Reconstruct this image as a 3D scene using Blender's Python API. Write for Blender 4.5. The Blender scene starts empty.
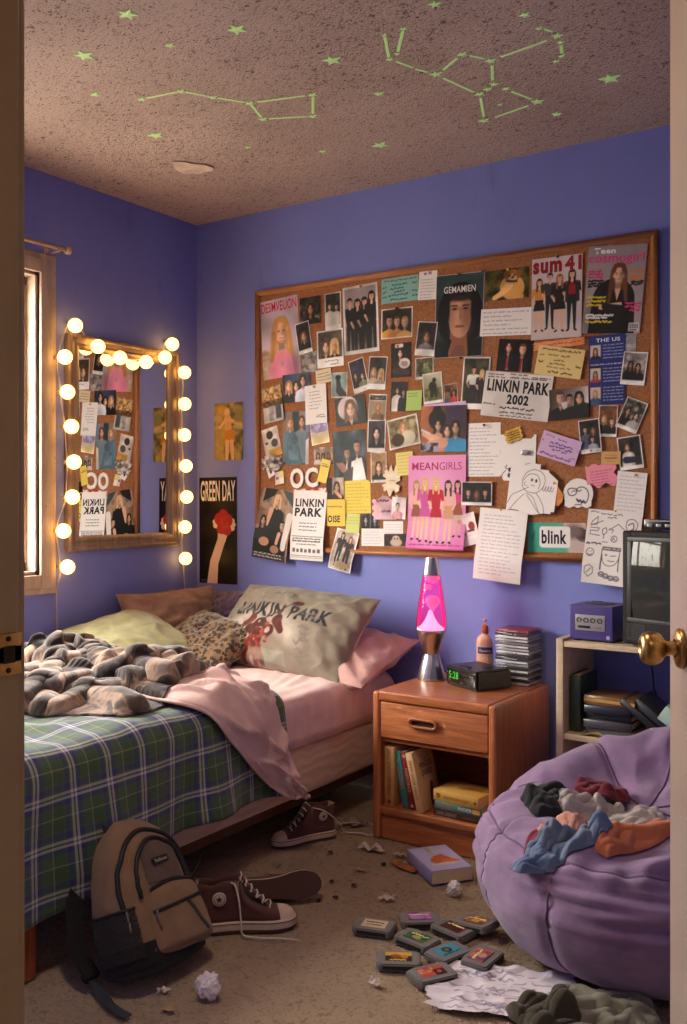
import bpy, bmesh, math, random
import numpy as np
from mathutils import Vector, Matrix, Euler, noise as mnoise

random.seed(7)
SC = bpy.context.scene
COL = SC.collection
PI = math.pi
R = math.radians

# ------------------------------------------------------------------ camera model (level, two-point perspective)
FPX = 962.0
CAM = Vector((3.04, -3.32, 1.167))
YAW = R(33.8)
FWD = Vector((-math.sin(YAW), math.cos(YAW), 0))
RGT = Vector((math.cos(YAW), math.sin(YAW), 0))
HY = 500.0

def ray(px, py):
    return FWD + RGT * ((px - 343.5) / FPX) + Vector((0, 0, 1)) * ((HY - py) / FPX)

def on_back(px, py, off=0.0):
    d = ray(px, py); t = (-off - CAM.y) / d.y
    return CAM + d * t

def on_left(px, py, off=0.0):
    d = ray(px, py); t = (off - CAM.x) / d.x
    return CAM + d * t

def on_z(px, py, z=0.0):
    d = ray(px, py); t = (z - CAM.z) / d.z
    return CAM + d * t

H_CEIL = 2.437

def lin(c):
    """sRGB 0..255 -> linear"""
    c = np.asarray(c, dtype=np.float64) / 255.0
    return np.where(c <= 0.04045, c / 12.92, ((c + 0.055) / 1.055) ** 2.4)

# ------------------------------------------------------------------ materials
MATS = {}

class NT:
    def __init__(s, m):
        s.t = m.node_tree; s.n = s.t.nodes; s.l = s.t.links
        s.b = s.n['Principled BSDF']
    def add(s, typ, **kw):
        n = s.n.new(typ)
        for k, v in kw.items():
            if k.startswith('i_'):
                n.inputs[k[2:].replace('_', ' ')].default_value = v
            else:
                setattr(n, k, v)
        return n
    def link(s, a, b):
        s.l.new(a, b)
    def obj(s):
        return s.add('ShaderNodeTexCoord').outputs['Object']
    def uv(s):
        return s.add('ShaderNodeTexCoord').outputs['UV']
    def noise(s, vec, scale, detail=3, rough=.55, dist=0.0):
        n = s.add('ShaderNodeTexNoise')
        n.inputs['Scale'].default_value = scale; n.inputs['Detail'].default_value = detail
        n.inputs['Roughness'].default_value = rough; n.inputs['Distortion'].default_value = dist
        if vec is not None: s.link(vec, n.inputs['Vector'])
        return n.outputs['Fac']
    def mapping(s, vec, scale=(1, 1, 1), rot=(0, 0, 0), loc=(0, 0, 0)):
        n = s.add('ShaderNodeMapping')
        n.inputs['Scale'].default_value = scale; n.inputs['Rotation'].default_value = rot; n.inputs['Location'].default_value = loc
        s.link(vec, n.inputs['Vector']); return n.outputs['Vector']
    def ramp(s, fac, stops, interp='LINEAR'):
        n = s.add('ShaderNodeValToRGB'); cr = n.color_ramp; cr.interpolation = interp
        while len(cr.elements) < len(stops): cr.elements.new(.5)
        for e, (p, c) in zip(cr.elements, stops):
            e.position = p
            e.color = (*lin(c), 1) if len(c) == 3 else c
        s.link(fac, n.inputs['Fac']); return n.outputs['Color']
    def mix(s, fac, a, b, mode='MIX'):
        n = s.add('ShaderNodeMix', data_type='RGBA', blend_type=mode)
        for sock, v in ((n.inputs[0], fac), (n.inputs[6], a), (n.inputs[7], b)):
            if hasattr(v, 'links'): s.link(v, sock)
            elif isinstance(v, (int, float)): sock.default_value = v
            else: sock.default_value = (*lin(v), 1)
        return n.outputs[2]
    def math(s, op, a, b=None, c=None):
        n = s.add('ShaderNodeMath', operation=op)
        for i, v in enumerate((a, b, c)):
            if v is None: continue
            if hasattr(v, 'links'): s.link(v, n.inputs[i])
            else: n.inputs[i].default_value = v
        return n.outputs[0]
    def sep(s, vec):
        n = s.add('ShaderNodeSeparateXYZ'); s.link(vec, n.inputs[0]); return n.outputs
    def bump(s, h, strength=.3, dist=.01):
        n = s.add('ShaderNodeBump'); n.inputs['Strength'].default_value = strength; n.inputs['Distance'].default_value = dist
        s.link(h, n.inputs['Height']); s.link(n.outputs['Normal'], s.b.inputs['Normal']); return n
    def col(s, c):
        if hasattr(c, 'links'): s.link(c, s.b.inputs['Base Color'])
        else: s.b.inputs['Base Color'].default_value = (*lin(c), 1)

def newmat(name):
    m = bpy.data.materials.new(name); m.use_nodes = True; MATS[name] = m
    return m, NT(m)

def M(name, c=(128, 128, 128), rough=.55, metal=0.0, spec=.5, bump=None, var=None, emit=None, es=1.0, coat=0, sheen=0, c2=None, aniso=0):
    """plain principled with a little noise variation and bump"""
    if name in MATS: return MATS[name]
    m, t = newmat(name); b = t.b
    b.inputs['Roughness'].default_value = rough; b.inputs['Metallic'].default_value = metal
    b.inputs['Specular IOR Level'].default_value = spec
    if coat: b.inputs['Coat Weight'].default_value = coat
    if sheen:
        b.inputs['Sheen Weight'].default_value = sheen
        b.inputs['Sheen Roughness'].default_value = .5
    if var:
        sc, amt = var
        n = t.noise(t.obj(), sc, 4)
        c0 = np.clip(np.array(c) * (1 - amt), 0, 255); c1 = np.clip(np.array(c2 if c2 else c) * (1 + amt), 0, 255)
        t.col(t.ramp(n, [(.3, tuple(c0)), (.7, tuple(c1))]))
    else:
        t.col(c)
    if bump:
        sc, st, di = bump
        t.bump(t.noise(t.obj(), sc, 3), st, di)
    if emit is not None:
        b.inputs['Emission Color'].default_value = (*lin(emit), 1); b.inputs['Emission Strength'].default_value = es
    return m

def wood(name, c_dark, c_light, axis='X', scale=1.0, rough=.38, coat=.25, streak=14, var=None):
    if name in MATS: return MATS[name]
    m, t = newmat(name)
    sc = {'X': (1, streak, streak), 'Y': (streak, 1, streak), 'Z': (streak, streak, 1)}[axis]
    v = t.mapping(t.obj(), tuple(k * scale for k in sc))
    n1 = t.noise(v, 5.5, 6, .6, .6); n2 = t.noise(v, 22, 3, .6, .2)
    f = t.math('ADD', t.math('MULTIPLY', n1, .7), t.math('MULTIPLY', n2, .3))
    mid = tuple((np.array(c_dark) + np.array(c_light)) / 2)
    colr = t.ramp(f, [(.33, c_dark), (.5, mid), (.66, c_light)])
    t.col(colr)
    t.b.inputs['Roughness'].default_value = rough
    t.b.inputs['Coat Weight'].default_value = coat; t.b.inputs['Coat Roughness'].default_value = .3
    t.bump(f, .12, .002)
    return m

def fabric(name, c, rough=.9, sheen=.3, weave=900, var=.06, bump=.15, wr=0.0, c2=None):
    if name in MATS: return MATS[name]
    m, t = newmat(name)
    o = t.obj()
    n = t.noise(o, 14, 4)
    a = tuple(np.clip(np.array(c) * (1 - var), 0, 255)); b2 = tuple(np.clip(np.array(c2 or c) * (1 + var), 0, 255))
    t.col(t.ramp(n, [(.3, a), (.7, b2)]))
    t.b.inputs['Roughness'].default_value = rough; t.b.inputs['Specular IOR Level'].default_value = .2
    t.b.inputs['Sheen Weight'].default_value = sheen; t.b.inputs['Sheen Roughness'].default_value = .6
    h = t.noise(o, weave, 2)
    if wr:
        w = t.noise(o, 26, 4, .6, 1.2)
        h = t.math('ADD', t.math('MULTIPLY', h, .15), t.math('MULTIPLY', w, wr))
        t.bump(h, .5, .012)
    else:
        t.bump(h, bump, .003)
    return m

def vcol_mat(name, rough=.5, spec=.35, coat=0.0, sheen=0, bump=None):
    """printed matter / dyed cloth: colour comes from the mesh's own colour attribute"""
    if name in MATS: return MATS[name]
    m, t = newmat(name)
    a = t.add('ShaderNodeAttribute', attribute_name='Col')
    t.link(a.outputs['Color'], t.b.inputs['Base Color'])
    t.b.inputs['Roughness'].default_value = rough; t.b.inputs['Specular IOR Level'].default_value = spec
    t.b.inputs['Coat Weight'].default_value = coat
    if sheen: t.b.inputs['Sheen Weight'].default_value = sheen
    if bump:
        t.bump(t.noise(t.obj(), bump[0], 3), bump[1], bump[2])
    return m

# ------------------------------------------------------------------ objects
def tag(o, label=None, cat=None, group=None, kind=None):
    if label: o['label'] = label
    if cat: o['category'] = cat
    if group: o['group'] = group
    if kind: o['kind'] = kind
    return o

def link_mesh(name, me, parent=None, mats=(), loc=None, rot=None, mw=None):
    o = bpy.data.objects.new(name, me); COL.objects.link(o)
    if not isinstance(mats, (list, tuple)): mats = [mats]
    for m in mats: me.materials.append(m)
    if parent is not None: o.parent = parent
    if loc is not None: o.location = loc
    if rot is not None: o.rotation_euler = rot
    if mw is not None: o.matrix_world = mw
    return o

def empty(name, label, cat, loc=(0, 0, 0), rot=(0, 0, 0), group=None, mw=None):
    o = bpy.data.objects.new(name, None); COL.objects.link(o)
    o.empty_display_size = .05
    if mw is not None: o.matrix_world = mw
    else:
        o.location = loc; o.rotation_euler = rot
    return tag(o, label, cat, group)

def copy_tree(o, parent=None):
    c = o.copy(); COL.objects.link(c); c.parent = parent
    for ch in list(o.children): copy_tree(ch, c)
    return c

class MB:
    """collects shapes, then links them as ONE mesh object"""
    def __init__(s):
        s.v = []; s.f = []; s.m = []; s.sm = []; s.uvs = {}
    def add(s, vs, fs, mi=0, smooth=False, mat=None):
        b = len(s.v)
        if mat is not None: vs = [mat @ Vector(p) for p in vs]
        s.v.extend([tuple(p) for p in vs])
        for f in fs:
            s.f.append(tuple(b + i for i in f)); s.m.append(mi); s.sm.append(smooth)
        return b
    def bm(s, bm, mi=0, smooth=False, mat=None):
        bm.verts.ensure_lookup_table(); bm.verts.index_update()
        s.add([v.co.copy() for v in bm.verts], [[v.index for v in f.verts] for f in bm.faces], mi, smooth, mat)
        bm.free(); return s
    def box(s, x0, x1, y0, y1, z0, z1, bev=0.0, seg=2, mi=0, mat=None, smooth=None):
        bm = bmesh.new(); bmesh.ops.create_cube(bm, size=1)
        for v in bm.verts:
            v.co = Vector(((x0 + x1) / 2 + v.co.x * (x1 - x0), (y0 + y1) / 2 + v.co.y * (y1 - y0), (z0 + z1) / 2 + v.co.z * (z1 - z0)))
        if bev > 0:
            bmesh.ops.bevel(bm, geom=bm.edges[:], offset=bev, segments=seg, profile=.6, affect='EDGES', clamp_overlap=True)
        return s.bm(bm, mi, bool(bev) if smooth is None else smooth, mat)
    def lathe(s, prof, n=32, mi=0, mat=None, cap=True, smooth=True):
        vs = []; fs = []
        for (r, z) in prof:
            for k in range(n):
                a = 2 * PI * k / n; vs.append((r * math.cos(a), r * math.sin(a), z))
        for i in range(len(prof) - 1):
            for k in range(n):
                k2 = (k + 1) % n
                fs.append((i * n + k, i * n + k2, (i + 1) * n + k2, (i + 1) * n + k))
        if cap:
            fs.append(tuple(range(n - 1, -1, -1))); fs.append(tuple((len(prof) - 1) * n + k for k in range(n)))
        s.add(vs, fs, mi, smooth, mat); return s
    def tube(s, pts, r, n=8, mi=0, mat=None, cap=True, closed=False):
        P = [Vector(p) for p in pts]; L = len(P)
        rr = r if isinstance(r, (list, tuple)) else [r] * L
        vs = []; fs = []; prev = None
        for i in range(L):
            if closed: tv = P[(i + 1) % L] - P[i - 1]
            else: tv = P[min(i + 1, L - 1)] - P[max(i - 1, 0)]
            if tv.length < 1e-9: tv = Vector((0, 0, 1))
            tv.normalize()
            if prev is None:
                a = Vector((0, 0, 1)) if abs(tv.z) < .9 else Vector((1, 0, 0))
                nx = tv.cross(a).normalized()
            else:
                nx = (prev - tv * prev.dot(tv))
                nx = nx.normalized() if nx.length > 1e-6 else tv.orthogonal().normalized()
            prev = nx; ny = tv.cross(nx)
            for k in range(n):
                a = 2 * PI * k / n
                vs.append(P[i] + (nx * math.cos(a) + ny * math.sin(a)) * rr[i])
        for i in range(L if closed else L - 1):
            j = (i + 1) % L
            for k in range(n):
                k2 = (k + 1) % n
                fs.append((i * n + k, i * n + k2, j * n + k2, j * n + k))
        if cap and not closed:
            fs.append(tuple(range(n - 1, -1, -1))); fs.append(tuple((L - 1) * n + k for k in range(n)))
        s.add(vs, fs, mi, True, mat); return s
    def ribbon(s, pts, widths, nrm, th=.002, mi=0, mat=None):
        """flat strap along pts; nrm = list of unit normals or one; widths in m"""
        P = [Vector(p) for p in pts]; L = len(P)
        N = nrm if isinstance(nrm, list) else [Vector(nrm)] * L
        W = widths if isinstance(widths, (list, tuple)) else [widths] * L
        vs = []; fs = []
        for i in range(L):
            tv = (P[min(i + 1, L - 1)] - P[max(i - 1, 0)]).normalized(); n = Vector(N[i]).normalized()
            sd = tv.cross(n).normalized(); n2 = sd.cross(tv).normalized()
            for a, b in ((-1, -1), (1, -1), (1, 1), (-1, 1)):
                vs.append(P[i] + sd * (a * W[i] / 2) + n2 * (b * th / 2))
        for i in range(L - 1):
            for k in range(4):
                k2 = (k + 1) % 4
                fs.append((i * 4 + k, i * 4 + k2, (i + 1) * 4 + k2, (i + 1) * 4 + k))
        fs.append((3, 2, 1, 0)); fs.append(tuple((L - 1) * 4 + k for k in range(4)))
        s.add(vs, fs, mi, False, mat); return s
    def prism(s, outline, z0, z1, mi=0, mat=None, smooth=False, bev=0):
        n = len(outline)
        if bev:
            bm = bmesh.new()
            vb = [bm.verts.new((x, y, z0)) for x, y in outline]; vt = [bm.verts.new((x, y, z1)) for x, y in outline]
            bm.faces.new(vb[::-1]); bm.faces.new(vt)
            for i in range(n): bm.faces.new((vb[i], vb[(i + 1) % n], vt[(i + 1) % n], vt[i]))
            ed = [e for e in bm.edges if abs(e.verts[0].co.z - e.verts[1].co.z) < 1e-7]
            bmesh.ops.bevel(bm, geom=ed, offset=bev, segments=2, affect='EDGES', clamp_overlap=True)
            return s.bm(bm, mi, True, mat)
        vs = [(x, y, z0) for x, y in outline] + [(x, y, z1) for x, y in outline]
        fs = [tuple(range(n - 1, -1, -1)), tuple(range(n, 2 * n))] + [(i, (i + 1) % n, n + (i + 1) % n, n + i) for i in range(n)]
        s.add(vs, fs, mi, smooth, mat); return s
    def sphere(s, c, r, n=16, m=10, mi=0, mat=None):
        rr = r if isinstance(r, (list, tuple)) else (r, r, r)
        vs = []; fs = []
        for i in range(1, m):
            ph = PI * i / m
            for k in range(n):
                a = 2 * PI * k / n
                vs.append((c[0] + rr[0] * math.sin(ph) * math.cos(a), c[1] + rr[1] * math.sin(ph) * math.sin(a), c[2] + rr[2] * math.cos(ph)))
        t = len(vs); vs.append((c[0], c[1], c[2] + rr[2])); vs.append((c[0], c[1], c[2] - rr[2]))
        for i in range(m - 2):
            for k in range(n):
                k2 = (k + 1) % n
                fs.append((i * n + k, (i + 1) * n + k, (i + 1) * n + k2, i * n + k2))
        for k in range(n):
            k2 = (k + 1) % n
            fs.append((t, k, k2)); fs.append((t + 1, (m - 2) * n + k2, (m - 2) * n + k))
        s.add(vs, fs, mi, True, mat); return s
    def grid(s, fn, nu, nv, mi=0, closed_u=False, smooth=True, mat=None):
        vs = [fn(i / (nu if closed_u else nu - 1), j / (nv - 1)) for j in range(nv) for i in range(nu)]
        fs = []
        for j in range(nv - 1):
            for i in range(nu if closed_u else nu - 1):
                i2 = (i + 1) % nu
                fs.append((j * nu + i, j * nu + i2, (j + 1) * nu + i2, (j + 1) * nu + i))
        return s.add(vs, fs, mi, smooth, mat)
    def mesh(s, name):
        me = bpy.data.meshes.new(name)
        me.from_pydata([tuple(v) for v in s.v], [], s.f)
        me.polygons.foreach_set('material_index', s.m); me.polygons.foreach_set('use_smooth', s.sm)
        me.update(); return me
    def build(s, name, mats, parent=None, **kw):
        o = link_mesh(name, s.mesh(name), parent, mats, **kw)
        return o

def subsurf(o, lv=1):
    m = o.modifiers.new('sub', 'SUBSURF'); m.levels = lv; m.render_levels = lv; return o

def solidify(o, th, off=0):
    m = o.modifiers.new('sol', 'SOLIDIFY'); m.thickness = th; m.offset = off; return o

def autosmooth(o, ang=35):
    me = o.data
    me.polygons.foreach_set('use_smooth', [True] * len(me.polygons))
    me.set_sharp_from_angle(angle=R(ang)); return o

def T(x=0, y=0, z=0, rx=0, ry=0, rz=0, s=None):
    m = Matrix.Translation((x, y, z)) @ Euler((rx, ry, rz)).to_matrix().to_4x4()
    if s is not None:
        m = m @ Matrix.Diagonal((*(s if isinstance(s, (tuple, list)) else (s, s, s)), 1))
    return m

# ------------------------------------------------------------------ lettering as mesh
_TXT = {}
def text_tris(string, bold=0.0, shear=0.0, spacing=1.0):
    """triangulated lettering normalised to the unit box (0..1, 0..1); returns verts (n,2), tris, aspect (w/h)"""
    key = (string, bold, shear, spacing)
    if key in _TXT: return _TXT[key]
    cu = bpy.data.curves.new('lettering', 'FONT'); cu.body = string; cu.size = 1; cu.offset = bold; cu.shear = shear
    cu.space_character = spacing + bold * 3.0; cu.resolution_u = 3; cu.space_line = .85; cu.align_x = 'CENTER'
    ob = bpy.data.objects.new('lettering', cu); COL.objects.link(ob)
    dg = bpy.context.evaluated_depsgraph_get(); ev = ob.evaluated_get(dg); me = ev.to_mesh()
    v = np.array([(p.co.x, p.co.y) for p in me.vertices]) if len(me.vertices) else np.zeros((0, 2))
    f = [tuple(p.vertices) for p in me.polygons]
    ev.to_mesh_clear(); bpy.data.objects.remove(ob); bpy.data.curves.remove(cu)
    if len(v):
        lo = v.min(0); hi = v.max(0); asp = (hi[0] - lo[0]) / max(1e-6, hi[1] - lo[1]); v = (v - lo) / np.maximum(hi - lo, 1e-6)
    else: asp = 1
    _TXT[key] = (v, f, asp); return _TXT[key]

# ------------------------------------------------------------------ printed pictures (painted on the sheet's own colour attribute)
class Cv:
    def __init__(s, w, h, bg=(255, 255, 255), cell=.0021, ss=2):
        s.w, s.h = w, h
        s.nx = max(5, int(round(w / cell)) + 1); s.ny = max(5, int(round(h / cell)) + 1); s.ss = ss
        W, Hh = s.nx * ss, s.ny * ss; s.asp = h / w
        s.X, s.Y = np.meshgrid((np.arange(W) + .5) / W, (np.arange(Hh) + .5) / Hh * s.asp)
        s.im = np.empty((Hh, W, 3)); s.im[:] = np.array(bg, float); s.px = 1.0 / W
        s.lit = False; s.rng = np.random.RandomState(int((w * 7919 + h * 104729) * 1000) % 99991)
    def bl(s, mask, col, a=1.0):
        m = np.clip(mask, 0, 1)[..., None] * a
        s.im = s.im * (1 - m) + np.array(col, float) * m
    def sd(s, d, soft=0): return np.clip(.5 - d / max(s.px, soft), 0, 1)
    def rect(s, x0, y0, x1, y1, col, a=1, soft=0, rad=0):
        cx, cy = (x0 + x1) / 2, (y0 + y1) / 2 * s.asp; hx, hy = abs(x1 - x0) / 2 - rad, abs(y1 - y0) / 2 * s.asp - rad
        dx = np.abs(s.X - cx) - hx; dy = np.abs(s.Y - cy) - hy
        d = np.hypot(np.maximum(dx, 0), np.maximum(dy, 0)) + np.minimum(np.maximum(dx, dy), 0) - rad
        s.bl(s.sd(d, soft), col, a)
    def ell(s, cx, cy, rx, ry, col, a=1, soft=0, rot=0):
        """cy in height fractions, ry in width units"""
        x = s.X - cx; y = s.Y - cy * s.asp
        if rot:
            c, sn = math.cos(rot), math.sin(rot); x, y = x * c + y * sn, -x * sn + y * c
        d = (np.hypot(x / rx, y / ry) - 1) * min(rx, ry)
        s.bl(s.sd(d, soft), col, a)
    def cap(s, x0, y0, x1, y1, r0, r1, col, a=1, soft=0):
        ay, by = y0 * s.asp, y1 * s.asp; dx, dy = x1 - x0, by - ay; L2 = dx * dx + dy * dy + 1e-12
        t = np.clip(((s.X - x0) * dx + (s.Y - ay) * dy) / L2, 0, 1)
        d = np.hypot(s.X - x0 - t * dx, s.Y - ay - t * dy) - (r0 + (r1 - r0) * t)
        s.bl(s.sd(d, soft), col, a)
    def poly(s, pts, col, a=1):
        inside = np.zeros(s.X.shape, bool); n = len(pts)
        for i in range(n):
            x0, y0 = pts[i]; x1, y1 = pts[(i + 1) % n]; y0 *= s.asp; y1 *= s.asp
            if y0 == y1: continue
            c = ((y0 > s.Y) != (y1 > s.Y)) & (s.X < (x1 - x0) * (s.Y - y0) / (y1 - y0) + x0)
            inside ^= c
        s.bl(inside.astype(float), col, a)
    def line(s, pts, r, col, a=1):
        for i in range(len(pts) - 1): s.cap(*pts[i], *pts[i + 1], r, r, col, a)
    def curve(s, pts, r, col, a=1, n=5):
        """smooth pen stroke through pts (catmull-rom)"""
        P = [pts[0]] + list(pts) + [pts[-1]]; out = []
        for i in range(1, len(P) - 2):
            for k in range(n):
                t = k / n
                q = [0.5 * (2 * P[i][j] + (P[i + 1][j] - P[i - 1][j]) * t + (2 * P[i - 1][j] - 5 * P[i][j] + 4 * P[i + 1][j] - P[i + 2][j]) * t * t
                     + (3 * P[i][j] - 3 * P[i + 1][j] + P[i + 2][j] - P[i - 1][j]) * t ** 3) for j in (0, 1)]
                out.append(tuple(q))
        out.append(pts[-1]); s.line(out, r, col, a)
    def nz(s, scale, seed=0, oct=2):
        g = np.random.RandomState(seed); out = 0; amp = 1; tot = 0
        for o in range(oct):
            n = max(2, int(scale * 2 ** o)); gr = g.rand(int(n * s.asp) + 3, n + 3)
            x = s.X * n; y = s.Y * n; xi = x.astype(int); yi = y.astype(int); fx = x - xi; fy = y - yi
            fx = fx * fx * (3 - 2 * fx); fy = fy * fy * (3 - 2 * fy)
            v = (gr[yi, xi] * (1 - fx) + gr[yi, xi + 1] * fx) * (1 - fy) + (gr[yi + 1, xi] * (1 - fx) + gr[yi + 1, xi + 1] * fx) * fy
            out = out + v * amp; tot += amp; amp *= .5
        return out / tot
    def mottle(s, scale, seed, cols, lo=.3, hi=.7, region=None, a=1):
        n = np.clip((s.nz(scale, seed, 3) - lo) / (hi - lo), 0, 1) * (len(cols) - 1)
        i = np.minimum(n.astype(int), len(cols) - 2); f = (n - i)[..., None]; C_ = np.array(cols, float)
        im = C_[i] * (1 - f) + C_[i + 1] * f
        if region is None: mk = np.ones(s.X.shape)
        else:
            x0, y0, x1, y1 = region
            mk = ((s.X >= x0) & (s.X <= x1) & (s.Y >= y0 * s.asp) & (s.Y <= y1 * s.asp)).astype(float)
        m = (mk * a)[..., None]; s.im = s.im * (1 - m) + im * m
    def grad(s, c0, c1, x0=0, y0=0, x1=1, y1=1, horiz=False):
        t = (s.X - x0) / (x1 - x0) if horiz else (s.Y / s.asp - y0) / (y1 - y0)
        t = np.clip(t, 0, 1)[..., None]
        mk = ((s.X >= x0) & (s.X <= x1) & (s.Y >= y0 * s.asp) & (s.Y <= y1 * s.asp)).astype(float)[..., None]
        im = np.array(c0, float) * (1 - t) + np.array(c1, float) * t
        s.im = s.im * (1 - mk) + im * mk
    def scrib(s, y, x0, x1, hgt, r, col, seed=0, a=1):
        """one line of handwriting / small print at height fraction y"""
        g = np.random.RandomState(seed); x = x0
        while x < x1:
            wl = g.uniform(.04, .13); xe = min(x + wl, x1); n = max(3, int((xe - x) / max(hgt * .55, .004)))
            pts = []
            for k in range(n + 1):
                pts.append((x + (xe - x) * k / n, y + (g.uniform(-.5, .5) * hgt) / s.asp))
            s.line(pts, r, col, a); x = xe + g.uniform(.018, .04)
    def note(s, y0, y1, n, x0=.1, x1=.9, col=(70, 65, 80), hgt=.022, r=.004, seed=0, a=.8, ragged=.3):
        g = np.random.RandomState(seed + 50)
        for k in range(n):
            y = y0 + (y1 - y0) * k / max(1, n - 1)
            s.scrib(y, x0 + g.uniform(0, .02), x1 - g.uniform(0, ragged) * (x1 - x0) * (g.rand() < .6), hgt, r, col, seed * 31 + k, a)
    def get(s):
        if s.lit:   # printed snapshots: uneven exposure of the picture itself and film softness
            k = .74 + .5 * s.nz(2.2, s.rng.randint(999), 2); s.im = s.im * k[..., None]
        a = s.im.reshape(s.ny, s.ss, s.nx, s.ss, 3).mean((1, 3))
        if s.lit:
            q = np.pad(a, ((1, 1), (1, 1), (0, 0)), 'edge'); a = .5 * a + .125 * (q[:-2, 1:-1] + q[2:, 1:-1] + q[1:-1, :-2] + q[1:-1, 2:])
        return np.clip(a, 0, 255)
    # ---- people in pictures (small printed likenesses of nobody in particular)
    def bust(s, x, y, hh, hair=(60, 40, 30), skin=(225, 180, 150), top=(40, 40, 45), long=True, tilt=0, hairw=1.0, shw=1.25, face=True, top2=None):
        """x: centre, y: centre of the face (height fraction), hh: head height in width units"""
        A = s.asp; d = hh / A; sf = hh * .05
        sk2 = tuple(np.array(skin) * .66); h2 = tuple(np.minimum(255, np.array(hair) * 1.35 + 8)); t2 = tuple(np.array(top) * .72)
        if long:
            s.ell(x, y - .02 * d, hh * .44 * hairw, hh * .58, hair, soft=sf)
            for sx in (-1, 1): s.cap(x + sx * hh * .30 * hairw, y + .05 * d, x + sx * hh * .37 * hairw, y + (.95 + .1 * sx) * d, hh * .15, hh * .12, hair, soft=sf)
        else:
            s.ell(x, y - .12 * d, hh * .37, hh * .45, hair, soft=sf)
        s.cap(x, y + .4 * d, x, y + .8 * d, hh * .14, hh * .17, sk2, soft=sf)
        s.poly([(x - hh * .15, y + .72 * d), (x + hh * .15, y + .72 * d), (x + hh * shw * .62, y + .98 * d), (x + hh * shw * .80, y + 1.5 * d), (x + hh * shw * .82, min(1.3, y + 4 * d)), (x - hh * shw * .82, min(1.3, y + 4 * d)), (x - hh * shw * .80, y + 1.5 * d), (x - hh * shw * .62, y + .98 * d)], top)
        s.cap(x + hh * shw * .62, y + 1.2 * d, x + hh * shw * .6, y + 3 * d, hh * .22, hh * .26, t2, .6, soft=hh * .2)
        s.poly([(x - hh * .15, y + .70 * d), (x + hh * .15, y + .70 * d), (x + hh * .02, y + 1.08 * d)], tuple(np.array(skin) * .86))
        if top2: s.poly([(x - hh * .1, y + .95 * d), (x + hh * .1, y + .95 * d), (x + hh * .13, y + 2.3 * d), (x - hh * .13, y + 2.3 * d)], top2)
        s.ell(x, y - .02 * d, hh * .295, hh * .43, skin, soft=sf * .6); s.ell(x, y + .18 * d, hh * .235, hh * .28, skin, soft=sf * .6)
        s.ell(x + hh * .20, y + .04 * d, hh * .14, hh * .38, sk2, .75, soft=hh * .16); s.ell(x, y + .40 * d, hh * .2, hh * .06, sk2, .5, soft=hh * .06)
        if long:
            s.ell(x - hh * .27, y - .24 * d, hh * .12, hh * .30, hair, soft=sf, rot=.35); s.ell(x + hh * .27, y - .22 * d, hh * .12, hh * .30, hair, soft=sf, rot=-.35); s.ell(x, y - .47 * d, hh * .30, hh * .13, hair, soft=sf)
            for sx in (-1, 1): s.cap(x + sx * hh * .31, y - .1 * d, x + sx * hh * .33 * hairw, y + .7 * d, hh * .035, hh * .02, h2, .5, soft=sf)
        else:
            s.ell(x, y - .42 * d, hh * .29, hh * .14, hair, soft=sf)
        if face:
            e = (46, 32, 32)
            for sx in (-1, 1):
                s.ell(x + sx * hh * .125, y - .02 * d, hh * .07, hh * .03, sk2, .6, soft=sf * .6)
                s.ell(x + sx * hh * .125, y - .02 * d, hh * .048, hh * .020, e, .85, soft=sf * .4)
                s.cap(x + sx * hh * .06, y - .095 * d, x + sx * hh * .19, y - .10 * d, hh * .014, hh * .010, hair, .6, soft=sf * .4)
            s.cap(x + hh * .03, y + .0 * d, x + hh * .04, y + .12 * d, hh * .018, hh * .03, sk2, .5, soft=sf * .6)
            s.cap(x - hh * .075, y + .235 * d, x + hh * .075, y + .235 * d, hh * .018, hh * .018, (160, 76, 76), .8, soft=sf * .4)
    def full(s, x, y0, y1, hair, skin, top, bottom, legs=None, skirt=True, long=True, w=1.0, arm=None):
        """standing figure from head top y0 to shoes y1 (height fractions)"""
        A = s.asp; H_ = (y1 - y0) * A; u = H_ / 7.6; q = lambda k: y0 + (y1 - y0) * k / 7.6
        legc = legs or skin
        for sx in (-1, 1):
            s.cap(x + sx * u * .28 * w, q(3.8), x + sx * u * .34 * w, q(7.3), u * .27 * w, u * .13, legc if (skirt or legs) else bottom)
            s.cap(x + sx * u * .36 * w, q(7.4), x + sx * u * .52 * w, q(7.5), u * .13, u * .11, (30, 22, 25))
        if skirt: s.poly([(x - u * .5 * w, q(2.9)), (x + u * .5 * w, q(2.9)), (x + u * .78 * w, q(4.6)), (x - u * .78 * w, q(4.6))], bottom)
        else: s.rect(x - u * .55 * w, q(2.9), x + u * .55 * w, q(4.2), bottom)
        ac = arm or top
        s.cap(x - u * .78 * w, q(1.65), x - u * .92 * w, q(2.8), u * .2, u * .17, ac); s.cap(x + u * .78 * w, q(1.65), x + u * .92 * w, q(2.8), u * .2, u * .17, ac)
        s.cap(x - u * .92 * w, q(2.8), x - u * .6 * w, q(3.5), u * .16, u * .11, skin); s.cap(x + u * .92 * w, q(2.8), x + u * .6 * w, q(3.5), u * .16, u * .11, skin)
        s.poly([(x - u * .8 * w, q(1.45)), (x + u * .8 * w, q(1.45)), (x + u * .55 * w, q(3.05)), (x - u * .55 * w, q(3.05))], top)
        s.cap(x - u * .6 * w, q(1.55), x + u * .6 * w, q(1.55), u * .2, u * .2, top)
        if long:
            s.ell(x, q(.62), u * .5, u * .7, hair); s.cap(x - u * .33, q(.8), x - u * .36, q(1.8), u * .15, u * .12, hair); s.cap(x + u * .33, q(.8), x + u * .36, q(1.8), u * .15, u * .12, hair)
        else: s.ell(x, q(.42), u * .42, u * .45, hair)
        s.cap(x, q(.9), x, q(1.4), u * .15, u * .17, skin)
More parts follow.
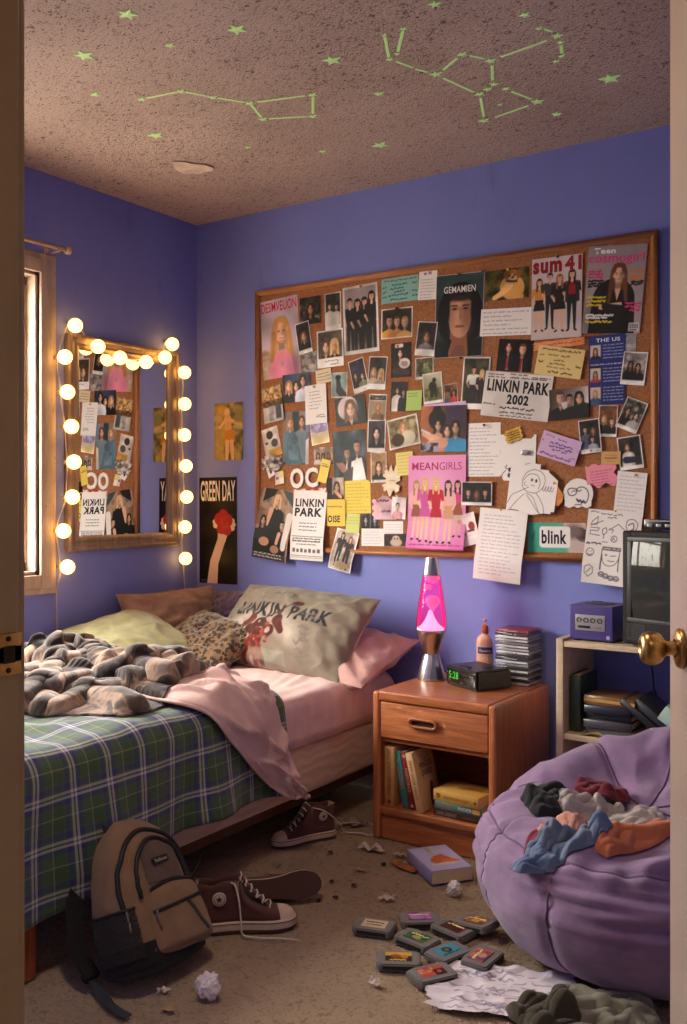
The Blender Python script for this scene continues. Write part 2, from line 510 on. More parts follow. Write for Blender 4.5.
        s.ell(x, q(.58), u * .33, u * .46, skin)
        s.ell(x - u * .13, q(.55), u * .06, u * .04, (50, 30, 30)); s.ell(x + u * .13, q(.55), u * .06, u * .04, (50, 30, 30)); s.cap(x - u * .08, q(.8), x + u * .08, q(.8), u * .03, u * .03, (170, 80, 80))
        s.ell(x, q(.2), u * .3, u * .16, hair)

def cv_mesh(name, cv, curl=None, texts=(), clip=None, off=0.0, thick=0.0):
    """sheet centred on the origin in XY, facing +Z, coloured by cv; curl(u,v)->z (u right, v up, 0..1);
       texts: (string, x0, y0, x1, y1 [fractions, y down], colour, bold[, shear]); clip(u,v)->bool keeps only that outline"""
    im = lin(cv.get()); ny, nx = im.shape[:2]
    u = np.linspace(0, 1, nx); v = np.linspace(1, 0, ny); U, V = np.meshgrid(u, v)
    cz = curl if curl else (lambda a, b: a * 0.0)
    Z = cz(U, V) + off
    co = np.stack([(U - .5) * cv.w, (V - .5) * cv.h, Z], -1).reshape(-1, 3)
    idx = np.arange(nx * ny).reshape(ny, nx)
    q = np.stack([idx[1:, :-1], idx[1:, 1:], idx[:-1, 1:], idx[:-1, :-1]], -1).reshape(-1, 4)
    if clip is not None:
        cu = (U[1:, :-1] + U[1:, 1:]) / 2; cvv = (V[1:, :-1] + V[:-1, :-1]) / 2
        q = q[np.array(clip(cu, cvv)).reshape(-1)]
    cols = np.concatenate([im.reshape(-1, 3), np.ones((nx * ny, 1))], 1)
    vs = [co]; cs = [cols]; faces = [q]; tris = []; base = nx * ny
    for tx in texts:
        st, x0, y0, x1, y1, c = tx[:6]; bold = tx[6] if len(tx) > 6 else 0; sh = tx[7] if len(tx) > 7 else 0
        tv, tf, ta = text_tris(st, bold, sh)
        if not len(tv): continue
        uu = x0 + (x1 - x0) * tv[:, 0]; vv = 1 - (y1 - (y1 - y0) * tv[:, 1])
        z = cz(uu, vv) + off + .0005
        vs.append(np.stack([(uu - .5) * cv.w, (vv - .5) * cv.h, z], -1))
        cs.append(np.tile(np.append(lin(c), 1.0), (len(tv), 1)))
        tris += [tuple(base + i for i in f) for f in tf]; base += len(tv)
    me = bpy.data.meshes.new(name)
    me.from_pydata(np.concatenate(vs).tolist(), [], q.tolist() + tris)
    at = me.color_attributes.new('Col', 'FLOAT_COLOR', 'POINT')
    at.data.foreach_set('color', np.concatenate(cs).astype(np.float32).ravel())
    me.polygons.foreach_set('use_smooth', [True] * len(me.polygons)); me.update()
    return me

PRINT = vcol_mat('printed_paper', .55, .3)
GLOSSY = vcol_mat('glossy_print', .42, .22)

def wall_frame(c, ang=0.0, wall='back'):
    """matrix: local x right, y up, z out of the wall"""
    if wall == 'back': B = Matrix(((1, 0, 0), (0, 0, -1), (0, 1, 0))).to_4x4()
    elif wall == 'left': B = Matrix(((0, 0, 1), (1, 0, 0), (0, 1, 0))).to_4x4()
    return Matrix.Translation(c) @ B @ Matrix.Rotation(ang, 4, 'Z')

def fit_quad(q, off):
    """q: 4 image points tl,tr,br,bl on the back wall -> centre, w, h, in-plane angle"""
    P = [on_back(x, y, off) for x, y in q]; p = [np.array((a.x, a.z)) for a in P]
    wv = (p[1] - p[0] + p[2] - p[3]) / 2; hv = (p[0] - p[3] + p[1] - p[2]) / 2
    w = float(np.hypot(*wv)); h = float(np.hypot(*hv))
    a1 = math.atan2(wv[1], wv[0]); a2 = math.atan2(hv[1], hv[0]) - PI / 2
    c = sum(p) / 4
    return Vector((c[0], -off, c[1])), w, h, (a1 + a2) / 2
# ================================================================== the room
W_ALBEDO = (106, 112, 190)
def wall_material():
    m, t = newmat('periwinkle_wall_paint')
    o = t.obj()
    n = t.noise(o, 2.2, 4); c = t.ramp(n, [(.3, (121, 130, 198)), (.7, (130, 139, 210))])
    # small chips and scuffs with shapes of their own
    ch = t.noise(o, 26, 5, .7, .4); k = t.ramp(ch, [(.745, (0, 0, 0)), (.765, (255, 255, 255))])
    c = t.mix(t.math('MULTIPLY', t.sep(k)[0], .8), c, (66, 60, 82))
    n3 = t.noise(t.mapping(o, (3, 3, .8)), 5, 4, .6, .5); c = t.mix(t.math('MULTIPLY', t.sep(t.ramp(n3, [(.62, (0, 0, 0)), (.75, (255, 255, 255))]))[0], .22), c, (78, 70, 105))
    t.col(c); t.b.inputs['Roughness'].default_value = .55; t.b.inputs['Specular IOR Level'].default_value = .35
    t.bump(t.noise(o, 160, 2), .06, .003)
    return m
WALLM = wall_material()

def ceiling_material():
    m, t = newmat('popcorn_ceiling')
    o = t.obj()
    n = t.noise(o, 1.6, 4); c = t.ramp(n, [(.3, (182, 160, 150)), (.7, (206, 184, 174))])
    v = t.mapping(o, (1, 1.5, 1), (0, 0, .6))
    f1 = t.noise(v, 60, 2, .5, 1.6)
    dens = t.noise(o, 1.3, 2)
    th = t.math('ADD', f1, t.math('MULTIPLY', t.math('SUBTRACT', dens, .5), .16))
    k = t.ramp(th, [(.595, (0, 0, 0)), (.64, (255, 255, 255))])
    c = t.mix(t.math('MULTIPLY', t.sep(k)[0], .72), c, (70, 52, 44))
    n4 = t.noise(o, 5, 3, .6, .8); c = t.mix(t.math('MULTIPLY', t.sep(t.ramp(n4, [(.68, (0, 0, 0)), (.72, (255, 255, 255))]))[0], .5), c, (176, 134, 108))
    t.col(c); t.b.inputs['Roughness'].default_value = .95; t.b.inputs['Specular IOR Level'].default_value = .1
    h = t.math('ADD', t.math('MULTIPLY', t.noise(v, 75, 3, .6, .8), 1.0), t.math('MULTIPLY', t.noise(o, 190, 2), .4))
    t.bump(h, .85, .012)
    return m
CEILM = ceiling_material()

def carpet_material():
    m, t = newmat('tan_carpet')
    o = t.obj()
    n = t.noise(o, 3.2, 5, .6); c = t.ramp(n, [(.3, (194, 162, 130)), (.7, (220, 188, 152))])
    tuft = t.noise(o, 70, 4, .62, .9)
    c = t.mix(t.math('MULTIPLY', t.sep(t.ramp(tuft, [(.36, (255, 255, 255)), (.48, (0, 0, 0))]))[0], .6), c, (136, 102, 72))
    st = t.noise(o, 4.3, 4, .65, .7); c = t.mix(t.math('MULTIPLY', t.sep(t.ramp(st, [(.58, (0, 0, 0)), (.70, (255, 255, 255))]))[0], .45), c, (138, 100, 74))
    sp = t.noise(o, 17, 3, .55, .3); c = t.mix(t.math('MULTIPLY', t.sep(t.ramp(sp, [(.70, (0, 0, 0)), (.73, (255, 255, 255))]))[0], .7), c, (84, 46, 32))
    t.col(c); t.b.inputs['Roughness'].default_value = 1; t.b.inputs['Specular IOR Level'].default_value = .05
    t.b.inputs['Sheen Weight'].default_value = .25
    h = t.math('ADD', t.noise(o, 240, 2, .6), t.math('MULTIPLY', tuft, 1.3)); t.bump(h, 1.0, .02)
    return m
CARPET = carpet_material()
WHITE_TRIM = M('aged_white_trim_paint', (205, 190, 172), .45, var=(9, .05), bump=(40, .1, .003))
DOOR_PAINT = M('cream_door_paint', (172, 152, 140), .4, var=(3, .04), bump=(60, .06, .002))
JAMB_PAINT = M('jamb_paint', (165, 146, 122), .45, var=(6, .06), bump=(50, .08, .002))

def struct(mb, name, mats, parent=None, label=None):
    o = mb.build(name, mats, parent); o['kind'] = 'structure'
    if label: o['label'] = label
    return o

XR = 3.34; YF = -2.67
# floor (carpet pile gently uneven)
b = MB()
def ffn(u, v):
    x = -.1 + u * 4.6; y = -4.3 + v * 4.4
    return (x, y, .0045 * mnoise.noise(Vector((x * 3, y * 3, 0))) - .0045)
b.grid(ffn, 140, 140)
struct(b, 'floor', CARPET, label='worn tan carpet floor with dark stains')
b = MB(); b.box(-.12, 4.5, -4.3, .12, H_CEIL, H_CEIL + .1)
ceil = struct(b, 'ceiling', CEILM, label='brownish textured ceiling with dark flecks')
# hanging flake of ceiling skin
p = on_z(191, 166, H_CEIL)
fl = MB()
outl = [(-.085, -.05), (-.03, -.062), (.0, -.05), (.05, -.055), (.095, -.03), (.1, .0), (.06, .02), (.05, .045), (.0, .05), (-.02, .062), (-.05, .045), (-.075, .01)]
nn = len(outl)
vs = [(x, y, -.002 - .012 * max(0, y + .03) / .1) for x, y in outl]; vs2 = [(x, y, z - .003) for x, y, z in vs]
fl.add(vs + vs2, [tuple(range(nn)), tuple(range(2 * nn - 1, nn - 1, -1))] + [(i, (i + 1) % nn, nn + (i + 1) % nn, nn + i) for i in range(nn)])
o = fl.build('peeling_flake', M('ceiling_skin', (205, 186, 165), .9, var=(20, .1)), ceil); o.location = (p.x, p.y, H_CEIL - .001); o.rotation_euler = (0, 0, R(52)); o.scale = (.85, .8, 1); o['label'] = 'loose peeling flake'
b = MB(); b.box(-.12, XR + .12, 0, .12, 0, H_CEIL)
struct(b, 'wall_back', WALLM)
# left wall with the window opening
WY0, WY1, WZ0, WZ1 = -1.86, -.895, .875, 2.045
b = MB()
b.box(-.14, 0, WY1, .12, 0, H_CEIL); b.box(-.14, 0, YF - .12, WY0, 0, H_CEIL)
b.box(-.14, 0, WY0, WY1, 0, WZ0); b.box(-.14, 0, WY0, WY1, WZ1, H_CEIL)
struct(b, 'wall_left', WALLM)
b = MB(); b.box(XR, XR + .12, YF - .12, .12, 0, H_CEIL); struct(b, 'wall_right', WALLM)
# front wall with the doorway
DX0, DX1, DZ = 2.191, 3.12, 2.05
b = MB()
b.box(-.12, DX0 - .02, YF - .12, YF, 0, H_CEIL); b.box(DX1 + .02, XR + .12, YF - .12, YF, 0, H_CEIL); b.box(DX0 - .02, DX1 + .02, YF - .12, YF, DZ + .02, H_CEIL)
struct(b, 'wall_front', WALLM)
# hall beyond the doorway (behind the viewer)
HALLM = M('hall_wall_paint', (196, 182, 164), .6, var=(3, .04))
b = MB(); b.box(.7, 4.5, -4.4, -4.3, 0, H_CEIL); struct(b, 'wall_hall', HALLM)
b = MB(); b.box(.6, .7, -4.4, YF - .12, 0, H_CEIL); struct(b, 'wall_hall_end', HALLM)
b = MB(); b.box(4.4, 4.5, -4.3, YF - .12, 0, H_CEIL); b.box(XR + .12, 4.5, YF - .12, YF, 0, H_CEIL); struct(b, 'wall_hall_side', HALLM)
# door lining (jambs, stop, head) with the strike plate on it
b = MB()
b.box(DX0 - .02, DX0, YF - .125, YF + .004, 0, DZ, .003); b.box(DX1, DX1 + .02, YF - .125, YF + .004, 0, DZ, .003); b.box(DX0 - .02, DX1 + .02, YF - .125, YF + .004, DZ, DZ + .02, .003)
b.box(DX0, DX0 + .011, YF - .085, YF - .042, 0, DZ, .003)          # stop
b.box(DX0 - .075, DX0 - .006, YF + .0, YF + .016, 0, DZ + .07, .004); b.box(DX1 + .006, DX1 + .075, YF, YF + .016, 0, DZ + .07, .004); b.box(DX0 - .075, DX1 + .075, YF, YF + .016, DZ + .006, DZ + .075, .004)
b.box(DX0 - .075, DX0 - .006, YF - .136, YF - .12, 0, DZ + .07, .004)
jamb = struct(b, 'trim_1', JAMB_PAINT, label='pale painted door lining')
BRASS = M('aged_brass', (182, 146, 92), .3, 1.0, var=(30, .12))
b = MB()
zc = 1.006; yc = YF - .012
b.box(DX0 - .001, DX0 + .0022, yc - .012, yc + .017, zc - .022, zc + .009, .0008)
b.box(DX0 - .001, DX0 + .0022, yc - .012, yc + .017, zc - .009, zc + .022, .0008)
o = b.build('strike_plate', BRASS, jamb); o['label'] = 'aged brass strike plate'
b = MB(); b.box(DX0 + .0016, DX0 + .0030, yc - .006, yc + .008, zc - .009, zc + .009)
for dz in (-.0165, .0165): b.lathe([(0, .0), (.0030, 0), (.0027, .0012), (0, .0014)], 14, mat=T(DX0 + .0022, yc, zc + dz, 0, PI / 2, 0), cap=False)
b.build('latch_hole', M('latch_dark', (38, 24, 14), .7), o)

# ------------------------------------------------------------------ the open door leaf
hin = Vector((3.10, -2.645, 0)); fre = Vector((2.641, -1.838, 0))
u = (fre - hin); DL = u.length; ang = math.atan2(u.y, u.x)
door = bpy.data.objects.new('door_1', None); COL.objects.link(door); door.location = hin; door.rotation_euler = (0, 0, ang)
tag(door, 'cream painted bedroom door standing open, brass knob on it', None, None, 'structure')
# local: x along the leaf, +y = the face turned to the viewer, z up
b = MB()
b.box(0, DL, -.036, 0, .012, 2.03, .003)
dl = b.build('door_leaf', DOOR_PAINT, door)
b = MB()
for (z0, z1) in ((.25, .85), (1.12, 1.86)):
    for x0, x1 in ((.13, .40), (.52, .79)):
        b.box(x0, x1, -.0005, .004, z0, z1, .0035); b.box(x0 + .03, x1 - .03, .003, .008, z0 + .03, z1 - .03, .004)
b.build('raised_panel', DOOR_PAINT, door)
kz = .953; kx = DL - .066
mtx = T(kx, 0, kz, -PI / 2, 0, 0, .88)
b = MB(); b.lathe([(0, 0), (.0325, 0), (.0335, .003), (.031, .0075), (.024, .010), (.015, .0115)], 36, mat=mtx, cap=False)
b.build('knob_rose', BRASS, door)
b = MB()
b.lathe([(.0125, .010), (.0115, .017), (.0115, .025), (.0150, .029), (.0225, .034), (.0268, .041), (.0280, .049), (.0272, .056), (.0240, .0625), (.0165, .0665), (.010, .0675), (.009, .066), (0, .066)], 40, mat=mtx, cap=False)
b.build('door_knob', BRASS, door)
b = MB(); b.lathe([(0, 0), (.0325, 0), (.031, .0075), (.012, .0115), (.0115, .025), (.0225, .034), (.028, .049), (.024, .0625), (0, .0675)], 28, mat=T(kx, -.036, kz, PI / 2, 0, 0), cap=False)
b.box(DL - .001, DL + .0012, -.032, -.004, kz - .03, kz + .03, .0005)
b.build('outer_knob', BRASS, door)

# ------------------------------------------------------------------ window
win = bpy.data.objects.new('window_1', None); COL.objects.link(win); tag(win, 'old weathered white window frame with bright daylight', None, None, 'structure')
CASE = M('weathered_window_paint', (206, 182, 158), .55, var=(14, .1), bump=(35, .25, .004))
def stained_case():
    m, t = newmat('stained_window_casing'); o = t.obj()
    n = t.noise(t.mapping(o, (4, 4, 1)), 6, 5, .6); c = t.ramp(n, [(.3, (172, 148, 126)), (.7, (208, 184, 160))])
    k = t.noise(t.mapping(o, (6, 6, 2)), 9, 4, .6, .5); c = t.mix(t.sep(t.ramp(k, [(.66, (0, 0, 0)), (.70, (255, 255, 255))]))[0], c, (92, 66, 46))
    t.col(c); t.b.inputs['Roughness'].default_value = .6; t.bump(n, .2, .003); return m
CASE2 = stained_case()
b = MB()
cw = .072
def casing(x1, inset):
    a = inset
    b.box(0, x1, WY0 - cw + a, WY0 + .004, WZ0 - cw + a, WZ1 + cw - a, .004); b.box(0, x1, WY1 - .004, WY1 + cw - a, WZ0 - cw + a, WZ1 + cw - a, .004)
    b.box(0, x1 - .0006, WY0 + .003, WY1 - .003, WZ1 - .004, WZ1 + cw - a - .0004, .004); b.box(0, x1 - .0006, WY0 + .003, WY1 - .003, WZ0 - cw + a + .0004, WZ0 + .004, .004)
casing(.018, 0); casing(.026, .022)
b.build('window_casing', CASE2, win)
b = MB()   # reveal lining
b.box(-.14, .002, WY0 - .0, WY0 + .015, WZ0, WZ1); b.box(-.14, .002, WY1 - .015, WY1, WZ0, WZ1); b.box(-.14, .002, WY0, WY1, WZ1 - .015, WZ1); b.box(-.14, .002, WY0, WY1, WZ0, WZ0 + .018)
b.build('window_reveal', CASE, win)
b = MB()   # sash
SW = .038
ys = WY0 + .015; ye = WY1 - .015; zs = WZ0 + .018; ze = WZ1 - .015
b.box(-.085, -.05, ys, ys + SW, zs, ze, .004); b.box(-.085, -.05, ye - SW, ye, zs, ze, .004); b.box(-.085, -.05, ys, ye, zs, zs + SW, .004); b.box(-.085, -.05, ys, ye, ze - SW, ze, .004)
ym = (ys + ye) / 2; zm = (zs + ze) / 2
b.box(-.08, -.055, ym - .013, ym + .013, zs, ze, .003)
for k in (1, 2): b.box(-.08, -.055, ys, ye, zs + (ze - zs) * k / 3 - .011, zs + (ze - zs) * k / 3 + .011, .003)
b.build('window_sash', CASE, win)
m, t = newmat('window_glass')
gl = t.add('ShaderNodeBsdfGlossy'); gl.inputs['Roughness'].default_value = .02; tr = t.add('ShaderNodeBsdfTransparent')
dirt = t.noise(t.mapping(t.obj(), (1, 2, 1)), 12, 5, .65, .6); dc = t.ramp(dirt, [(.60, (250, 250, 246)), (.66, (190, 160, 120))])
t.link(dc, tr.inputs['Color'])
mx = t.add('ShaderNodeMixShader'); mx.inputs[0].default_value = .06
t.link(tr.outputs[0], mx.inputs[1]); t.link(gl.outputs[0], mx.inputs[2]); t.link(mx.outputs[0], t.n['Material Output'].inputs['Surface'])
b = MB(); b.box(-.069, -.065, ys + SW - .004, ye - SW + .004, zs + SW - .004, ze - SW + .004); b.build('window_pane', m, win)

# unseen ceiling downlight, added out of frame to brighten the floor
lc_ = empty('added_ceiling_light', 'unseen white ceiling lamp added in the bedroom to brighten the floor', 'ceiling lamp', (1.76, -1.98, H_CEIL))
b = MB(); b.lathe([(0, 0), (.175, 0), (.185, -.01), (.185, -.075), (.178, -.08), (.170, -.075), (.170, -.03), (0, -.028)], 56, cap=False); autosmooth(b.build('added_lamp_housing', M('lamp_white', (224, 216, 206), .4), lc_))
b = MB(); b.lathe([(.1695, -.052), (.12, -.058), (0, -.060)], 48, cap=False); b.build('added_diffuser', M('added_lit_diffuser', (255, 240, 220), .5, emit=(255, 226, 192), es=28.0), lc_)

# baseboards
b = MB(); b.box(0, XR, -.014, 0, 0, .085, .004); struct(b, 'baseboard_back', WHITE_TRIM)
b = MB(); b.box(0, .014, YF, -.014, 0, .085, .004); struct(b, 'baseboard_left', WHITE_TRIM)
b = MB(); b.box(XR - .014, XR, YF, -.014, 0, .085, .004); struct(b, 'baseboard_right', WHITE_TRIM)

# curtain rod over the window
METAL_ROD = M('brushed_rod_metal', (200, 172, 146), .38, .35)
pe = on_left(68, 250.5, .075)
rz = pe.z
rod = empty('curtain_rod', 'thin bare metal curtain rod above the window', 'curtain rod', (.075, -1.35, rz))
b = MB(); b.tube([(0, -.78, 0), (0, pe.y + 1.35 - .012, 0)], .0085, 14); b.build('rod', METAL_ROD, rod)
for yy in (pe.y + 1.35, -.79):
    b = MB(); b.lathe([(0, -.013), (.0125, -.013), (.0155, -.009), (.0155, .004), (.0135, .010), (.006, .013), (0, .013)], 20, mat=T(0, yy, 0, -PI / 2, 0, 0), cap=False); b.build('finial', METAL_ROD, rod)
for yy in (pe.y + 1.35 - .045, -.70):
    b = MB(); b.box(-.075, -.071, yy - .009, yy + .009, -.035, .012, .001); b.box(-.075, .006, yy - .005, yy + .005, -.0155, -.0095, .001); b.tube([(.009 * math.cos(a), yy, .009 * math.sin(a) - .003) for a in [R(k) for k in range(180, 361, 20)]], .003, 6)
    b.build('bracket', METAL_ROD, rod)

# ------------------------------------------------------------------ glow stars on the ceiling
GLOW = M('glow_plastic', (186, 214, 150), .5, emit=(170, 222, 130), es=.16)
def star_mesh(r, rot):
    b = MB(); pts = []
    for k in range(10):
        a = rot + PI * k / 5; q = r if k % 2 == 0 else r * .44
        pts.append((q * math.cos(a), q * math.sin(a)))
    n = 10
    vs = [(x, y, 0) for x, y in pts] + [(x, y, -.0025) for x, y in pts] + [(0, 0, -.0045)]
    b.add(vs, [(i, n + i, n + (i + 1) % n, (i + 1) % n) for i in range(n)] + [(2 * n, n + (i + 1) % n, n + i) for i in range(n)] + [tuple(range(n))])
    return b
def star(px, py, rp, label, group, seed=0):
    p = on_z(px, py, H_CEIL - .0006); d = (Vector((p.x, p.y, 0)) - Vector((CAM.x, CAM.y, 0))).dot(FWD)
    r = rp * d / FPX
    o = star_mesh(r, R(33.8 + 90 + seed * 17 % 40 - 12)).build('glow_star', GLOW); o.location = p
    tag(o, label, 'star sticker', group)
G1 = 'single glow stars on the ceiling'
for i, (x, y, r, lb) in enumerate([
    (127.5, 14, 11, 'large pale green glow star at the top edge, nearest the doorway side'),
    (237, 29, 11, 'large pale green glow star near the top, above the dipper bowl'),
    (84, 55, 11, 'large pale green glow star nearest the door jamb, above the dipper handle'),
    (170, 45, 5.5, 'small glow star right above the second star of the dipper handle'),
    (332, 60, 10.5, 'large glow star between the dipper and the hunter figure'),
    (95, 94, 5.5, 'small glow star beside the end of the dipper handle, nearest the left wall'),
    (156, 135, 9, 'medium glow star under the dipper handle'),
    (248, 147, 4, 'tiny glow star under the inner corner of the dipper bowl'),
    (323, 151, 4.5, 'tiny glow star under the right end of the dipper bowl'),
    (435, 4, 7, 'glow star at the very top edge above the hunter figure'),
    (525, 14.5, 6, 'small glow star just above the arc of the hunter figure'),
    (379, 93.4, 5.5, 'small glow star under the raised club strokes of the hunter figure'),
    (380.5, 144.8, 9, 'medium glow star closest to the back wall'),
    (610, 78.4, 11.5, 'large glow star farthest right, alone above the cork board end'),
    (557, 114, 5.5, 'small glow star at the far right foot of the hunter figure'),
    (500.3, 104.3, 2.6, 'tiny glow dot inside the lower triangle of the hunter figure')]):
    star(x, y, r, lb, G1, i)
DIP = [(142, 99), (181, 91), (213, 97), (250, 103), (263, 119), (313, 94.5), (313, 116)]
DN = ['tip of the handle', 'first bend of the handle', 'middle of the handle', 'inner upper corner of the bowl', 'inner lower corner of the bowl', 'outer upper corner of the bowl', 'outer lower corner of the bowl']
for i, ((x, y), n_) in enumerate(zip(DIP, DN)): star(x, y, 5.2, 'glow star of the dipper figure, at the ' + n_, 'stars of the dipper figure', i)
q2 = lambda x, y: (344 + x / 2.003, y / 2.003)
ORI = [((81, 69), 3, 'top of the left club stroke'), ((92, 118), 4, 'foot of the left club stroke'), ((106, 107), 3, 'foot of the right club stroke'), ((120, 57), 4, 'top of the right club stroke'),
       ((185, 148), 7, 'raised shoulder'), ((238, 108), 5.5, 'small head peak'), ((294, 121), 6, 'other shoulder'), ((428, 71), 6, 'middle of the bow arc'), ((391, 56), 4, 'upper end of the bow arc'),
       ((434, 84), 3.5, 'bow arc just below its middle'), ((437, 111), 3.5, 'lower part of the bow arc'), ((425, 122), 4, 'lowest end of the bow arc'), ((272, 188), 5.5, 'left end of the belt'), ((288, 178), 5, 'middle of the belt'),
       ((301, 168), 5, 'right end of the belt'), ((281, 241), 6, 'left foot'), ((388, 203), 7, 'right foot'), ((325, 177), 4, 'hip beside the belt')]
for i, (p_, r_, n_) in enumerate(ORI): star(*q2(*p_), r_, 'glow star of the hunter figure, at the ' + n_, 'stars of the hunter figure', i)
def strip(a, c, label, group):
    p0 = on_z(*a, H_CEIL - .0004); p1 = on_z(*c, H_CEIL - .0004); d = p1 - p0; L = d.length
    b = MB(); b.box(-L / 2, L / 2, -.0046, .0046, -.0015, 0, .0005)
    o = b.build('glow_strip', GLOW); o.location = (p0 + p1) / 2; o.rotation_euler = (0, 0, math.atan2(d.y, d.x)); tag(o, label, 'glow strip', group)
def inset(a, c, k=.12): return ((a[0] + (c[0] - a[0]) * k, a[1] + (c[1] - a[1]) * k), (c[0] + (a[0] - c[0]) * k, c[1] + (a[1] - c[1]) * k))
for (i, j), n_ in zip([(0, 1), (1, 2), (2, 3), (3, 4), (3, 5), (4, 6), (5, 6)], ['outermost part of the handle', 'middle part of the handle', 'handle part next to the bowl', 'short inner side of the bowl', 'long upper rim of the bowl', 'long underside of the bowl', 'short outer side of the bowl']):
    strip(*inset(DIP[i], DIP[j]), 'pale green glow strip forming the ' + n_ + ' in the dipper figure', 'strips of the dipper figure')
for a, c, n_ in [((82, 73), (90, 114), 'left club stroke'), ((108, 103), (118, 62), 'right club stroke'), ((105, 123), (139, 135), 'outer half of the raised arm'), ((143, 138), (168, 144), 'inner half of the raised arm'),
                 ((199, 140), (227, 116), 'left slope of the head'), ((252, 111), (281, 117), 'right slope of the head'), ((314, 114), (407, 81), 'long arm towards the bow'), ((402, 58), (417, 63), 'upper bow dash'),
                 ((435, 90), (437, 106), 'lower bow dash'), ((199, 156), (260, 184), 'left side of the body'), ((297, 131), (298, 160), 'right side of the body'), ((274, 196), (280, 233), 'left leg'), ((336, 183), (376, 198), 'right thigh'), ((303, 235), (370, 211), 'line between the feet')]:
    strip(q2(*a), q2(*c), 'pale green glow strip forming the ' + n_ + ' of the hunter figure', 'strips of the hunter figure')
# ================================================================== cork board and everything pinned to it
FT = .030; CORK_Y = .014
pTL = on_back(254.2, 291.5, FT); pTR = on_back(656.8, 228.5, FT); pB = on_back(440, 557.2, FT)
BX0, BX1, BZ1, BZ0 = pTL.x, pTR.x, (pTL.z + pTR.z) / 2, pB.z
def cork_mat():
    m, t = newmat('cork'); o = t.obj()
    v = t.add('ShaderNodeTexVoronoi'); v.inputs['Scale'].default_value = 190; t.link(o, v.inputs['Vector'])
    c = t.ramp(t.sep(v.outputs['Color'])[0], [(.0, (140, 88, 54)), (.5, (156, 100, 62)), (.9, (168, 112, 72))])
    n = t.noise(o, 60, 4, .7); c = t.mix(t.math('MULTIPLY', t.sep(t.ramp(n, [(.60, (0, 0, 0)), (.68, (255, 255, 255))]))[0], .35), c, (112, 68, 40))
    t.col(c); t.b.inputs['Roughness'].default_value = .9; t.bump(n, .35, .003); return m
board = empty('cork_board', 'large oak framed cork board covered in photos and papers', 'cork board', (BX0, 0, BZ0))
W_, Hh_ = BX1 - BX0, BZ1 - BZ0; fw = .021
b = MB(); b.box(fw * .7, W_ - fw * .7, -CORK_Y, -.002, fw * .7, Hh_ - fw * .7); b.build('cork_panel', cork_mat(), board)
OAK = wood('oak_board_frame', (150, 92, 52), (196, 134, 84), 'X', 1.0, .42, .2)
OAKV = wood('oak_board_frame_upright', (150, 92, 52), (196, 134, 84), 'Z', 1.0, .42, .2)
def rail(n_, pts, mat):
    b = MB(); b.prism(pts, -FT, -.001, mat=Matrix(((1, 0, 0, 0), (0, 0, 1, 0), (0, 1, 0, 0), (0, 0, 0, 1))), bev=.004); b.build(n_, mat, board)
rail('frame_rail', [(0, 0), (W_, 0), (W_ - fw, fw), (fw, fw)], OAK)
rail('frame_rail', [(0, Hh_), (fw, Hh_ - fw), (W_ - fw, Hh_ - fw), (W_, Hh_)], OAK)
rail('frame_rail', [(0, 0), (fw, fw), (fw, Hh_ - fw), (0, Hh_)], OAKV)
rail('frame_rail', [(W_, 0), (W_, Hh_), (W_ - fw, Hh_ - fw), (W_ - fw, fw)], OAKV)

PLACED = []
def sheet(name, label, cat, quad, paint, texts=(), curl='soft', bg=(238, 232, 228), clip=None, group=None, mat=None, base=CORK_Y + .0012, cell=.0021, wall_only=False):
    xs = [p[0] for p in quad]; ys = [p[1] for p in quad]; bb = (min(xs), min(ys), max(xs), max(ys))
    lay = 0
    for (o2, l2) in PLACED:
        if bb[0] < o2[2] - 1 and bb[2] > o2[0] + 1 and bb[1] < o2[3] - 1 and bb[3] > o2[1] + 1: lay = max(lay, l2 + 1)
    PLACED.append((bb, lay))
    off = base + lay * .0016
    c, w, h, a = fit_quad(quad, off)
    cv = Cv(w, h, bg, cell); cv.lit = cat in ('photo', 'clipping', 'magazine page', 'band photo') ; paint(cv)
    sd = len(PLACED)
    g = random.Random(sd); k1, k2 = g.uniform(.2, 1), g.uniform(.2, 1)
    if curl == 'soft': fn = lambda u, v: .0009 * (k1 * (1 - v) * u + k2 * (1 - v) * (1 - u))
    elif curl == 'lift': fn = lambda u, v: .009 * (k1 * (1 - v) ** 2 * u + k2 * (1 - v) ** 2 * (1 - u)) + .0005
    elif curl == 'hang': fn = lambda u, v: .024 * np.clip((1 - v) / .72, 0, 1) ** 1.3 + .004 * np.sin(u * 5 + sd) * (1 - v)
    elif curl == 'side': fn = lambda u, v: .012 * np.clip(u - .6, 0, 1) ** 2 * 4 * (1 - v * .6)
    elif callable(curl): fn = curl
    else: fn = lambda u, v: u * 0.0
    me = cv_mesh(name, cv, fn, texts, clip)
    o = link_mesh(name, me, None, mat or PRINT, mw=wall_frame(c, a))
    return tag(o, label, cat, group)

def border(cv, l=.055, t=.055, r=.055, b_=.2, col=(236, 230, 226)):
    A = cv.asp
    cv.rect(-1, -1, l, 2, col); cv.rect(1 - r, -1, 2, 2, col); cv.rect(-1, -1, 2, t / A, col); cv.rect(-1, 1 - b_ / A, 2, 2, col)

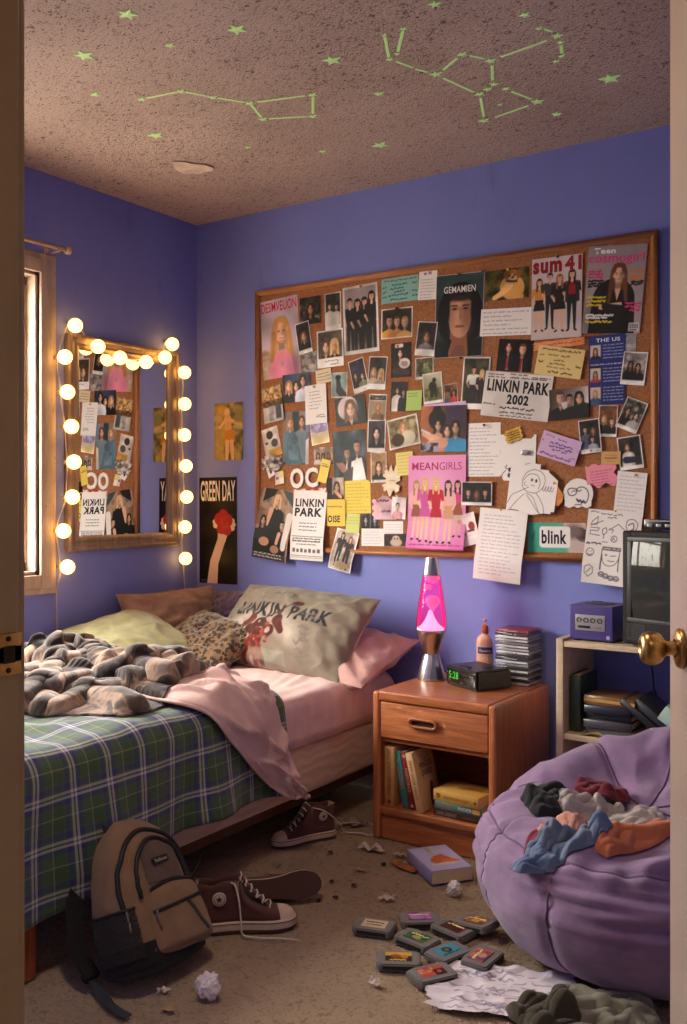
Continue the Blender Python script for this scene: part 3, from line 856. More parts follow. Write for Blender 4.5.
SK = [(222, 172, 142), (206, 152, 122), (232, 190, 162), (178, 122, 92), (240, 200, 172)]
HR = [(52, 34, 26), (92, 58, 36), (168, 118, 68), (28, 20, 18), (206, 164, 104), (122, 66, 40)]
TP = [(34, 34, 40), (180, 60, 60), (60, 90, 130), (205, 200, 195), (88, 70, 110), (120, 130, 100), (214, 150, 60), (48, 40, 44)]
def group_photo(bgcols, n=2, hh=.3, y=.45, seed=0, dark=False, long=None, tops=None, hairs=None, skins=None, spread=1.0, scale=5):
    def f(cv):
        g = np.random.RandomState(seed)
        cv.mottle(scale, seed, bgcols, .25, .75)
        for k in range(n):
            x = .5 + (k - (n - 1) / 2) * spread * (.82 / max(n, 1.6)); yy = y + g.uniform(-.05, .05)
            cv.bust(x, yy, hh * g.uniform(.93, 1.06), hairs[k] if hairs else HR[g.randint(6)], skins[k] if skins else SK[g.randint(5)], tops[k] if tops else TP[g.randint(8)],
                    (g.rand() > .45) if long is None else long[k] if isinstance(long, (list, tuple)) else long)
        if dark: cv.im *= .8
    return f
def polaroid(inner, b_=.24, **kw):
    def f(cv): inner(cv); border(cv, b_=b_, **kw)
    return f
def bordered(inner, w=.04):
    def f(cv): inner(cv); border(cv, w, w, w, w)
    return f
DARK = [(18, 16, 18), (40, 34, 34), (62, 50, 44)]; WARM = [(60, 38, 26), (120, 78, 46), (176, 124, 80)]; GREEN = [(40, 46, 30), (84, 88, 56), (150, 146, 108)]; BLUE = [(24, 34, 58), (52, 72, 108), (100, 116, 140)]; GREY = [(70, 66, 64), (126, 120, 116), (178, 170, 164)]
def lines(n, y0=.1, y1=.92, col=(92, 84, 100), hgt=.024, r=.0045, seed=0, ragged=.35, x0=.1, x1=.92):
    return lambda cv: cv.note(y0, y1, n, x0, x1, col, hgt, r, seed, .8, ragged)
def both(*fs):
    def f(cv):
        for q in fs: q(cv)
    return f
def fill(cols, sc=3, seed=1, lo=.2, hi=.8): return lambda cv: cv.mottle(sc, seed, cols, lo, hi)

# ---- far end of the board -------------------------------------------------------------------
def cover_blonde(cv):
    cv.grad((206, 190, 206), (176, 158, 172)); cv.rect(0, .62, .22, 1, (150, 120, 100)); cv.mottle(8, 3, [(150, 125, 104), (196, 176, 158)], region=(0, .62, .24, 1))
    cv.bust(.53, .42, .54, (196, 146, 84), (230, 178, 146), (222, 132, 160), True, hairw=1.0, shw=.85)
    cv.cap(.34, .44, .26, .76, .07, .05, (176, 124, 72), soft=.06); cv.cap(.73, .44, .80, .72, .06, .05, (190, 138, 82), soft=.06)
    cv.poly([(.33, .73), (.45, .70), (.53, .73), (.62, .70), (.78, .74), (.84, 1), (.30, 1)], (222, 134, 164)); cv.rect(.49, .80, .56, .86, (150, 146, 156), rad=.02)
    cv.cap(.49, .484, .58, .484, .010, .010, (245, 235, 230), soft=.01)
sheet('magazine_page', 'magazine cover with a smiling blonde woman in a pink halter top', 'magazine page', [(259.3, 303.8), (298, 293.2), (300.5, 375), (264.4, 379.8)], cover_blonde, [('DESMVEUON', .03, .03, .97, .155, (206, 30, 62), .012)], 'soft', mat=GLOSSY)
sheet('photo_print', 'dark print of a long haired woman in trees, right beside the blonde magazine cover', 'photo', [(299, 298.7), (321, 295), (320.8, 323.2), (301, 324.8)], group_photo(DARK + [(150, 140, 128)], 1, .42, .45, 2, tops=[(26, 24, 26)], hairs=[HR[3]], long=True))
sheet('photo_print', 'grey print of a curled up furry animal below the tilted instant photo', 'photo', [(301, 354.8), (316.3, 350.7), (318.4, 371), (303, 374)], both(fill(GREY, 6, 5), lambda cv: (cv.ell(.5, .55, .34, .3, (98, 92, 92)), cv.ell(.42, .45, .2, .18, (142, 132, 128)), cv.ell(.6, .7, .2, .14, (172, 160, 150)))))
sheet('instant_photo', 'small tilted white bordered instant photo of a dark coated figure', 'photo', [(295.5, 324.8), (308.2, 320.1), (312.9, 350.7), (298.4, 355.8)], polaroid(group_photo(DARK, 1, .45, .42, 8, tops=[(24, 22, 26)])))
sheet('instant_photo', 'narrow instant photo of two people in white standing outdoors at night', 'photo', [(324.1, 294.6), (340.2, 291.2), (341.8, 329.3), (326.1, 330.3)], polaroid(group_photo([(30, 34, 28), (58, 60, 50)], 2, .3, .4, 11, tops=[(220, 214, 206)] * 2)))
sheet('instant_photo', 'instant photo of two friends cheek to cheek in black tops, writing on its lower margin', 'photo', [(316.3, 331.3), (342.8, 328.3), (343.8, 365), (318, 369)], both(polaroid(group_photo([(52, 44, 40), (110, 94, 82)], 2, .36, .48, 12, tops=[TP[0]] * 2, spread=.8), b_=.3), lambda cv: (cv.scrib(.83, .3, .8, .04, .008, (80, 75, 80), 3), cv.scrib(.92, .5, .8, .04, .008, (80, 75, 80), 4))))
def band4(cv):
    cv.grad((176, 160, 162), (132, 116, 112)); cv.rect(0, .68, 1, 1, (112, 92, 80)); cv.mottle(6, 4, [(96, 78, 66), (140, 122, 108)], region=(0, .7, 1, 1))
    for x, y, h in ((.2, .17, .86), (.42, .2, .9), (.62, .19, .9), (.82, .12, .92)):
        cv.full(x, y, y + h, HR[3], SK[0], (28, 26, 32), (36, 32, 38), legs=(34, 30, 36), skirt=False, long=x > .3, w=1.05)
    border(cv, .06, .06, .06, .1)
sheet('band_photo', 'large white bordered print of four musicians in dark suits standing in a row', 'photo', [(342.8, 288.5), (377.1, 281.4), (379.5, 350.7), (344.2, 355.8)], band4)
sheet('scrap_note', 'small torn cream note above the white list', 'note', [(315.3, 371), (330.6, 367.6), (332.2, 381.3), (316.7, 384.3)], lines(3, .3, .75, hgt=.05, r=.012, seed=4), bg=(226, 206, 170))
def trio(cv):
    cv.mottle(5, 7, [(20, 26, 40), (40, 66, 110), (70, 60, 60)])
    cv.bust(.22, .42, .28, HR[2], SK[2], (30, 28, 32)); cv.bust(.48, .45, .27, HR[3], SK[0], (26, 24, 30)); cv.bust(.72, .28, .29, HR[3], SK[0], (200, 204, 216)); cv.rect(.58, .62, .86, .95, (190, 196, 210), rad=.04)
sheet('photo_print', 'print of three friends in blue party light, above the tall denim couple print', 'photo', [(282.3, 375.1), (310.2, 372), (311.2, 400.6), (283.7, 403)], trio, mat=GLOSSY)
def crowd(cv):
    cv.mottle(12, 9, [(120, 84, 46), (186, 150, 96), (216, 190, 140)], region=(0, 0, 1, .42)); cv.mottle(10, 4, [(58, 40, 26), (130, 92, 50)], region=(0, .38, 1, .56))
    cv.rect(0, .56, 1, 1, (206, 198, 190)); cv.rect(.3, .55, .52, .95, (120, 120, 132), soft=.05); cv.rect(.62, .52, .9, .92, (70, 74, 84), soft=.05); cv.mottle(9, 2, [(140, 138, 146), (200, 194, 190)], region=(.28, .55, .6, .95), a=.6)
sheet('photo_print', 'sepia and white concert crowd print, outermost in its row by the far frame rail', 'photo', [(261.3, 390.4), (281.3, 382.3), (283.7, 420), (265.4, 424)], crowd, curl='lift')
def denim(cv):
    cv.grad((150, 128, 118), (60, 70, 84)); cv.rect(.36, 0, .62, 1, (40, 62, 72)); cv.rect(.8, 0, 1, .7, (120, 142, 178))
    cv.bust(.27, .22, .3, HR[2], SK[2], (84, 110, 124)); cv.bust(.72, .2, .32, HR[1], SK[0], (120, 140, 150))
    cv.poly([(.1, 1), (.22, .42), (.5, .4), (.78, 1)], (80, 104, 118)); cv.mottle(7, 3, [(58, 84, 98), (110, 136, 148)], region=(.22, .45, .6, 1), a=.6); cv.poly([(.86, 1), (.88, .55), (1, .5), (1, 1)], (228, 222, 220))
sheet('photo_print', 'tall print of a couple in faded denim above the white letters', 'photo', [(283.5, 412), (308.5, 411), (309, 464), (282.7, 465)], denim)
sheet('blue_yellow_photo', 'blurry violet and yellow print hanging under the white list', 'photo', [(309.6, 425), (327.5, 420.5), (329.2, 441.6), (312.3, 446.3)], both(lambda cv: cv.grad((196, 184, 214), (216, 196, 112)), lambda cv: (cv.mottle(6, 5, [(120, 112, 168), (206, 190, 220)], region=(0, 0, 1, .45), a=.8), border(cv, .04, .04, .04, .06))))
sheet('list_paper', 'long white handwritten list pinned below the small torn cream note', 'note', [(304.7, 386.3), (326.1, 382.9), (327.5, 422.2), (306.5, 425.5)], both(lines(6, .18, .6, x0=.2, x1=.8, hgt=.035, r=.008, seed=3), lambda cv: (cv.scrib(.83, .5, .9, .05, .011, (90, 84, 90), 9), cv.scrib(.78, .55, .85, .04, .009, (90, 84, 90), 19))), curl='lift')
sheet('photo_print', 'teal grey print of a person bending down, right of the white list', 'photo', [(331.6, 373.1), (347.5, 372), (347, 397), (331.2, 398)], both(lambda cv: cv.grad((150, 168, 164), (112, 132, 132)), lambda cv: (cv.cap(.42, .3, .5, .72, .12, .16, (44, 52, 54)), cv.ell(.42, .2, .17, .13, (36, 34, 34)), cv.cap(.5, .7, .8, .95, .2, .2, (54, 50, 48)), border(cv, .04, .04, .04, .05))))
sheet('instant_photo', 'tilted instant photo of two people in a dark room, under the suited musicians', 'photo', [(347.5, 363), (364.2, 355.8), (368.3, 389.4), (355, 394.5)], polaroid(group_photo([(30, 28, 44), (62, 56, 78)], 2, .32, .52, 21), b_=.3))
sheet('instant_photo', 'upright instant photo of two women in pale tops, under the suited musicians', 'photo', [(369.7, 355.8), (386.8, 357), (386, 390), (367, 388.8)], polaroid(group_photo(DARK, 2, .38, .5, 22, tops=[(186, 172, 160), (150, 136, 124)], hairs=[HR[2], HR[4]], long=True), b_=.27))
def spot_woman(cv):
    cv.im[:] = (24, 24, 26); cv.ell(.42, .4, .33, .33, (205, 190, 182)); cv.cap(.2, 1.05, .7, .5, .1, .2, (34, 52, 56), .7, soft=.2); cv.bust(.5, .44, .44, (110, 70, 44), SK[2], (26, 26, 28), True); cv.rect(.86, -.1, 1.2, 1.1, (14, 14, 16))
sheet('magazine_clipping', 'dark clipping of a woman in front of a pale round spotlight', 'clipping', [(334.7, 399.6), (364.2, 393.5), (367.3, 422.2), (336.7, 427.3)], spot_woman, mat=GLOSSY)
def headline(cv):
    cv.im[:] = (222, 212, 200); cv.rect(.06, .06, .94, .24, (40, 36, 36)); cv.mottle(14, 3, [(20, 18, 18), (150, 140, 132)], region=(.1, .09, .9, .21)); cv.rect(.06, .27, .94, .94, (168, 142, 116)); cv.bust(.55, .5, .34, HR[2], SK[0], (122, 96, 66), True)
sheet('magazine_clipping', 'cream clipping with a black heading strip, topmost of the narrow column', 'clipping', [(369.5, 393.5), (386.7, 394.5), (386, 420.5), (367.8, 419.5)], headline)
sheet('instant_photo', 'instant photo of a singer with wild black hair in the middle of the narrow column', 'photo', [(367.7, 419.8), (385.7, 419.8), (385.4, 452), (367.5, 451.8)], polaroid(group_photo([(42, 36, 44), (74, 62, 70)], 1, .5, .45, 31, tops=[(24, 22, 28)], hairs=[(18, 16, 18)], long=True), b_=.2))
sheet('instant_photo', 'instant photo of a woman with straight brown hair at the foot of the narrow column', 'photo', [(370.7, 452.4), (386.8, 451.4), (386.5, 482), (371, 483)], both(polaroid(group_photo([(150, 112, 70), (190, 150, 104)], 1, .5, .45, 32, tops=[(32, 28, 30)], hairs=[HR[1]], long=True), b_=.16), lambda cv: cv.rect(.08, .92, .2, .96, (60, 90, 160))))
def two_men(cv):
    cv.mottle(3, 6, [(14, 20, 26), (40, 58, 70), (92, 110, 122)], .3, .9)
    for x, y, h, tp in ((.42, .45, .27, (36, 34, 36)), (.72, .33, .30, (34, 34, 38))):
        cv.bust(x, y, h, (34, 26, 22), (196, 142, 112), tp, False, top2=(226, 222, 220))
    cv.poly([(.55, .62), (.86, .55), (.98, 1), (.5, 1)], (228, 224, 222)); cv.poly([(.3, .8), (.6, .72), (.56, 1), (.3, 1)], (62, 56, 52)); cv.cap(.15, .62, .3, .75, .08, .1, (170, 120, 98)); cv.rect(.06, .52, .26, .63, (40, 40, 44), rad=.02)
sheet('magazine_page', 'large dark print of two short haired men, one in a white shirt', 'magazine page', [(332.6, 432.4), (365.2, 428.7), (366.9, 480), (334.7, 481.3)], two_men, mat=GLOSSY)
sheet('instant_photo', 'instant photo of dark figures over an amber strip near the far frame rail', 'photo', [(261.3, 431.4), (277.6, 424.3), (281.7, 453.8), (266.4, 458.9)], lambda cv: (cv.mottle(5, 5, [(200, 188, 176), (216, 206, 196)]), cv.ell(.45, .25, .2, .2, (58, 50, 46)), cv.ell(.66, .55, .2, .2, (86, 80, 78)), cv.ell(.2, .5, .08, .06, (60, 56, 56)), cv.rect(.25, .74, 1, 1, (196, 142, 60), soft=.1)))
sheet('crumpled_scrap', 'crumpled black and white torn scrap under the amber edged photo', 'scrap', [(262, 456), (284, 452), (283, 472), (262, 473)], fill([(60, 56, 56), (186, 178, 172), (226, 220, 214)], 7, 8), clip=lambda u, v: (np.hypot((u - .5), (v - .5)) + .12 * np.sin(u * 19) * np.cos(v * 15) < .46), curl=lambda u, v: .006 * (1 + np.sin(u * 21 + v * 9) * np.cos(v * 17)))
sheet('torn_note', 'tiny white torn square with a dark mark, between scrap and band poster', 'scrap', [(266.2, 468.5), (272.5, 465.5), (276, 474), (270, 479.5)], lambda cv: cv.ell(.5, .5, .14, .22, (40, 36, 38)), curl='lift')
sheet('torn_note', 'tiny pink and yellow paper pair beside the white letter O', 'note', [(275, 473), (283.5, 470), (284.5, 483.5), (276.5, 485)], lambda cv: (cv.rect(0, 0, .5, 1, (228, 204, 210)), cv.rect(.5, 0, 1, .5, (228, 214, 120)), cv.rect(.1, .4, .4, .6, (120, 100, 120)), cv.rect(.1, .75, .5, 1, (226, 214, 140))), curl='lift')
sheet('photo_print', 'washed out group print half covered by a yellow sticky strip', 'photo', [(313.9, 447.7), (332.6, 446.7), (333, 464), (313.9, 464.6)], group_photo([(120, 100, 84), (206, 190, 172)], 3, .24, .5, 41))
sheet('sticky_note', 'narrow tilted yellow sticky strip beside the white letters', 'sticky note', [(321.4, 457.9), (331.2, 461), (326.5, 483.4), (318.4, 481.3)], both(lambda cv: cv.scrib(.3, .15, .85, .07, .03, (110, 90, 50), 4), lambda cv: cv.scrib(.22, .15, .7, .05, .02, (120, 100, 60), 5)), bg=(232, 206, 92), curl='lift')
# cut-out letters O and C
def letter(ch, x0, y0, x1, y1, lb):
    c, w, h, a = fit_quad([(x0, y0 + .8), (x1, y0), (x1, y1 - .4), (x0, y1)], CORK_Y + .004)
    tv, tf, ta = text_tris(ch, .035); b = MB()
    n = len(tv); P = [((x - .5) * w, (y - .5) * h) for x, y in tv]
    me_v = [(x, y, 0) for x, y in P]
    bm = bmesh.new(); vv = [bm.verts.new(p) for p in me_v]
    for f in tf:
        try: bm.faces.new([vv[i] for i in f])
        except ValueError: pass
    r_ = bmesh.ops.extrude_face_region(bm, geom=bm.faces[:]); 
    for g in r_['geom']:
        if isinstance(g, bmesh.types.BMVert): g.co.z += .006
    bmesh.ops.recalc_face_normals(bm, faces=bm.faces[:])
    b.bm(bm); o = b.build('cutout_letter', M('white_letter_board', (236, 226, 220), .5, var=(20, .02)), mw=wall_frame(c, a)); tag(o, lb, 'letter')
letter('O', 290.9, 467.8, 304.2, 488.6, 'white cut out letter O pinned above the concert flyer')
letter('C', 305.8, 467, 318.6, 487.6, 'white cut out letter C pinned above the concert flyer')
# bottom row, far end
def bandposter(cv):
    cv.mottle(4, 12, [(120, 92, 74), (176, 142, 116), (92, 100, 98)]); cv.poly([(.15, 0), (.1, .2), (.4, .1), (.5, 0)], (30, 28, 30)); cv.poly([(.62, 0), (.9, .02), (1, .25), (.75, .1)], (60, 72, 74))
    cv.bust(.52, .16, .24, (216, 174, 128), (228, 180, 150), (34, 34, 34), True); cv.poly([(.36, .3), (.66, .28), (.72, .62), (.34, .62)], (30, 34, 32)); cv.cap(.38, .3, .3, .5, .06, .05, (220, 172, 144))
    cv.bust(.2, .46, .2, (24, 20, 22), (206, 160, 130), (26, 26, 28), True); cv.bust(.75, .5, .2, (26, 22, 24), (210, 164, 136), (24, 28, 26), False); cv.poly([(0, .58), (.5, .56), (.95, .6), (.9, .9), (0, .92)], (26, 28, 26)); cv.cap(.92, .36, .86, .8, .09, .07, (226, 218, 212)); cv.cap(.7, .62, .66, .75, .05, .04, (216, 170, 140)); cv.ell(.3, .75, .14, .1, (196, 146, 116)); cv.ell(.62, .84, .13, .09, (176, 126, 100))
    cv.rect(0, .9, .95, 1, (58, 52, 50)); 
    for k in range(2): cv.scrib(.92 + k * .04, .06, .85, .025, .008, (220, 212, 208), k)
sheet('band_poster', 'crooked colour poster of a blonde singer and dark haired bandmates hanging over the bottom frame', 'poster', [(262.3, 488.5), (296, 490.5), (289.8, 563.9), (254.2, 555.1)], bandposter, curl='hang', mat=GLOSSY)
sheet('tape_strip', 'thin red and white paper strip along the top of the concert flyer', 'paper strip', [(293, 489), (326, 488), (326.4, 492.2), (293, 493)], lambda cv: (cv.mottle(14, 3, [(178, 40, 40), (236, 214, 206)], .4, .6),))
def flyer(cv):
    for k, y in enumerate((.47, .52, .57)): cv.scrib(y, .24, .76, .018, .007, (70, 66, 72), k)
    cv.rect(.04, .655, .96, .662, (60, 56, 60)); cv.scrib(.69, .08, .92, .02, .009, (60, 56, 60), 5); cv.scrib(.725, .08, .92, .018, .011, (40, 38, 42), 6); cv.scrib(.77, .2, .8, .018, .007, (70, 66, 72), 7)
    for k in range(7): cv.rect(.08 + k * .125, .83 + .01 * (k % 2), .16 + k * .125, .885, (70, 68, 74), .8)
    cv.rect(.03, .93, .97, .937, (90, 86, 90)); cv.rect(.03, .955, .97, .960, (110, 104, 108))
sheet('concert_flyer', 'white concert flyer with a bold black two line band heading, hanging over the bottom frame', 'flyer', [(296, 490.5), (325.9, 490.5), (327.1, 561.2), (290.9, 558.8)], flyer, [('LINKIN', .07, .12, .93, .235, (24, 22, 26), .03), ('PARK', .07, .25, .90, .375, (24, 22, 26), .04)], curl='hang')
sheet('photo_print', 'small print of an embracing couple above the yellow strip', 'photo', [(326.5, 478.3), (343.4, 477.3), (344.2, 500), (326.5, 500.5)], both(fill([(206, 186, 172), (150, 120, 104)], 4, 9), lambda cv: (cv.bust(.6, .4, .4, (40, 26, 20), SK[0], (44, 30, 26), True), cv.cap(.2, .1, .1, 1, .16, .2, (26, 22, 22)), cv.cap(.5, .6, .8, .85, .08, .08, SK[1]))))
sheet('yellow_paper', 'big yellow paper with faint typed lines, corner rounded', 'paper', [(343.8, 480.3), (370.3, 480.3), (371, 513.3), (344.9, 513.5)], lines(9, .12, .9, (150, 128, 70), .02, .006, 5), bg=(236, 208, 84), clip=lambda u, v: ~((u > .93) & (v > .95)))
sheet('yellow_strip', 'yellow ticket strip with bold dark digits, below the embracing couple print', 'ticket', [(326.5, 499.7), (345.2, 499), (345.5, 526.6), (326.5, 525.8)], lambda cv: (cv.scrib(.28, .1, .8, .05, .015, (120, 96, 50), 2),), [('OISE', .08, .60, .72, .86, (44, 34, 24), .03)], bg=(232, 202, 80))
sheet('sticky_note', 'pale lime sticky note below the big yellow paper', 'sticky note', [(346.3, 514), (360.1, 513.5), (359.5, 533.3), (346.3, 532.3)], lines(3, .2, .5, (140, 150, 90), .03, .008, 2), bg=(206, 216, 122), curl='lift')
sheet('photo_strip', 'black and white twin portrait strip above a white card', 'photo', [(361.2, 514), (379.5, 513.5), (379.5, 528.4), (361.2, 528.4)], lambda cv: (cv.mottle(5, 3, [(40, 40, 44), (90, 88, 92)]), [cv.bust(x, .42, .3, (18, 18, 20), (180, 176, 176), (24, 24, 28), True) for x in (.26, .74)], cv.rect(.485, 0, .515, 1, (150, 146, 150))))
sheet('index_card', 'white card with lilac ruled lines under the twin portrait strip', 'card', [(361.6, 528.6), (384, 528.6), (384, 546), (361.6, 546)], lines(5, .2, .85, (170, 160, 190), .02, .006, 3))
sheet('instant_photo', 'crooked print of two long coated people slipping down over the bottom frame', 'photo', [(337.7, 527.8), (359.7, 533.3), (352.6, 573), (330.6, 567)], lambda cv: (cv.mottle(5, 8, [(150, 130, 116), (206, 190, 176)]), cv.full(.34, .08, .9, HR[3], SK[0], (36, 34, 40), (34, 30, 36), legs=(30, 28, 34), skirt=False, w=1.3), cv.full(.7, .14, .95, HR[1], SK[0], (40, 34, 36), (46, 40, 40), legs=(34, 30, 34), skirt=False, w=1.3), cv.ell(.55, .85, .3, .14, (186, 160, 120)), border(cv, .05, .05, .05, .05)), curl='hang')
sheet('pink_collage', 'pale pink torn magazine collage with scribbled lettering', 'clipping', [(372.4, 496), (396, 495.5), (396, 519), (372, 520)], lambda cv: (cv.mottle(4, 6, [(214, 150, 168), (236, 196, 204)]), cv.scrib(.22, .2, .7, .07, .02, (60, 44, 56), 3), cv.scrib(.65, .42, .75, .06, .018, (60, 44, 56), 7), cv.rect(.05, .4, .3, .9, (226, 178, 190))), clip=lambda u, v: (v < .93 - .1 * np.sin(u * 9)) & (u > .04 * np.sin(v * 22) + .03))
sheet('photo_print', 'white print of a short haired person leaning, on the pink collage', 'photo', [(393, 498), (407.2, 496.4), (404.6, 519.5), (390.5, 518)], lambda cv: (cv.mottle(3, 5, [(226, 206, 206), (236, 222, 222)]), cv.bust(.42, .42, .36, HR[3], SK[2], (206, 150, 160), False)))
sheet('index_card', 'white card with faint lines just under the pink collage', 'card', [(383.2, 520.4), (403.2, 520.6), (403, 535), (383.6, 535)], both(lambda cv: cv.rect(0, 0, 1, .05, (60, 56, 62)), lines(4, .28, .82, (172, 166, 190), .02, .006, 6)))
sheet('photo_print', 'dark print of a pale crouching animal resting on the frame rail', 'photo', [(384.3, 534.5), (407, 533), (406.6, 547.6), (384.6, 547.6)], lambda cv: (cv.mottle(4, 8, [(26, 20, 18), (70, 50, 40)]), cv.ell(.52, .62, .26, .15, (206, 184, 164)), cv.ell(.52, .38, .17, .12, (196, 176, 160)), cv.ell(.46, .36, .03, .03, (20, 16, 16)), cv.ell(.58, .36, .03, .03, (20, 16, 16)), cv.rect(0, .86, 1, 1, (176, 120, 80))), curl=None)
def torn(seed, amp=.07): 
    g = np.random.RandomState(seed); ph = g.rand(6) * 6
    return lambda u, v: (u > amp * (1 + np.sin(v * 17 + ph[0]) + .6 * np.sin(v * 41 + ph[1])) * .5) & (u < 1 - amp * (1 + np.sin(v * 19 + ph[2]) + .6 * np.sin(v * 37 + ph[3])) * .5) & (v > amp * (1 + np.sin(u * 15 + ph[4])) * .5) & (v < 1 - amp * (1 + np.sin(u * 23 + ph[5])) * .5)
sheet('torn_paper', 'ragged cream torn paper hanging beside the pink poster', 'note', [(384.6, 466), (400, 464), (401.6, 499), (381, 494)], both(fill([(222, 198, 166), (236, 222, 198)], 6, 3), lambda cv: cv.scrib(.5, .4, .7, .04, .012, (110, 96, 86), 3)), clip=torn(4, .2), curl='lift')

# ---- middle of the board -----------------------------------------------------------------
sheet('teal_ticket', 'pale teal printed ticket under the top frame rail', 'ticket', [(381.5, 279.1), (417.6, 274.9), (418.8, 300), (381.5, 304)], lambda cv: ([cv.scrib(.12 + .0 * k, .08, .94, .04, .008, (40, 84, 84), 1) for k in range(1)], [cv.scrib(y, x0, x1, .04, .01, (34, 76, 78), s) for y, x0, x1, s in ((.3, .3, .72, 2), (.44, .25, .6, 3), (.56, .35, .62, 4), (.7, .2, .72, 5), (.86, .25, .7, 6), (.35, .04, .14, 7), (.55, .04, .14, 8), (.75, .04, .14, 9), (.3, .84, .96, 10), (.6, .84, .96, 11), (.8, .84, .96, 12))]), bg=(136, 186, 178))
sheet('white_note', 'small upright white note with tiny stamps at its head, next to the teal ticket', 'note', [(419.2, 271.4), (437.4, 270.5), (436, 298.9), (418, 300.5)], both(lines(7, .3, .92, (110, 104, 120), .03, .008, 3, .3), lambda cv: (cv.ell(.35, .1, .08, .06, (120, 116, 124)), cv.ell(.6, .08, .1, .08, (150, 146, 150)))))
def hood(cv):
    cv.grad((62, 84, 82), (34, 42, 44)); cv.mottle(3, 2, [(30, 42, 44), (70, 92, 88)], a=.4)
    cv.ell(.52, .5, .47, .62, (20, 20, 22)); cv.cap(.08, 1.02, .95, 1.02, .3, .3, (22, 22, 24)); cv.rect(0, .8, 1, 1, (22, 22, 24), soft=.1); cv.ell(.52, .42, .32, .42, (28, 26, 28))
    cv.cap(.5, .7, .5, .95, .17, .2, (140, 90, 66)); cv.ell(.52, .47, .27, .33, (206, 152, 122), soft=.02); cv.ell(.52, .60, .21, .26, (206, 152, 122), soft=.02); cv.ell(.68, .50, .13, .32, (120, 78, 60), .7, soft=.14); cv.ell(.34, .46, .06, .3, (150, 100, 78), .5, soft=.1); cv.ell(.52, .285, .30, .07, (30, 26, 28), .9, soft=.06); cv.ell(.26, .42, .05, .3, (24, 22, 24), 1, soft=.04); cv.ell(.80, .42, .06, .34, (24, 22, 24), 1, soft=.04); cv.ell(.43, .42, .09, .035, (130, 86, 66), .6, soft=.04); cv.ell(.62, .42, .09, .035, (120, 78, 60), .6, soft=.04)
    for sx in (-1, 1): cv.ell(.52 + sx * .115, .42, .045, .018, (40, 30, 28)); cv.cap(.52 + sx * .06, .385, .52 + sx * .18, .38, .014, .012, (60, 40, 32))
    cv.cap(.53, .43, .54, .53, .016, .03, (160, 108, 84)); cv.cap(.45, .63, .6, .63, .024, .024, (150, 78, 70)); cv.poly([(.3, 1), (.45, .86), (.6, .86), (.66, 1)], (120, 78, 58)); cv.cap(.2, 1, .32, .8, .06, .04, (16, 16, 18))
    border(cv, .012, .012, .012, .012)
sheet('portrait_poster', 'big portrait poster of a pale faced person in a black hood with white lettering', 'poster', [(437.4, 275.6), (484.5, 271.4), (482.1, 354.8), (433.2, 359.5)], hood, [('GEMAMIEN', .17, .145, .83, .225, (232, 224, 216), .012)], mat=GLOSSY)
def dog(cv):
    cv.mottle(6, 14, [(34, 30, 16), (66, 62, 30), (104, 92, 44)]); c1 = (206, 152, 84); c2 = (228, 180, 116)
    cv.ell(.62, .62, .28, .26, c1, rot=.5); cv.cap(.55, .55, .36, .8, .09, .06, c2); cv.cap(.36, .8, .22, .9, .06, .05, c2); cv.cap(.7, .75, .78, .95, .12, .1, c1); cv.ell(.62, .26, .17, .15, (176, 116, 62)); cv.ell(.5, .18, .07, .09, (140, 86, 44)); cv.ell(.76, .2, .07, .09, (140, 86, 44)); cv.ell(.63, .3, .09, .07, (214, 164, 104)); cv.ell(.56, .24, .02, .02, (20, 14, 10)); cv.ell(.67, .24, .02, .02, (20, 14, 10)); cv.ell(.63, .3, .03, .02, (20, 14, 10)); cv.cap(.5, .4, .72, .44, .02, .02, (40, 44, 90))
sheet('photo_print', 'print of a tan puppy sitting on dark grass', 'photo', [(485.6, 271.4), (529.2, 266.3), (528.7, 296.6), (485.2, 302.4)], dog, mat=GLOSSY)
sheet('index_card', 'wide white card with neat handwriting below the puppy print', 'card', [(481.4, 309.4), (532.2, 307), (531, 335), (479.8, 336.2)], lines(6, .14, .9, (110, 104, 124), .016, .004, 12, .6, .05, .93))
sheet('photo_print', 'white edged print of three smiling people in mustard clothes', 'photo', [(381.5, 309.4), (412.7, 306.6), (412.3, 336.6), (381.3, 339.7)], bordered(both(fill([(24, 22, 18), (60, 52, 36)], 4, 5), lambda cv: (cv.bust(.26, .42, .3, HR[3], SK[1], (206, 150, 50), False), cv.bust(.5, .45, .28, HR[1], SK[0], (196, 120, 60), False), cv.bust(.75, .5, .3, HR[2], SK[0], (214, 166, 74), False))), .035))
sheet('instant_photo', 'instant photo of a woman in a grey top, hanging below the small white note', 'photo', [(418.5, 321), (437.2, 322.2), (434.4, 356.7), (414.6, 354.8)], polaroid(group_photo(DARK, 1, .42, .42, 51, tops=[(120, 118, 128)], hairs=[HR[1]], long=True), b_=.3))
def skullpic(cv):
    cv.im[:] = (24, 20, 20); cv.bust(.45, .3, .34, (26, 18, 16), SK[0], (48, 34, 34), True); cv.rect(.2, .03, .6, .14, (226, 214, 206), rad=.05); cv.ell(.34, .09, .06, .05, (190, 40, 40)); cv.ell(.66, .6, .27, .22, (222, 214, 204)); cv.cap(.2, .8, .8, .86, .12, .12, (70, 50, 44)); cv.ell(.66, .62, .17, .1, (190, 150, 130)); cv.ell(.58, .56, .03, .02, (40, 30, 30)); cv.ell(.74, .56, .03, .02, (40, 30, 30))
sheet('photo_print', 'dark narrow print of a woman holding a big white mask', 'photo', [(390.8, 344.3), (411.6, 341.3), (411.1, 376.9), (391.3, 377.6)], skullpic)
sheet('instant_photo', 'half hidden instant photo of green foliage just above the tilted meadow photo', 'photo', [(415, 357.8), (433.2, 357.1), (433.9, 378), (415.6, 380)], polaroid(fill(GREEN, 6, 6), b_=.14))
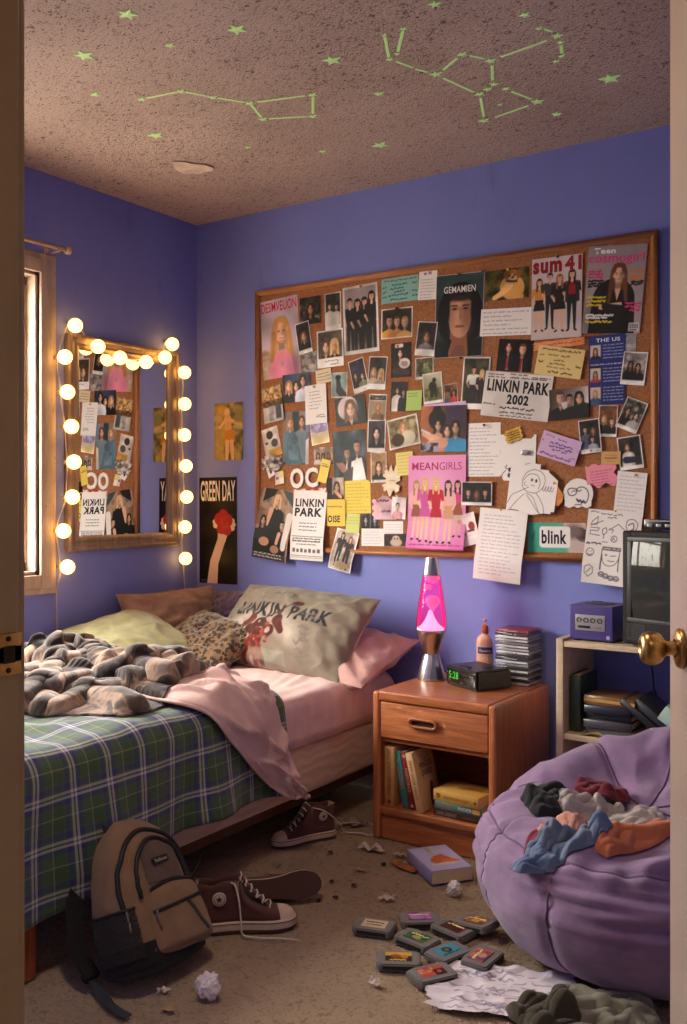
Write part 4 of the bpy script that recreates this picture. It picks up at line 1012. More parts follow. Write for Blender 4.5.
sheet('photo_print', 'dark print of a bride and groom beside the green sticky note', 'photo', [(390.8, 382.3), (408.8, 381.1), (406.4, 411.9), (390.8, 410.7)], both(fill(DARK, 4, 7), lambda cv: (cv.bust(.38, .3, .3, HR[3], SK[0], (214, 206, 200), True), cv.bust(.74, .36, .3, HR[3], SK[1], (30, 28, 30), True), cv.poly([(.28, .45), (.5, .45), (.44, .75)], (214, 206, 200)))))
sheet('sticky_note', 'square bright green sticky note with two short lines', 'sticky note', [(406.9, 391.4), (421.6, 389.7), (422.3, 410.7), (406.4, 410.7)], lines(2, .14, .28, (90, 110, 60), .04, .014, 8, .5), bg=(176, 208, 112), curl='lift')
sheet('instant_photo', 'tilted instant photo of riders in a meadow with a thick white edge', 'photo', [(421.6, 374.6), (441.4, 371.1), (443.7, 402.5), (424.4, 404.2)], polaroid(both(lambda cv: (cv.grad((206, 198, 176), (92, 92, 54)), cv.mottle(6, 9, [(70, 72, 40), (130, 124, 80)], region=(0, .5, 1, 1)), cv.ell(.5, .45, .2, .22, (48, 40, 28)), cv.cap(.5, .5, .42, .75, .1, .08, (40, 34, 24)), cv.cap(.6, .5, .66, .75, .08, .06, (40, 34, 24)), cv.ell(.6, .25, .1, .1, (40, 34, 30))),), b_=.14))
sheet('photo_print', 'small brown print of two girls tucked behind the meadow photo', 'photo', [(443.4, 385), (456.5, 382.7), (459.3, 402.5), (445.1, 403.7)], bordered(group_photo(WARM, 2, .3, .5, 61), .05), curl='lift')
sheet('instant_photo', 'tall instant photo of a couple, he in a white shirt, in dark trees', 'photo', [(464.2, 357.6), (491.4, 356.4), (486.8, 409.5), (460, 409)], polaroid(both(fill([(24, 26, 18), (58, 58, 38), (90, 84, 60)], 5, 9), lambda cv: (cv.full(.42, .18, 1.05, HR[3], SK[1], (224, 220, 214), (44, 40, 42), legs=(44, 40, 42), skirt=False, long=False, w=1.25), cv.full(.72, .24, 1.05, HR[4], SK[2], (50, 38, 40), (46, 34, 36), legs=(44, 34, 36), w=1.1))), b_=.2))
sheet('photo_print', 'glossy print of two men in black suits', 'photo', [(499.6, 337.3), (533.4, 341.3), (531.5, 372), (496.1, 371)], both(fill([(18, 14, 14), (44, 34, 30)], 3, 3), lambda cv: (cv.bust(.3, .25, .26, HR[3], SK[1], (30, 28, 30), True, top2=(200, 190, 190)), cv.bust(.7, .32, .28, HR[1], SK[0], (26, 26, 28), False, top2=(206, 198, 196)), cv.cap(.7, .62, .68, .95, .025, .035, (140, 30, 50)), cv.cap(.3, .55, .3, .9, .025, .03, (150, 40, 46)))), mat=GLOSSY)
def lp02(cv):
    cv.mottle(4, 5, [(206, 198, 192), (224, 216, 210)])
    for k, (x0, x1, y) in enumerate(((.05, .28, .07), (.38, .62, .05), (.7, .95, .09), (.05, .3, .13), (.38, .9, .12))): cv.scrib(y, x0, x1, .012, .005, (60, 56, 58), k)
    cv.scrib(.78, .28, .78, .03, .008, (40, 36, 40), 3); cv.scrib(.88, .28, .78, .02, .006, (60, 56, 60), 4); cv.scrib(.95, .3, .76, .018, .005, (70, 66, 70), 5); cv.scrib(.72, .03, .2, .02, .006, (70, 66, 70), 6)
    cv.rect(0, 0, 1, .02, (190, 180, 176))
sheet('concert_sign', 'wide grey white concert sign with bold black lettering and a year', 'sign', [(485.6, 368.8), (553.8, 377.2), (547.5, 422), (481, 415.3)], lp02, [('LINKIN PARK', .05, .17, .96, .44, (26, 24, 26), .045), ('2002', .37, .48, .69, .70, (26, 24, 26), .045)], curl='soft')
sheet('instant_photo', 'wide instant print of a reclining couple in a sunny garden, below the green note', 'photo', [(386.6, 421.4), (416.9, 412.6), (420.9, 443.1), (390.8, 451)], bordered(both(fill([(60, 48, 30), (130, 114, 74), (206, 190, 150)], 5, 12), lambda cv: (cv.bust(.52, .38, .3, HR[2], SK[0], (206, 190, 160), True), cv.ell(.62, .7, .24, .2, (206, 194, 166)), cv.ell(.3, .72, .2, .18, (70, 44, 28)))), .05), curl='lift')
sheet('white_sheet', 'pale violet sheet corner behind the print of three laughing friends', 'paper', [(423.5, 406.5), (466, 399.5), (466, 408), (423.5, 414)], lambda cv: cv.grad((222, 190, 226), (206, 170, 206)))
def laugh3(cv):
    cv.grad((170, 96, 56), (92, 60, 70), horiz=True); cv.rect(.5, 0, 1, .5, (66, 52, 76), soft=.2); cv.mottle(4, 5, [(150, 84, 50), (190, 114, 66)], region=(0, .1, .35, .8), a=.6)
    cv.ell(.36, .12, .1, .12, (28, 18, 18)); cv.ell(.36, .3, .19, .2, (28, 20, 20)); cv.bust(.38, .42, .21, (28, 20, 20), SK[0], (206, 150, 120), True); cv.bust(.58, .55, .22, (58, 34, 26), SK[2], (196, 130, 110), True); cv.bust(.76, .48, .24, (40, 26, 24), SK[0], (60, 140, 190), True)
    cv.cap(.08, .6, .4, .78, .05, .09, SK[0]); cv.cap(.5, .8, .2, .85, .1, .08, SK[1]); cv.ell(.9, .9, .22, .16, (66, 150, 200)); cv.mottle(12, 3, [(30, 28, 44), (150, 140, 160)], .4, .6, region=(0, .8, .4, 1)); cv.cap(.02, .52, .2, .6, .02, .02, (214, 206, 210))
sheet('photo_print', 'large print of three laughing women squeezed together, one in bright blue', 'photo', [(422.5, 409), (467.2, 402), (465.8, 452.4), (419.7, 451)], laugh3, mat=GLOSSY)
sheet('sticky_note', 'pale yellow sticky note with tiny writing at the top corner of the pink poster', 'sticky note', [(394.8, 453.3), (413, 451), (413.4, 475), (397.6, 475.7)], lines(6, .15, .85, (150, 134, 80), .03, .008, 3), bg=(226, 208, 120), curl=None)
def pinkposter(cv):
    cv.grad((232, 152, 200), (214, 112, 176)); cv.ell(.5, .55, .42, .6, (238, 176, 214), .6, soft=.3)
    F = [(.86, .27, .86, (44, 28, 26), (216, 170, 140), (206, 70, 130), (150, 84, 60)), (.70, .27, .93, (60, 36, 28), (228, 186, 160), (232, 178, 172), (214, 156, 122)), (.15, .27, .9, (176, 128, 74), (230, 184, 154), (232, 176, 164), (150, 84, 66)),
         (.30, .24, .92, (216, 168, 96), (236, 190, 160), (202, 84, 160), (200, 84, 158)), (.49, .24, .93, (226, 182, 112), (238, 190, 160), (190, 24, 54), (188, 24, 52))]
    for x, y0, y1, hr, sk, tp, bt in F: cv.full(x, y0, y1, hr, sk, tp, bt, w=1.0)
    cv.scrib(.945, .06, .97, .014, .007, (180, 60, 120), 4); cv.rect(0, .985, 1, 1, (180, 60, 110))
sheet('pink_poster', 'pink film poster with five standing young women under a magenta title', 'poster', [(408.8, 455.7), (465.8, 454.7), (465.8, 550.7), (407.6, 549.1)], pinkposter, [('MEAN', .07, .075, .53, .155, (176, 18, 92), .012), ('GIRLS', .55, .075, .93, .155, (176, 18, 92), -.005)], curl=lambda u, v: .019 * np.clip((.3 - v) / .25, 0, 1), mat=GLOSSY)
sheet('lined_list', 'white page of dense handwriting right above the dark trio photo', 'note', [(467.7, 423.8), (501.2, 421.9), (499.6, 476.6), (467.7, 476.6)], lines(14, .1, .95, (120, 110, 126), .018, .005, 8, .5, .07, .94))
sheet('instant_photo', 'wide dark instant photo of three people in black beside the pink poster', 'photo', [(461.9, 482), (492.6, 481.5), (491.4, 505.3), (461.2, 505.3)], both(group_photo([(14, 12, 12), (36, 30, 30)], 3, .2, .5, 71, tops=[(18, 16, 18)] * 3), lambda cv: border(cv, .03, .03, .03, .10)))
sheet('instant_photo', 'tilted white print of flowers and a red berry over the edge of the pink poster', 'photo', [(454.9, 518.1), (475.1, 509.9), (479.8, 542.5), (462.3, 547.9)], both(lambda cv: cv.grad((232, 206, 206), (226, 214, 206)), lambda cv: (cv.cap(.22, .3, .28, .62, .08, .07, (120, 140, 60)), cv.ell(.2, .2, .12, .12, (224, 140, 130)), cv.ell(.72, .42, .16, .2, (140, 40, 34)), cv.cap(.5, .55, .8, .56, .05, .04, (70, 60, 54)), cv.rect(0, .72, 1, 1, (236, 230, 228)))), curl='side')
sheet('long_list', 'long white handwritten letter hanging over the bottom frame rail', 'note', [(480.5, 505.7), (527.5, 513), (523.3, 583.3), (475.1, 578.6)], lines(17, .1, .9, (150, 130, 160), .014, .0035, 14, .5, .1, .9), curl='hang')
# drawings
sheet('torn_paper', 'dark red torn paper behind the crinkled yellow scrap', 'scrap', [(500.5, 434), (515, 436), (514.8, 453), (500.2, 449.5)], lambda cv: cv.mottle(4, 3, [(120, 20, 24), (170, 40, 40)]))
def back_sketch(cv):
    K = (60, 54, 64); cv.curve([(.3, .48), (.26, .52), (.34, .54), (.55, .55), (.6, .58)], .008, K); cv.curve([(.27, .56), (.18, .64), (.22, .74), (.36, .75), (.4, .66), (.34, .6)], .008, K); cv.ell(.37, .64, .05, .05, K); cv.rect(.34, .52, .48, .58, (30, 28, 34)); cv.curve([(.24, .84), (.27, .88), (.22, .93)], .007, K)
sheet('sketch_paper', 'torn white sheet with a half hidden pen sketch behind the figure drawing', 'drawing', [(497, 436), (537, 433), (534, 500), (494, 497)], back_sketch, clip=lambda u, v: ~((u > .42) & (u < .93) & (v > .96)) & ((u > .5) & (v > .05 + .2 * (u < .62)) | ((v > .28 - .0 * u) & (u > .12 * (v < .75)) & (v > .5 - u)) ) & ~((v > .94) & (u > .2) & (u < .9) & (v > 1.5 - u)), curl='lift')
def figure_sketch(cv):
    K = (70, 64, 74); r = .0042
    cv.curve([(.28, .33), (.36, .2), (.52, .14), (.68, .2), (.74, .34), (.68, .5), (.55, .58), (.38, .56), (.29, .47), (.28, .33)], r, K); cv.curve([(.3, .36), (.4, .24), (.56, .24), (.64, .36), (.62, .5)], r, K)
    cv.ell(.47, .34, .022, .03, K); cv.ell(.56, .35, .022, .035, K); cv.curve([(.46, .43), (.5, .45), (.54, .44)], r * .8, K); cv.curve([(.34, .38), (.32, .44), (.38, .46)], r * .8, K)
    cv.curve([(.02, .82), (.1, .66), (.24, .58), (.42, .48)], r, K); cv.curve([(.08, .95), (.18, .8), (.34, .62)], r, K); cv.curve([(.38, .6), (.52, .66), (.62, .82), (.72, .98), (.78, .95), (.76, .82), (.66, .66), (.58, .58)], r, K); cv.curve([(.4, .64), (.5, .74), (.62, .88), (.72, .97)], r, K)
    for k in range(4): cv.curve([(.72 + k * .055, .42), (.71 + k * .055, .5), (.74 + k * .055, .52), (.76 + k * .055, .44)], r * .8, K)
    cv.curve([(.3, .06), (.5, .0), (.72, .06), (.86, .2)], r, K)
sheet('figure_drawing', 'big white cut out pen drawing of a long eared figure folding its arms', 'drawing', [(510, 459), (560.5, 466), (553.5, 518), (508, 511)], figure_sketch, clip=lambda u, v: (v < .98 - .9 * np.clip(.16 - u, 0, 1)) & ~((u > .62) & (v > .88)) & ~((u > .80) & (v > .70 + (1 - u) * .7)) & (v > .06 * (1 + np.sin(u * 9)) * .5) & ~((u > .93) & (v < .1)), curl='lift')
sheet('torn_paper', 'crinkled mustard yellow scrap with slanted marker writing', 'scrap', [(504.2, 431.9), (520.6, 424.9), (524, 437.7), (506.6, 445.9)], both(fill([(196, 150, 40), (224, 180, 66)], 5, 3), lambda cv: [cv.scrib(.25 + .17 * k, .18, .82, .06, .018, (60, 44, 20), k) for k in range(4)]), clip=torn(8, .07), curl='lift')
def clip_metal():
    c, w, h, a = fit_quad([(521, 450), (529.3, 450.4), (529.2, 455.2), (521, 455)], CORK_Y + .012)
    b = MB(); b.box(-w / 2, w / 2, -h / 2, h / 2, -.004, .002, .0015); b.tube([(-w * .3, -h / 2, .002), (-w * .3, h * .1, .006), (w * .3, h * .1, .006), (w * .3, -h / 2, .002)], .0009, 6)
    tag(b.build('paper_clamp', M('steel_clip', (170, 166, 164), .3, .9), mw=wall_frame(c, a)), 'small steel clamp holding the torn white sketch', 'clip')
clip_metal()
# ---- near end of the board -----------------------------------------------------------------
def fourband(cv):
    cv.grad((214, 200, 200), (190, 176, 176)); cv.rect(0, .82, 1, 1, (206, 190, 186), soft=.1)
    F = [(.16, .25, .9, (70, 40, 26), (214, 140, 54), (28, 26, 30), True, True), (.37, .19, .88, (40, 30, 26), (58, 54, 52), (30, 30, 34), False, False), (.56, .22, .92, (150, 96, 54), (30, 26, 28), (28, 24, 28), True, True), (.8, .18, .92, (26, 22, 22), (150, 24, 34), (30, 28, 32), False, True)]
    for x, y0, y1, hr, tp, bt, sk, lg in F: cv.full(x, y0, y1, hr, SK[0], tp, bt, skirt=sk, legs=None if sk else bt, long=lg, w=1.15, arm=(34, 32, 34) if x > .7 else None)
    cv.cap(.71, .36, .7, .55, .03, .03, (40, 36, 38)); cv.cap(.9, .36, .92, .55, .04, .03, (40, 36, 38))
sheet('band_poster', 'white poster of four people, one in orange, under heavy red lettering', 'poster', [(532.5, 259.6), (583.4, 253.3), (580.6, 335.7), (530.8, 341.4)], fourband, [('sum', .02, .045, .60, .19, (150, 24, 30), .05), ('41', .66, .01, .985, .19, (150, 24, 30), .05)])
sheet('orange_strip', 'torn orange paper strip with pencil writing below the red lettered poster', 'paper strip', [(533, 342.7), (585.1, 336.4), (586.4, 345.2), (532.5, 350.2)], lambda cv: (cv.mottle(6, 4, [(222, 130, 76), (236, 152, 100)]), cv.scrib(.5, .3, .9, .03, .005, (120, 70, 40), 3)), clip=torn(3, .05))
sheet('yellow_ticket', 'tilted pale yellow ticket with typed rows', 'ticket', [(539.5, 344.7), (585.1, 350.2), (580.6, 380.2), (533.8, 373.2)], lambda cv: [cv.scrib(y, x0, x1, .035, r_, (84, 70, 40), s) for y, x0, x1, r_, s in ((.12, .1, .9, .01, 1), (.3, .25, .45, .008, 2), (.3, .52, .72, .009, 3), (.45, .38, .6, .007, 4), (.58, .3, .62, .008, 5), (.7, .25, .75, .006, 6), (.85, .3, .5, .012, 7), (.86, .58, .8, .012, 8), (.33, .06, .14, .008, 9), (.55, .06, .15, .012, 10), (.6, .86, .95, .012, 11))], bg=(226, 200, 132))
sheet('grey_leaflet', 'narrow grey leaflet peeking out from behind the blue info sheet', 'leaflet', [(623, 333), (636.4, 332.5), (636, 350.5), (623, 351)], fill([(120, 118, 122), (190, 186, 184)], 4, 3))
def thesis(cv):
    cv.grad((36, 50, 122), (30, 40, 104))
    for k, y in enumerate((.14, .47, .74)): 
        cv.rect(.05, y, .33, y + .2, (206, 186, 172)); cv.bust(.19, y + .085, .15, HR[k], SK[k], TP[k], True); cv.rect(.05, y + .2, .33, y + .3, (36, 48, 116)) if k < 2 else None
        for j in range(5): cv.scrib(y + .01 + .045 * j, .4, .93, .014, .008, (170, 176, 206), k * 9 + j)
    cv.scrib(.42, .06, .9, .014, .009, (200, 204, 220), 40)
sheet('info_sheet', 'royal blue printed sheet with three small portraits in a column', 'leaflet', [(587.6, 335.7), (624.4, 333.9), (626.4, 404), (590.1, 405.3)], thesis, [('THE US', .2, .045, .86, .10, (226, 224, 230), .02)])
def teenmag(cv):
    cv.grad((150, 140, 142), (168, 156, 156)); cv.rect(.0, .62, .22, 1, (126, 112, 112), soft=.15); 
    cv.cap(.5, .62, .5, 1.05, .36, .4, (30, 28, 30)); cv.bust(.56, .335, .33, (104, 62, 36), (226, 178, 148), (30, 28, 30), True, hairw=.95, shw=.9); cv.cap(.46, .40, .42, .66, .045, .03, (100, 58, 34), soft=.03); cv.cap(.67, .40, .71, .62, .04, .03, (116, 70, 40), soft=.03); cv.poly([(.51, .50), (.61, .50), (.56, .63)], (218, 170, 142)); cv.cap(.3, .70, .62, .67, .04, .035, (218, 170, 142)); cv.cap(.7, .72, .36, .69, .055, .05, (34, 32, 34))
    for k, (x0, x1, y, c) in enumerate(((.05, .27, .29, (200, 40, 110)), (.05, .27, .325, (200, 40, 110)), (.05, .27, .36, (200, 40, 110)), (.05, .3, .40, (30, 28, 32)), (.05, .3, .43, (30, 28, 32)), (.05, .24, .46, (30, 28, 32)), (.05, .36, .585, (214, 190, 40)), (.05, .36, .63, (214, 190, 40)), (.05, .3, .675, (214, 190, 40)), (.06, .52, .79, (226, 222, 220)), (.06, .44, .82, (226, 222, 220)), (.06, .5, .865, (214, 190, 40)), (.76, .97, .31, (220, 120, 40)), (.76, .97, .36, (220, 120, 40)), (.76, .95, .39, (220, 120, 40)), (.72, .97, .665, (214, 50, 120)), (.72, .97, .70, (214, 50, 120)), (.8, .95, .74, (214, 50, 120)), (.78, .97, .42, (40, 38, 42)), (.78, .97, .45, (40, 38, 42)))):
        cv.scrib(y, x0, x1, .026, .014, c, k)
    cv.rect(.80, .88, .97, .975, (226, 222, 220))
    for k in range(11): cv.rect(.815 + k * .0135, .89, .815 + k * .0135 + (.004 + .004 * (k % 3 == 0)), .945, (26, 24, 26))
    cv.scrib(.96, .815, .95, .01, .006, (26, 24, 26), 4)
sheet('teen_magazine', 'glossy teen magazine with a long haired woman in black under a hot pink title', 'magazine', [(588.4, 246.3), (647.2, 243.8), (640.2, 333.9), (582.6, 332.7)], teenmag, [('Teen', .10, .025, .47, .092, (240, 236, 236), .03), ('cosmogirl', .02, .085, .965, .225, (226, 36, 130), .01)], mat=GLOSSY, base=CORK_Y + .003)
sheet('photo_print', 'dark print of an embracing couple, one in a white jacket, below the yellow ticket', 'photo', [(549.3, 390.8), (588.4, 385.2), (588.9, 417), (550, 421)], both(lambda cv: cv.grad((60, 46, 34), (206, 196, 190), horiz=True), lambda cv: (cv.bust(.28, .3, .3, HR[1], SK[0], (24, 22, 24), False), cv.poly([(.3, .45), (.48, .42), (.4, .9)], (216, 208, 204)), cv.bust(.52, .38, .24, HR[3], SK[1], (28, 26, 28), False), cv.bust(.76, .36, .28, HR[3], SK[0], (30, 28, 30), True), cv.cap(.5, .8, .9, .7, .14, .14, (34, 32, 34)))))
sheet('instant_photo', 'instant photo of two people in black jackets right of the blue info sheet', 'photo', [(624.4, 350.9), (647.7, 352.7), (644.7, 385.8), (619.7, 384)], polaroid(group_photo(GREY, 2, .28, .42, 81, tops=[(26, 26, 26), (30, 28, 30)], spread=.75), b_=.2))
sheet('instant_photo', 'instant photo of two brown haired friends under the blue info sheet', 'photo', [(598.4, 406), (620, 404), (614.7, 437.3), (598.4, 436)], polaroid(group_photo([(90, 56, 30), (140, 92, 56)], 2, .34, .48, 82, tops=[(54, 40, 34), (40, 34, 36)], hairs=[HR[2], HR[1]]), b_=.16))
sheet('instant_photo', 'strongly tilted instant photo of people lounging, near the end frame rail', 'photo', [(627.7, 396), (648.2, 404), (636.1, 434.2), (615.1, 426.1)], polaroid(group_photo([(26, 30, 26), (96, 90, 80), (180, 170, 160)], 2, .3, .45, 83, tops=[(34, 32, 34), (190, 184, 180)]), b_=.18))
sheet('instant_photo', 'instant photo of a family group with a dotted lower margin beside the lavender ticket', 'photo', [(577.4, 420.5), (598.8, 418.6), (602.3, 451.7), (581.4, 454.3)], both(polaroid(both(fill(DARK, 4, 84), lambda cv: (cv.bust(.3, .3, .26, HR[3], SK[0], (90, 96, 116), False), cv.bust(.66, .34, .26, HR[1], SK[1], (44, 40, 46), True), cv.bust(.6, .6, .24, HR[3], SK[0], (170, 176, 190), False))), b_=.2), lambda cv: (cv.ell(.2, .92, .03, .03, (190, 160, 120)), cv.ell(.5, .92, .05, .04, (170, 70, 50)), cv.ell(.8, .92, .03, .04, (190, 160, 110)))))
sheet('lavender_ticket', 'tilted lavender note with dark blue doodled lettering', 'ticket', [(544.1, 428.6), (581.4, 443.1), (574.9, 467.5), (537.1, 453.6)], lambda cv: [cv.scrib(y, x0, x1, .05, r_, (70, 54, 120), s) for y, x0, x1, r_, s in ((.15, .1, .3, .006, 1), (.2, .42, .62, .008, 2), (.38, .25, .8, .012, 3), (.5, .25, .82, .012, 4), (.62, .35, .7, .009, 5), (.85, .08, .85, .012, 6), (.35, .03, .1, .006, 7), (.75, .8, .95, .006, 8))], bg=(206, 170, 206), curl='soft')
sheet('instant_photo', 'instant photo of a seated woman in white, just above the hanging letter page', 'photo', [(616.8, 438.4), (640.3, 434.2), (643.8, 467.5), (620.3, 471)], polaroid(both(fill([(24, 24, 22), (70, 64, 56)], 5, 85), lambda cv: (cv.bust(.4, .32, .26, HR[1], SK[0], (206, 196, 192), True), cv.cap(.3, .7, .8, .72, .14, .12, (40, 44, 56)), cv.ell(.75, .4, .14, .2, (40, 38, 36)))), b_=.16))
sheet('torn_note', 'pink torn note with cramped pen writing', 'note', [(583, 464), (616.3, 462.5), (618.5, 486), (590, 491)], lines(6, .3, .85, (150, 60, 90), .022, .006, 9, .4, .15, .85), bg=(232, 142, 160), clip=lambda u, v: (v > .12 + .08 * np.sin(u * 13) + .25 * np.clip(.35 - u, 0, 1)) & (v < .98 - .14 * (u < .28) * 0 - .05 * np.sin(u * 17)) & (u < .97 - .06 * np.sin(v * 14)), curl='lift')
sheet('paper_stub', 'small tan stub with a red printed line over the pink note', 'ticket', [(601.9, 451.7), (620.3, 451.2), (621, 464.7), (600.7, 464)], lambda cv: (cv.scrib(.3, .2, .8, .04, .008, (130, 100, 60), 1), cv.rect(.18, .45, .82, .58, (180, 76, 50), .7), cv.scrib(.75, .3, .7, .03, .008, (130, 100, 60), 3)), bg=(206, 164, 104), curl='soft')
sheet('lined_list', 'white letter page hanging at the end rail just above the television', 'note', [(617.5, 470.6), (648.2, 473.4), (642.6, 516), (614, 513)], lines(10, .12, .9, (140, 132, 156), .018, .005, 18, .4, .1, .92), curl='lift')
sheet('orange_corner', 'small orange paper corner sticking out between the two drawings', 'scrap', [(552, 478), (563, 486), (563.5, 504), (553, 508)], fill([(206, 130, 66), (222, 150, 84)], 3, 3), clip=lambda u, v: (u < .2 + v * .0 + (1 - np.abs(v - .35) * 1.6)), bg=(210, 140, 76))
def snail(cv):
    K = (52, 48, 56); r = .014
    cv.curve([(.18, .5), (.16, .38), (.28, .32), (.42, .36), (.44, .48), (.34, .56), (.22, .54), (.18, .5)], r, K); cv.curve([(.28, .46), (.34, .4), (.4, .44)], r * .7, K); cv.curve([(.42, .36), (.6, .28), (.78, .36), (.84, .56), (.76, .78), (.6, .74), (.44, .66)], r, K); cv.curve([(.46, .38), (.52, .42), (.6, .38)], r, K)
    cv.curve([(.46, .68), (.52, .76), (.58, .7), (.62, .8), (.68, .72), (.74, .8)], r * 1.4, K); cv.curve([(.4, .86), (.5, .84), (.62, .86)], r * .8, K)
sheet('round_drawing', 'round cut white paper with a pen doodle of a curled creature', 'drawing', [(563.5, 478.5), (593.2, 478.5), (593.5, 509.5), (563.5, 508.5)], snail, clip=lambda u, v: (np.hypot(u - .5, (v - .5)) < .5) & (v > .07 + .03 * np.sin(u * 22)) | ((v < .35) & (v > .06 + .03 * np.sin(u * 22)) & (u > .06) & (u < .94)), curl='lift')
def banner(cv):
    cv.grad((60, 164, 138), (84, 178, 150), horiz=True); cv.rect(.52, 0, 1, 1, (206, 186, 180)); cv.poly([(.5, 0), (.62, 0), (.72, 1), (.5, 1)], (84, 170, 146)); cv.ell(.93, .4, .13, .1, (40, 30, 32), rot=.9); cv.ell(.8, .3, .16, .12, (120, 100, 96), soft=.1); cv.rect(.7, .6, 1, 1, (196, 176, 170), soft=.1)
    cv.poly([(.06, .5), (.12, .25), (.14, .4), (.1, .7)], (52, 130, 112)); cv.rect(.21, .13, .74, .84, (238, 234, 232), rad=.05)
sheet('banner_print', 'green and white banner strip with a black band word on a white plate', 'banner', [(527.8, 522.9), (586, 522.7), (585.3, 552.5), (527.8, 552)], banner, [('blink', .245, .25, .68, .72, (24, 24, 26), .03)], curl=None)
def doodles(cv):
    K = (66, 60, 72); r = .0055
    cv.scrib(.04, .06, .2, .03, .006, K, 1); cv.scrib(.06, .25, .65, .035, .006, K, 2); cv.scrib(.1, .38, .55, .03, .006, K, 3)
    cv.line([(.08, .22), (.1, .17), (.2, .1), (.2, .2), (.08, .22), (.3, .15)], r, K); cv.line([(.08, .25), (.24, .25), (.22, .29), (.08, .29), (.08, .34), (.26, .35)], r, K)
    cv.curve([(.3, .27), (.36, .24), (.38, .3), (.32, .33), (.3, .27)], r, K); cv.line([(.34, .33), (.33, .39)], r, K); cv.line([(.42, .27), (.58, .18), (.84, .32)], r, K); cv.line([(.42, .25), (.5, .26), (.48, .3)], r, K)
    cv.curve([(.72, .2), (.74, .12), (.84, .1), (.92, .15), (.9, .24), (.8, .29), (.72, .2)], r, K); cv.curve([(.76, .18), (.84, .15), (.86, .22), (.8, .25)], r * 1.6, K)
    cv.ell(.53, .38, .06, .06, K); cv.ell(.53, .38, .048, .048, (238, 232, 228)); cv.line([(.5, .40), (.52, .36), (.55, .40)], r, K)
    cv.scrib(.46, .04, .3, .035, .011, K, 5); cv.scrib(.43, .32, .42, .01, .004, K, 6)
    cv.ell(.12, .58, .075, .075, K); cv.ell(.12, .58, .064, .064, (238, 232, 228)); cv.line([(.09, .57), (.1, .57)], r, K); cv.line([(.14, .57), (.15, .57)], r, K); cv.curve([(.08, .6), (.12, .62), (.16, .6)], r, K)
    cv.curve([(.34, .52), (.34, .62), (.4, .72), (.5, .74), (.6, .71), (.66, .62), (.66, .52)], r, K); cv.rect(.34, .49, .68, .54, K, .8); cv.scrib(.515, .36, .66, .02, .006, (220, 214, 214), 4); cv.ell(.42, .6, .02, .016, K); cv.line([(.5, .61), (.6, .6)], r, K); cv.curve([(.46, .67), (.52, .68), (.58, .67)], r, K); cv.line([(.34, .6), (.33, .8)], r * 2.2, K); cv.line([(.66, .6), (.66, .8)], r * 1.6, K)
    cv.line([(.05, .78), (.13, .75), (.2, .78), (.2, .86), (.12, .91), (.05, .86), (.05, .78)], r, K); cv.line([(.08, .86), (.17, .79)], r, K)
    for x, y in ((.36, .86), (.44, .88), (.54, .9), (.64, .9)): cv.ell(x, y, .06, .05, K, .8); cv.ell(x, y, .04, .03, (200, 194, 196)); cv.line([(x - .03, y), (x + .03, y + .01)], r, K)
sheet('doodle_sheet', 'white sheet of pen doodles, faces and badges hanging behind the television', 'drawing', [(587.7, 507.6), (643.1, 514.1), (637, 588), (584.2, 581.6)], doodles, curl='hang')

# ---- push pins ------------------------------------------------------------------------------
def pin(px, py, c, lb, off=CORK_Y + .012):
    p = on_back(px, py, off - .006)
    b = MB(); b.lathe([(0, -.007), (.0006, -.007), (.0008, 0), (.0042, .0002), (.0046, .0014), (.0032, .002), (.0026, .0055), (.0040, .0072), (.0040, .0086), (0, .0092)], 12, cap=False)
    o = b.build('push_pin', M('pin_%d_%d_%d' % c, c, .3), mw=wall_frame(p)); tag(o, lb, 'push pin', 'push pins on the cork board')
for a in [(361, 286.5, (120, 130, 40), 'olive push pin on the print of four musicians'), (314.5, 387, (190, 150, 30), 'yellow push pin at the head of the white list'), (397, 308.5, (60, 20, 24), 'dark red push pin on the three people in mustard'),
          (459.5, 274.3, (30, 84, 56), 'green push pin at the top of the hooded portrait poster'), (483, 271.8, (40, 96, 60), 'green push pin at the upper corner of the hooded portrait poster'), (508, 269.6, (206, 190, 60), 'yellow push pin on the puppy print'),
          (558, 257, (40, 40, 56), 'dark push pin above the red lettering'), (484.5, 425, (40, 38, 44), 'black push pin on the page of dense handwriting'), (501.6, 510, (206, 176, 40), 'yellow push pin on the long handwritten letter'),
          (510, 508.5, (40, 120, 70), 'green push pin at the lower corner of the figure drawing'), (580, 443.5, (40, 110, 190), 'blue push pin on the lavender note'), (461, 358, (50, 34, 36), 'dark push pin beside the hooded portrait foot'), (492.5, 483, (190, 170, 50), 'yellow push pin on the dark trio photo'),
          (586, 337.5, (120, 60, 40), 'copper push pin at the corner of the blue info sheet'), (616, 511, (206, 176, 60), 'yellow push pin on the doodle sheet'), (636, 475, (206, 180, 60), 'yellow push pin on the letter page above the television'), (327, 491.5, (206, 170, 40), 'yellow push pin on the concert flyer')]: pin(*a)

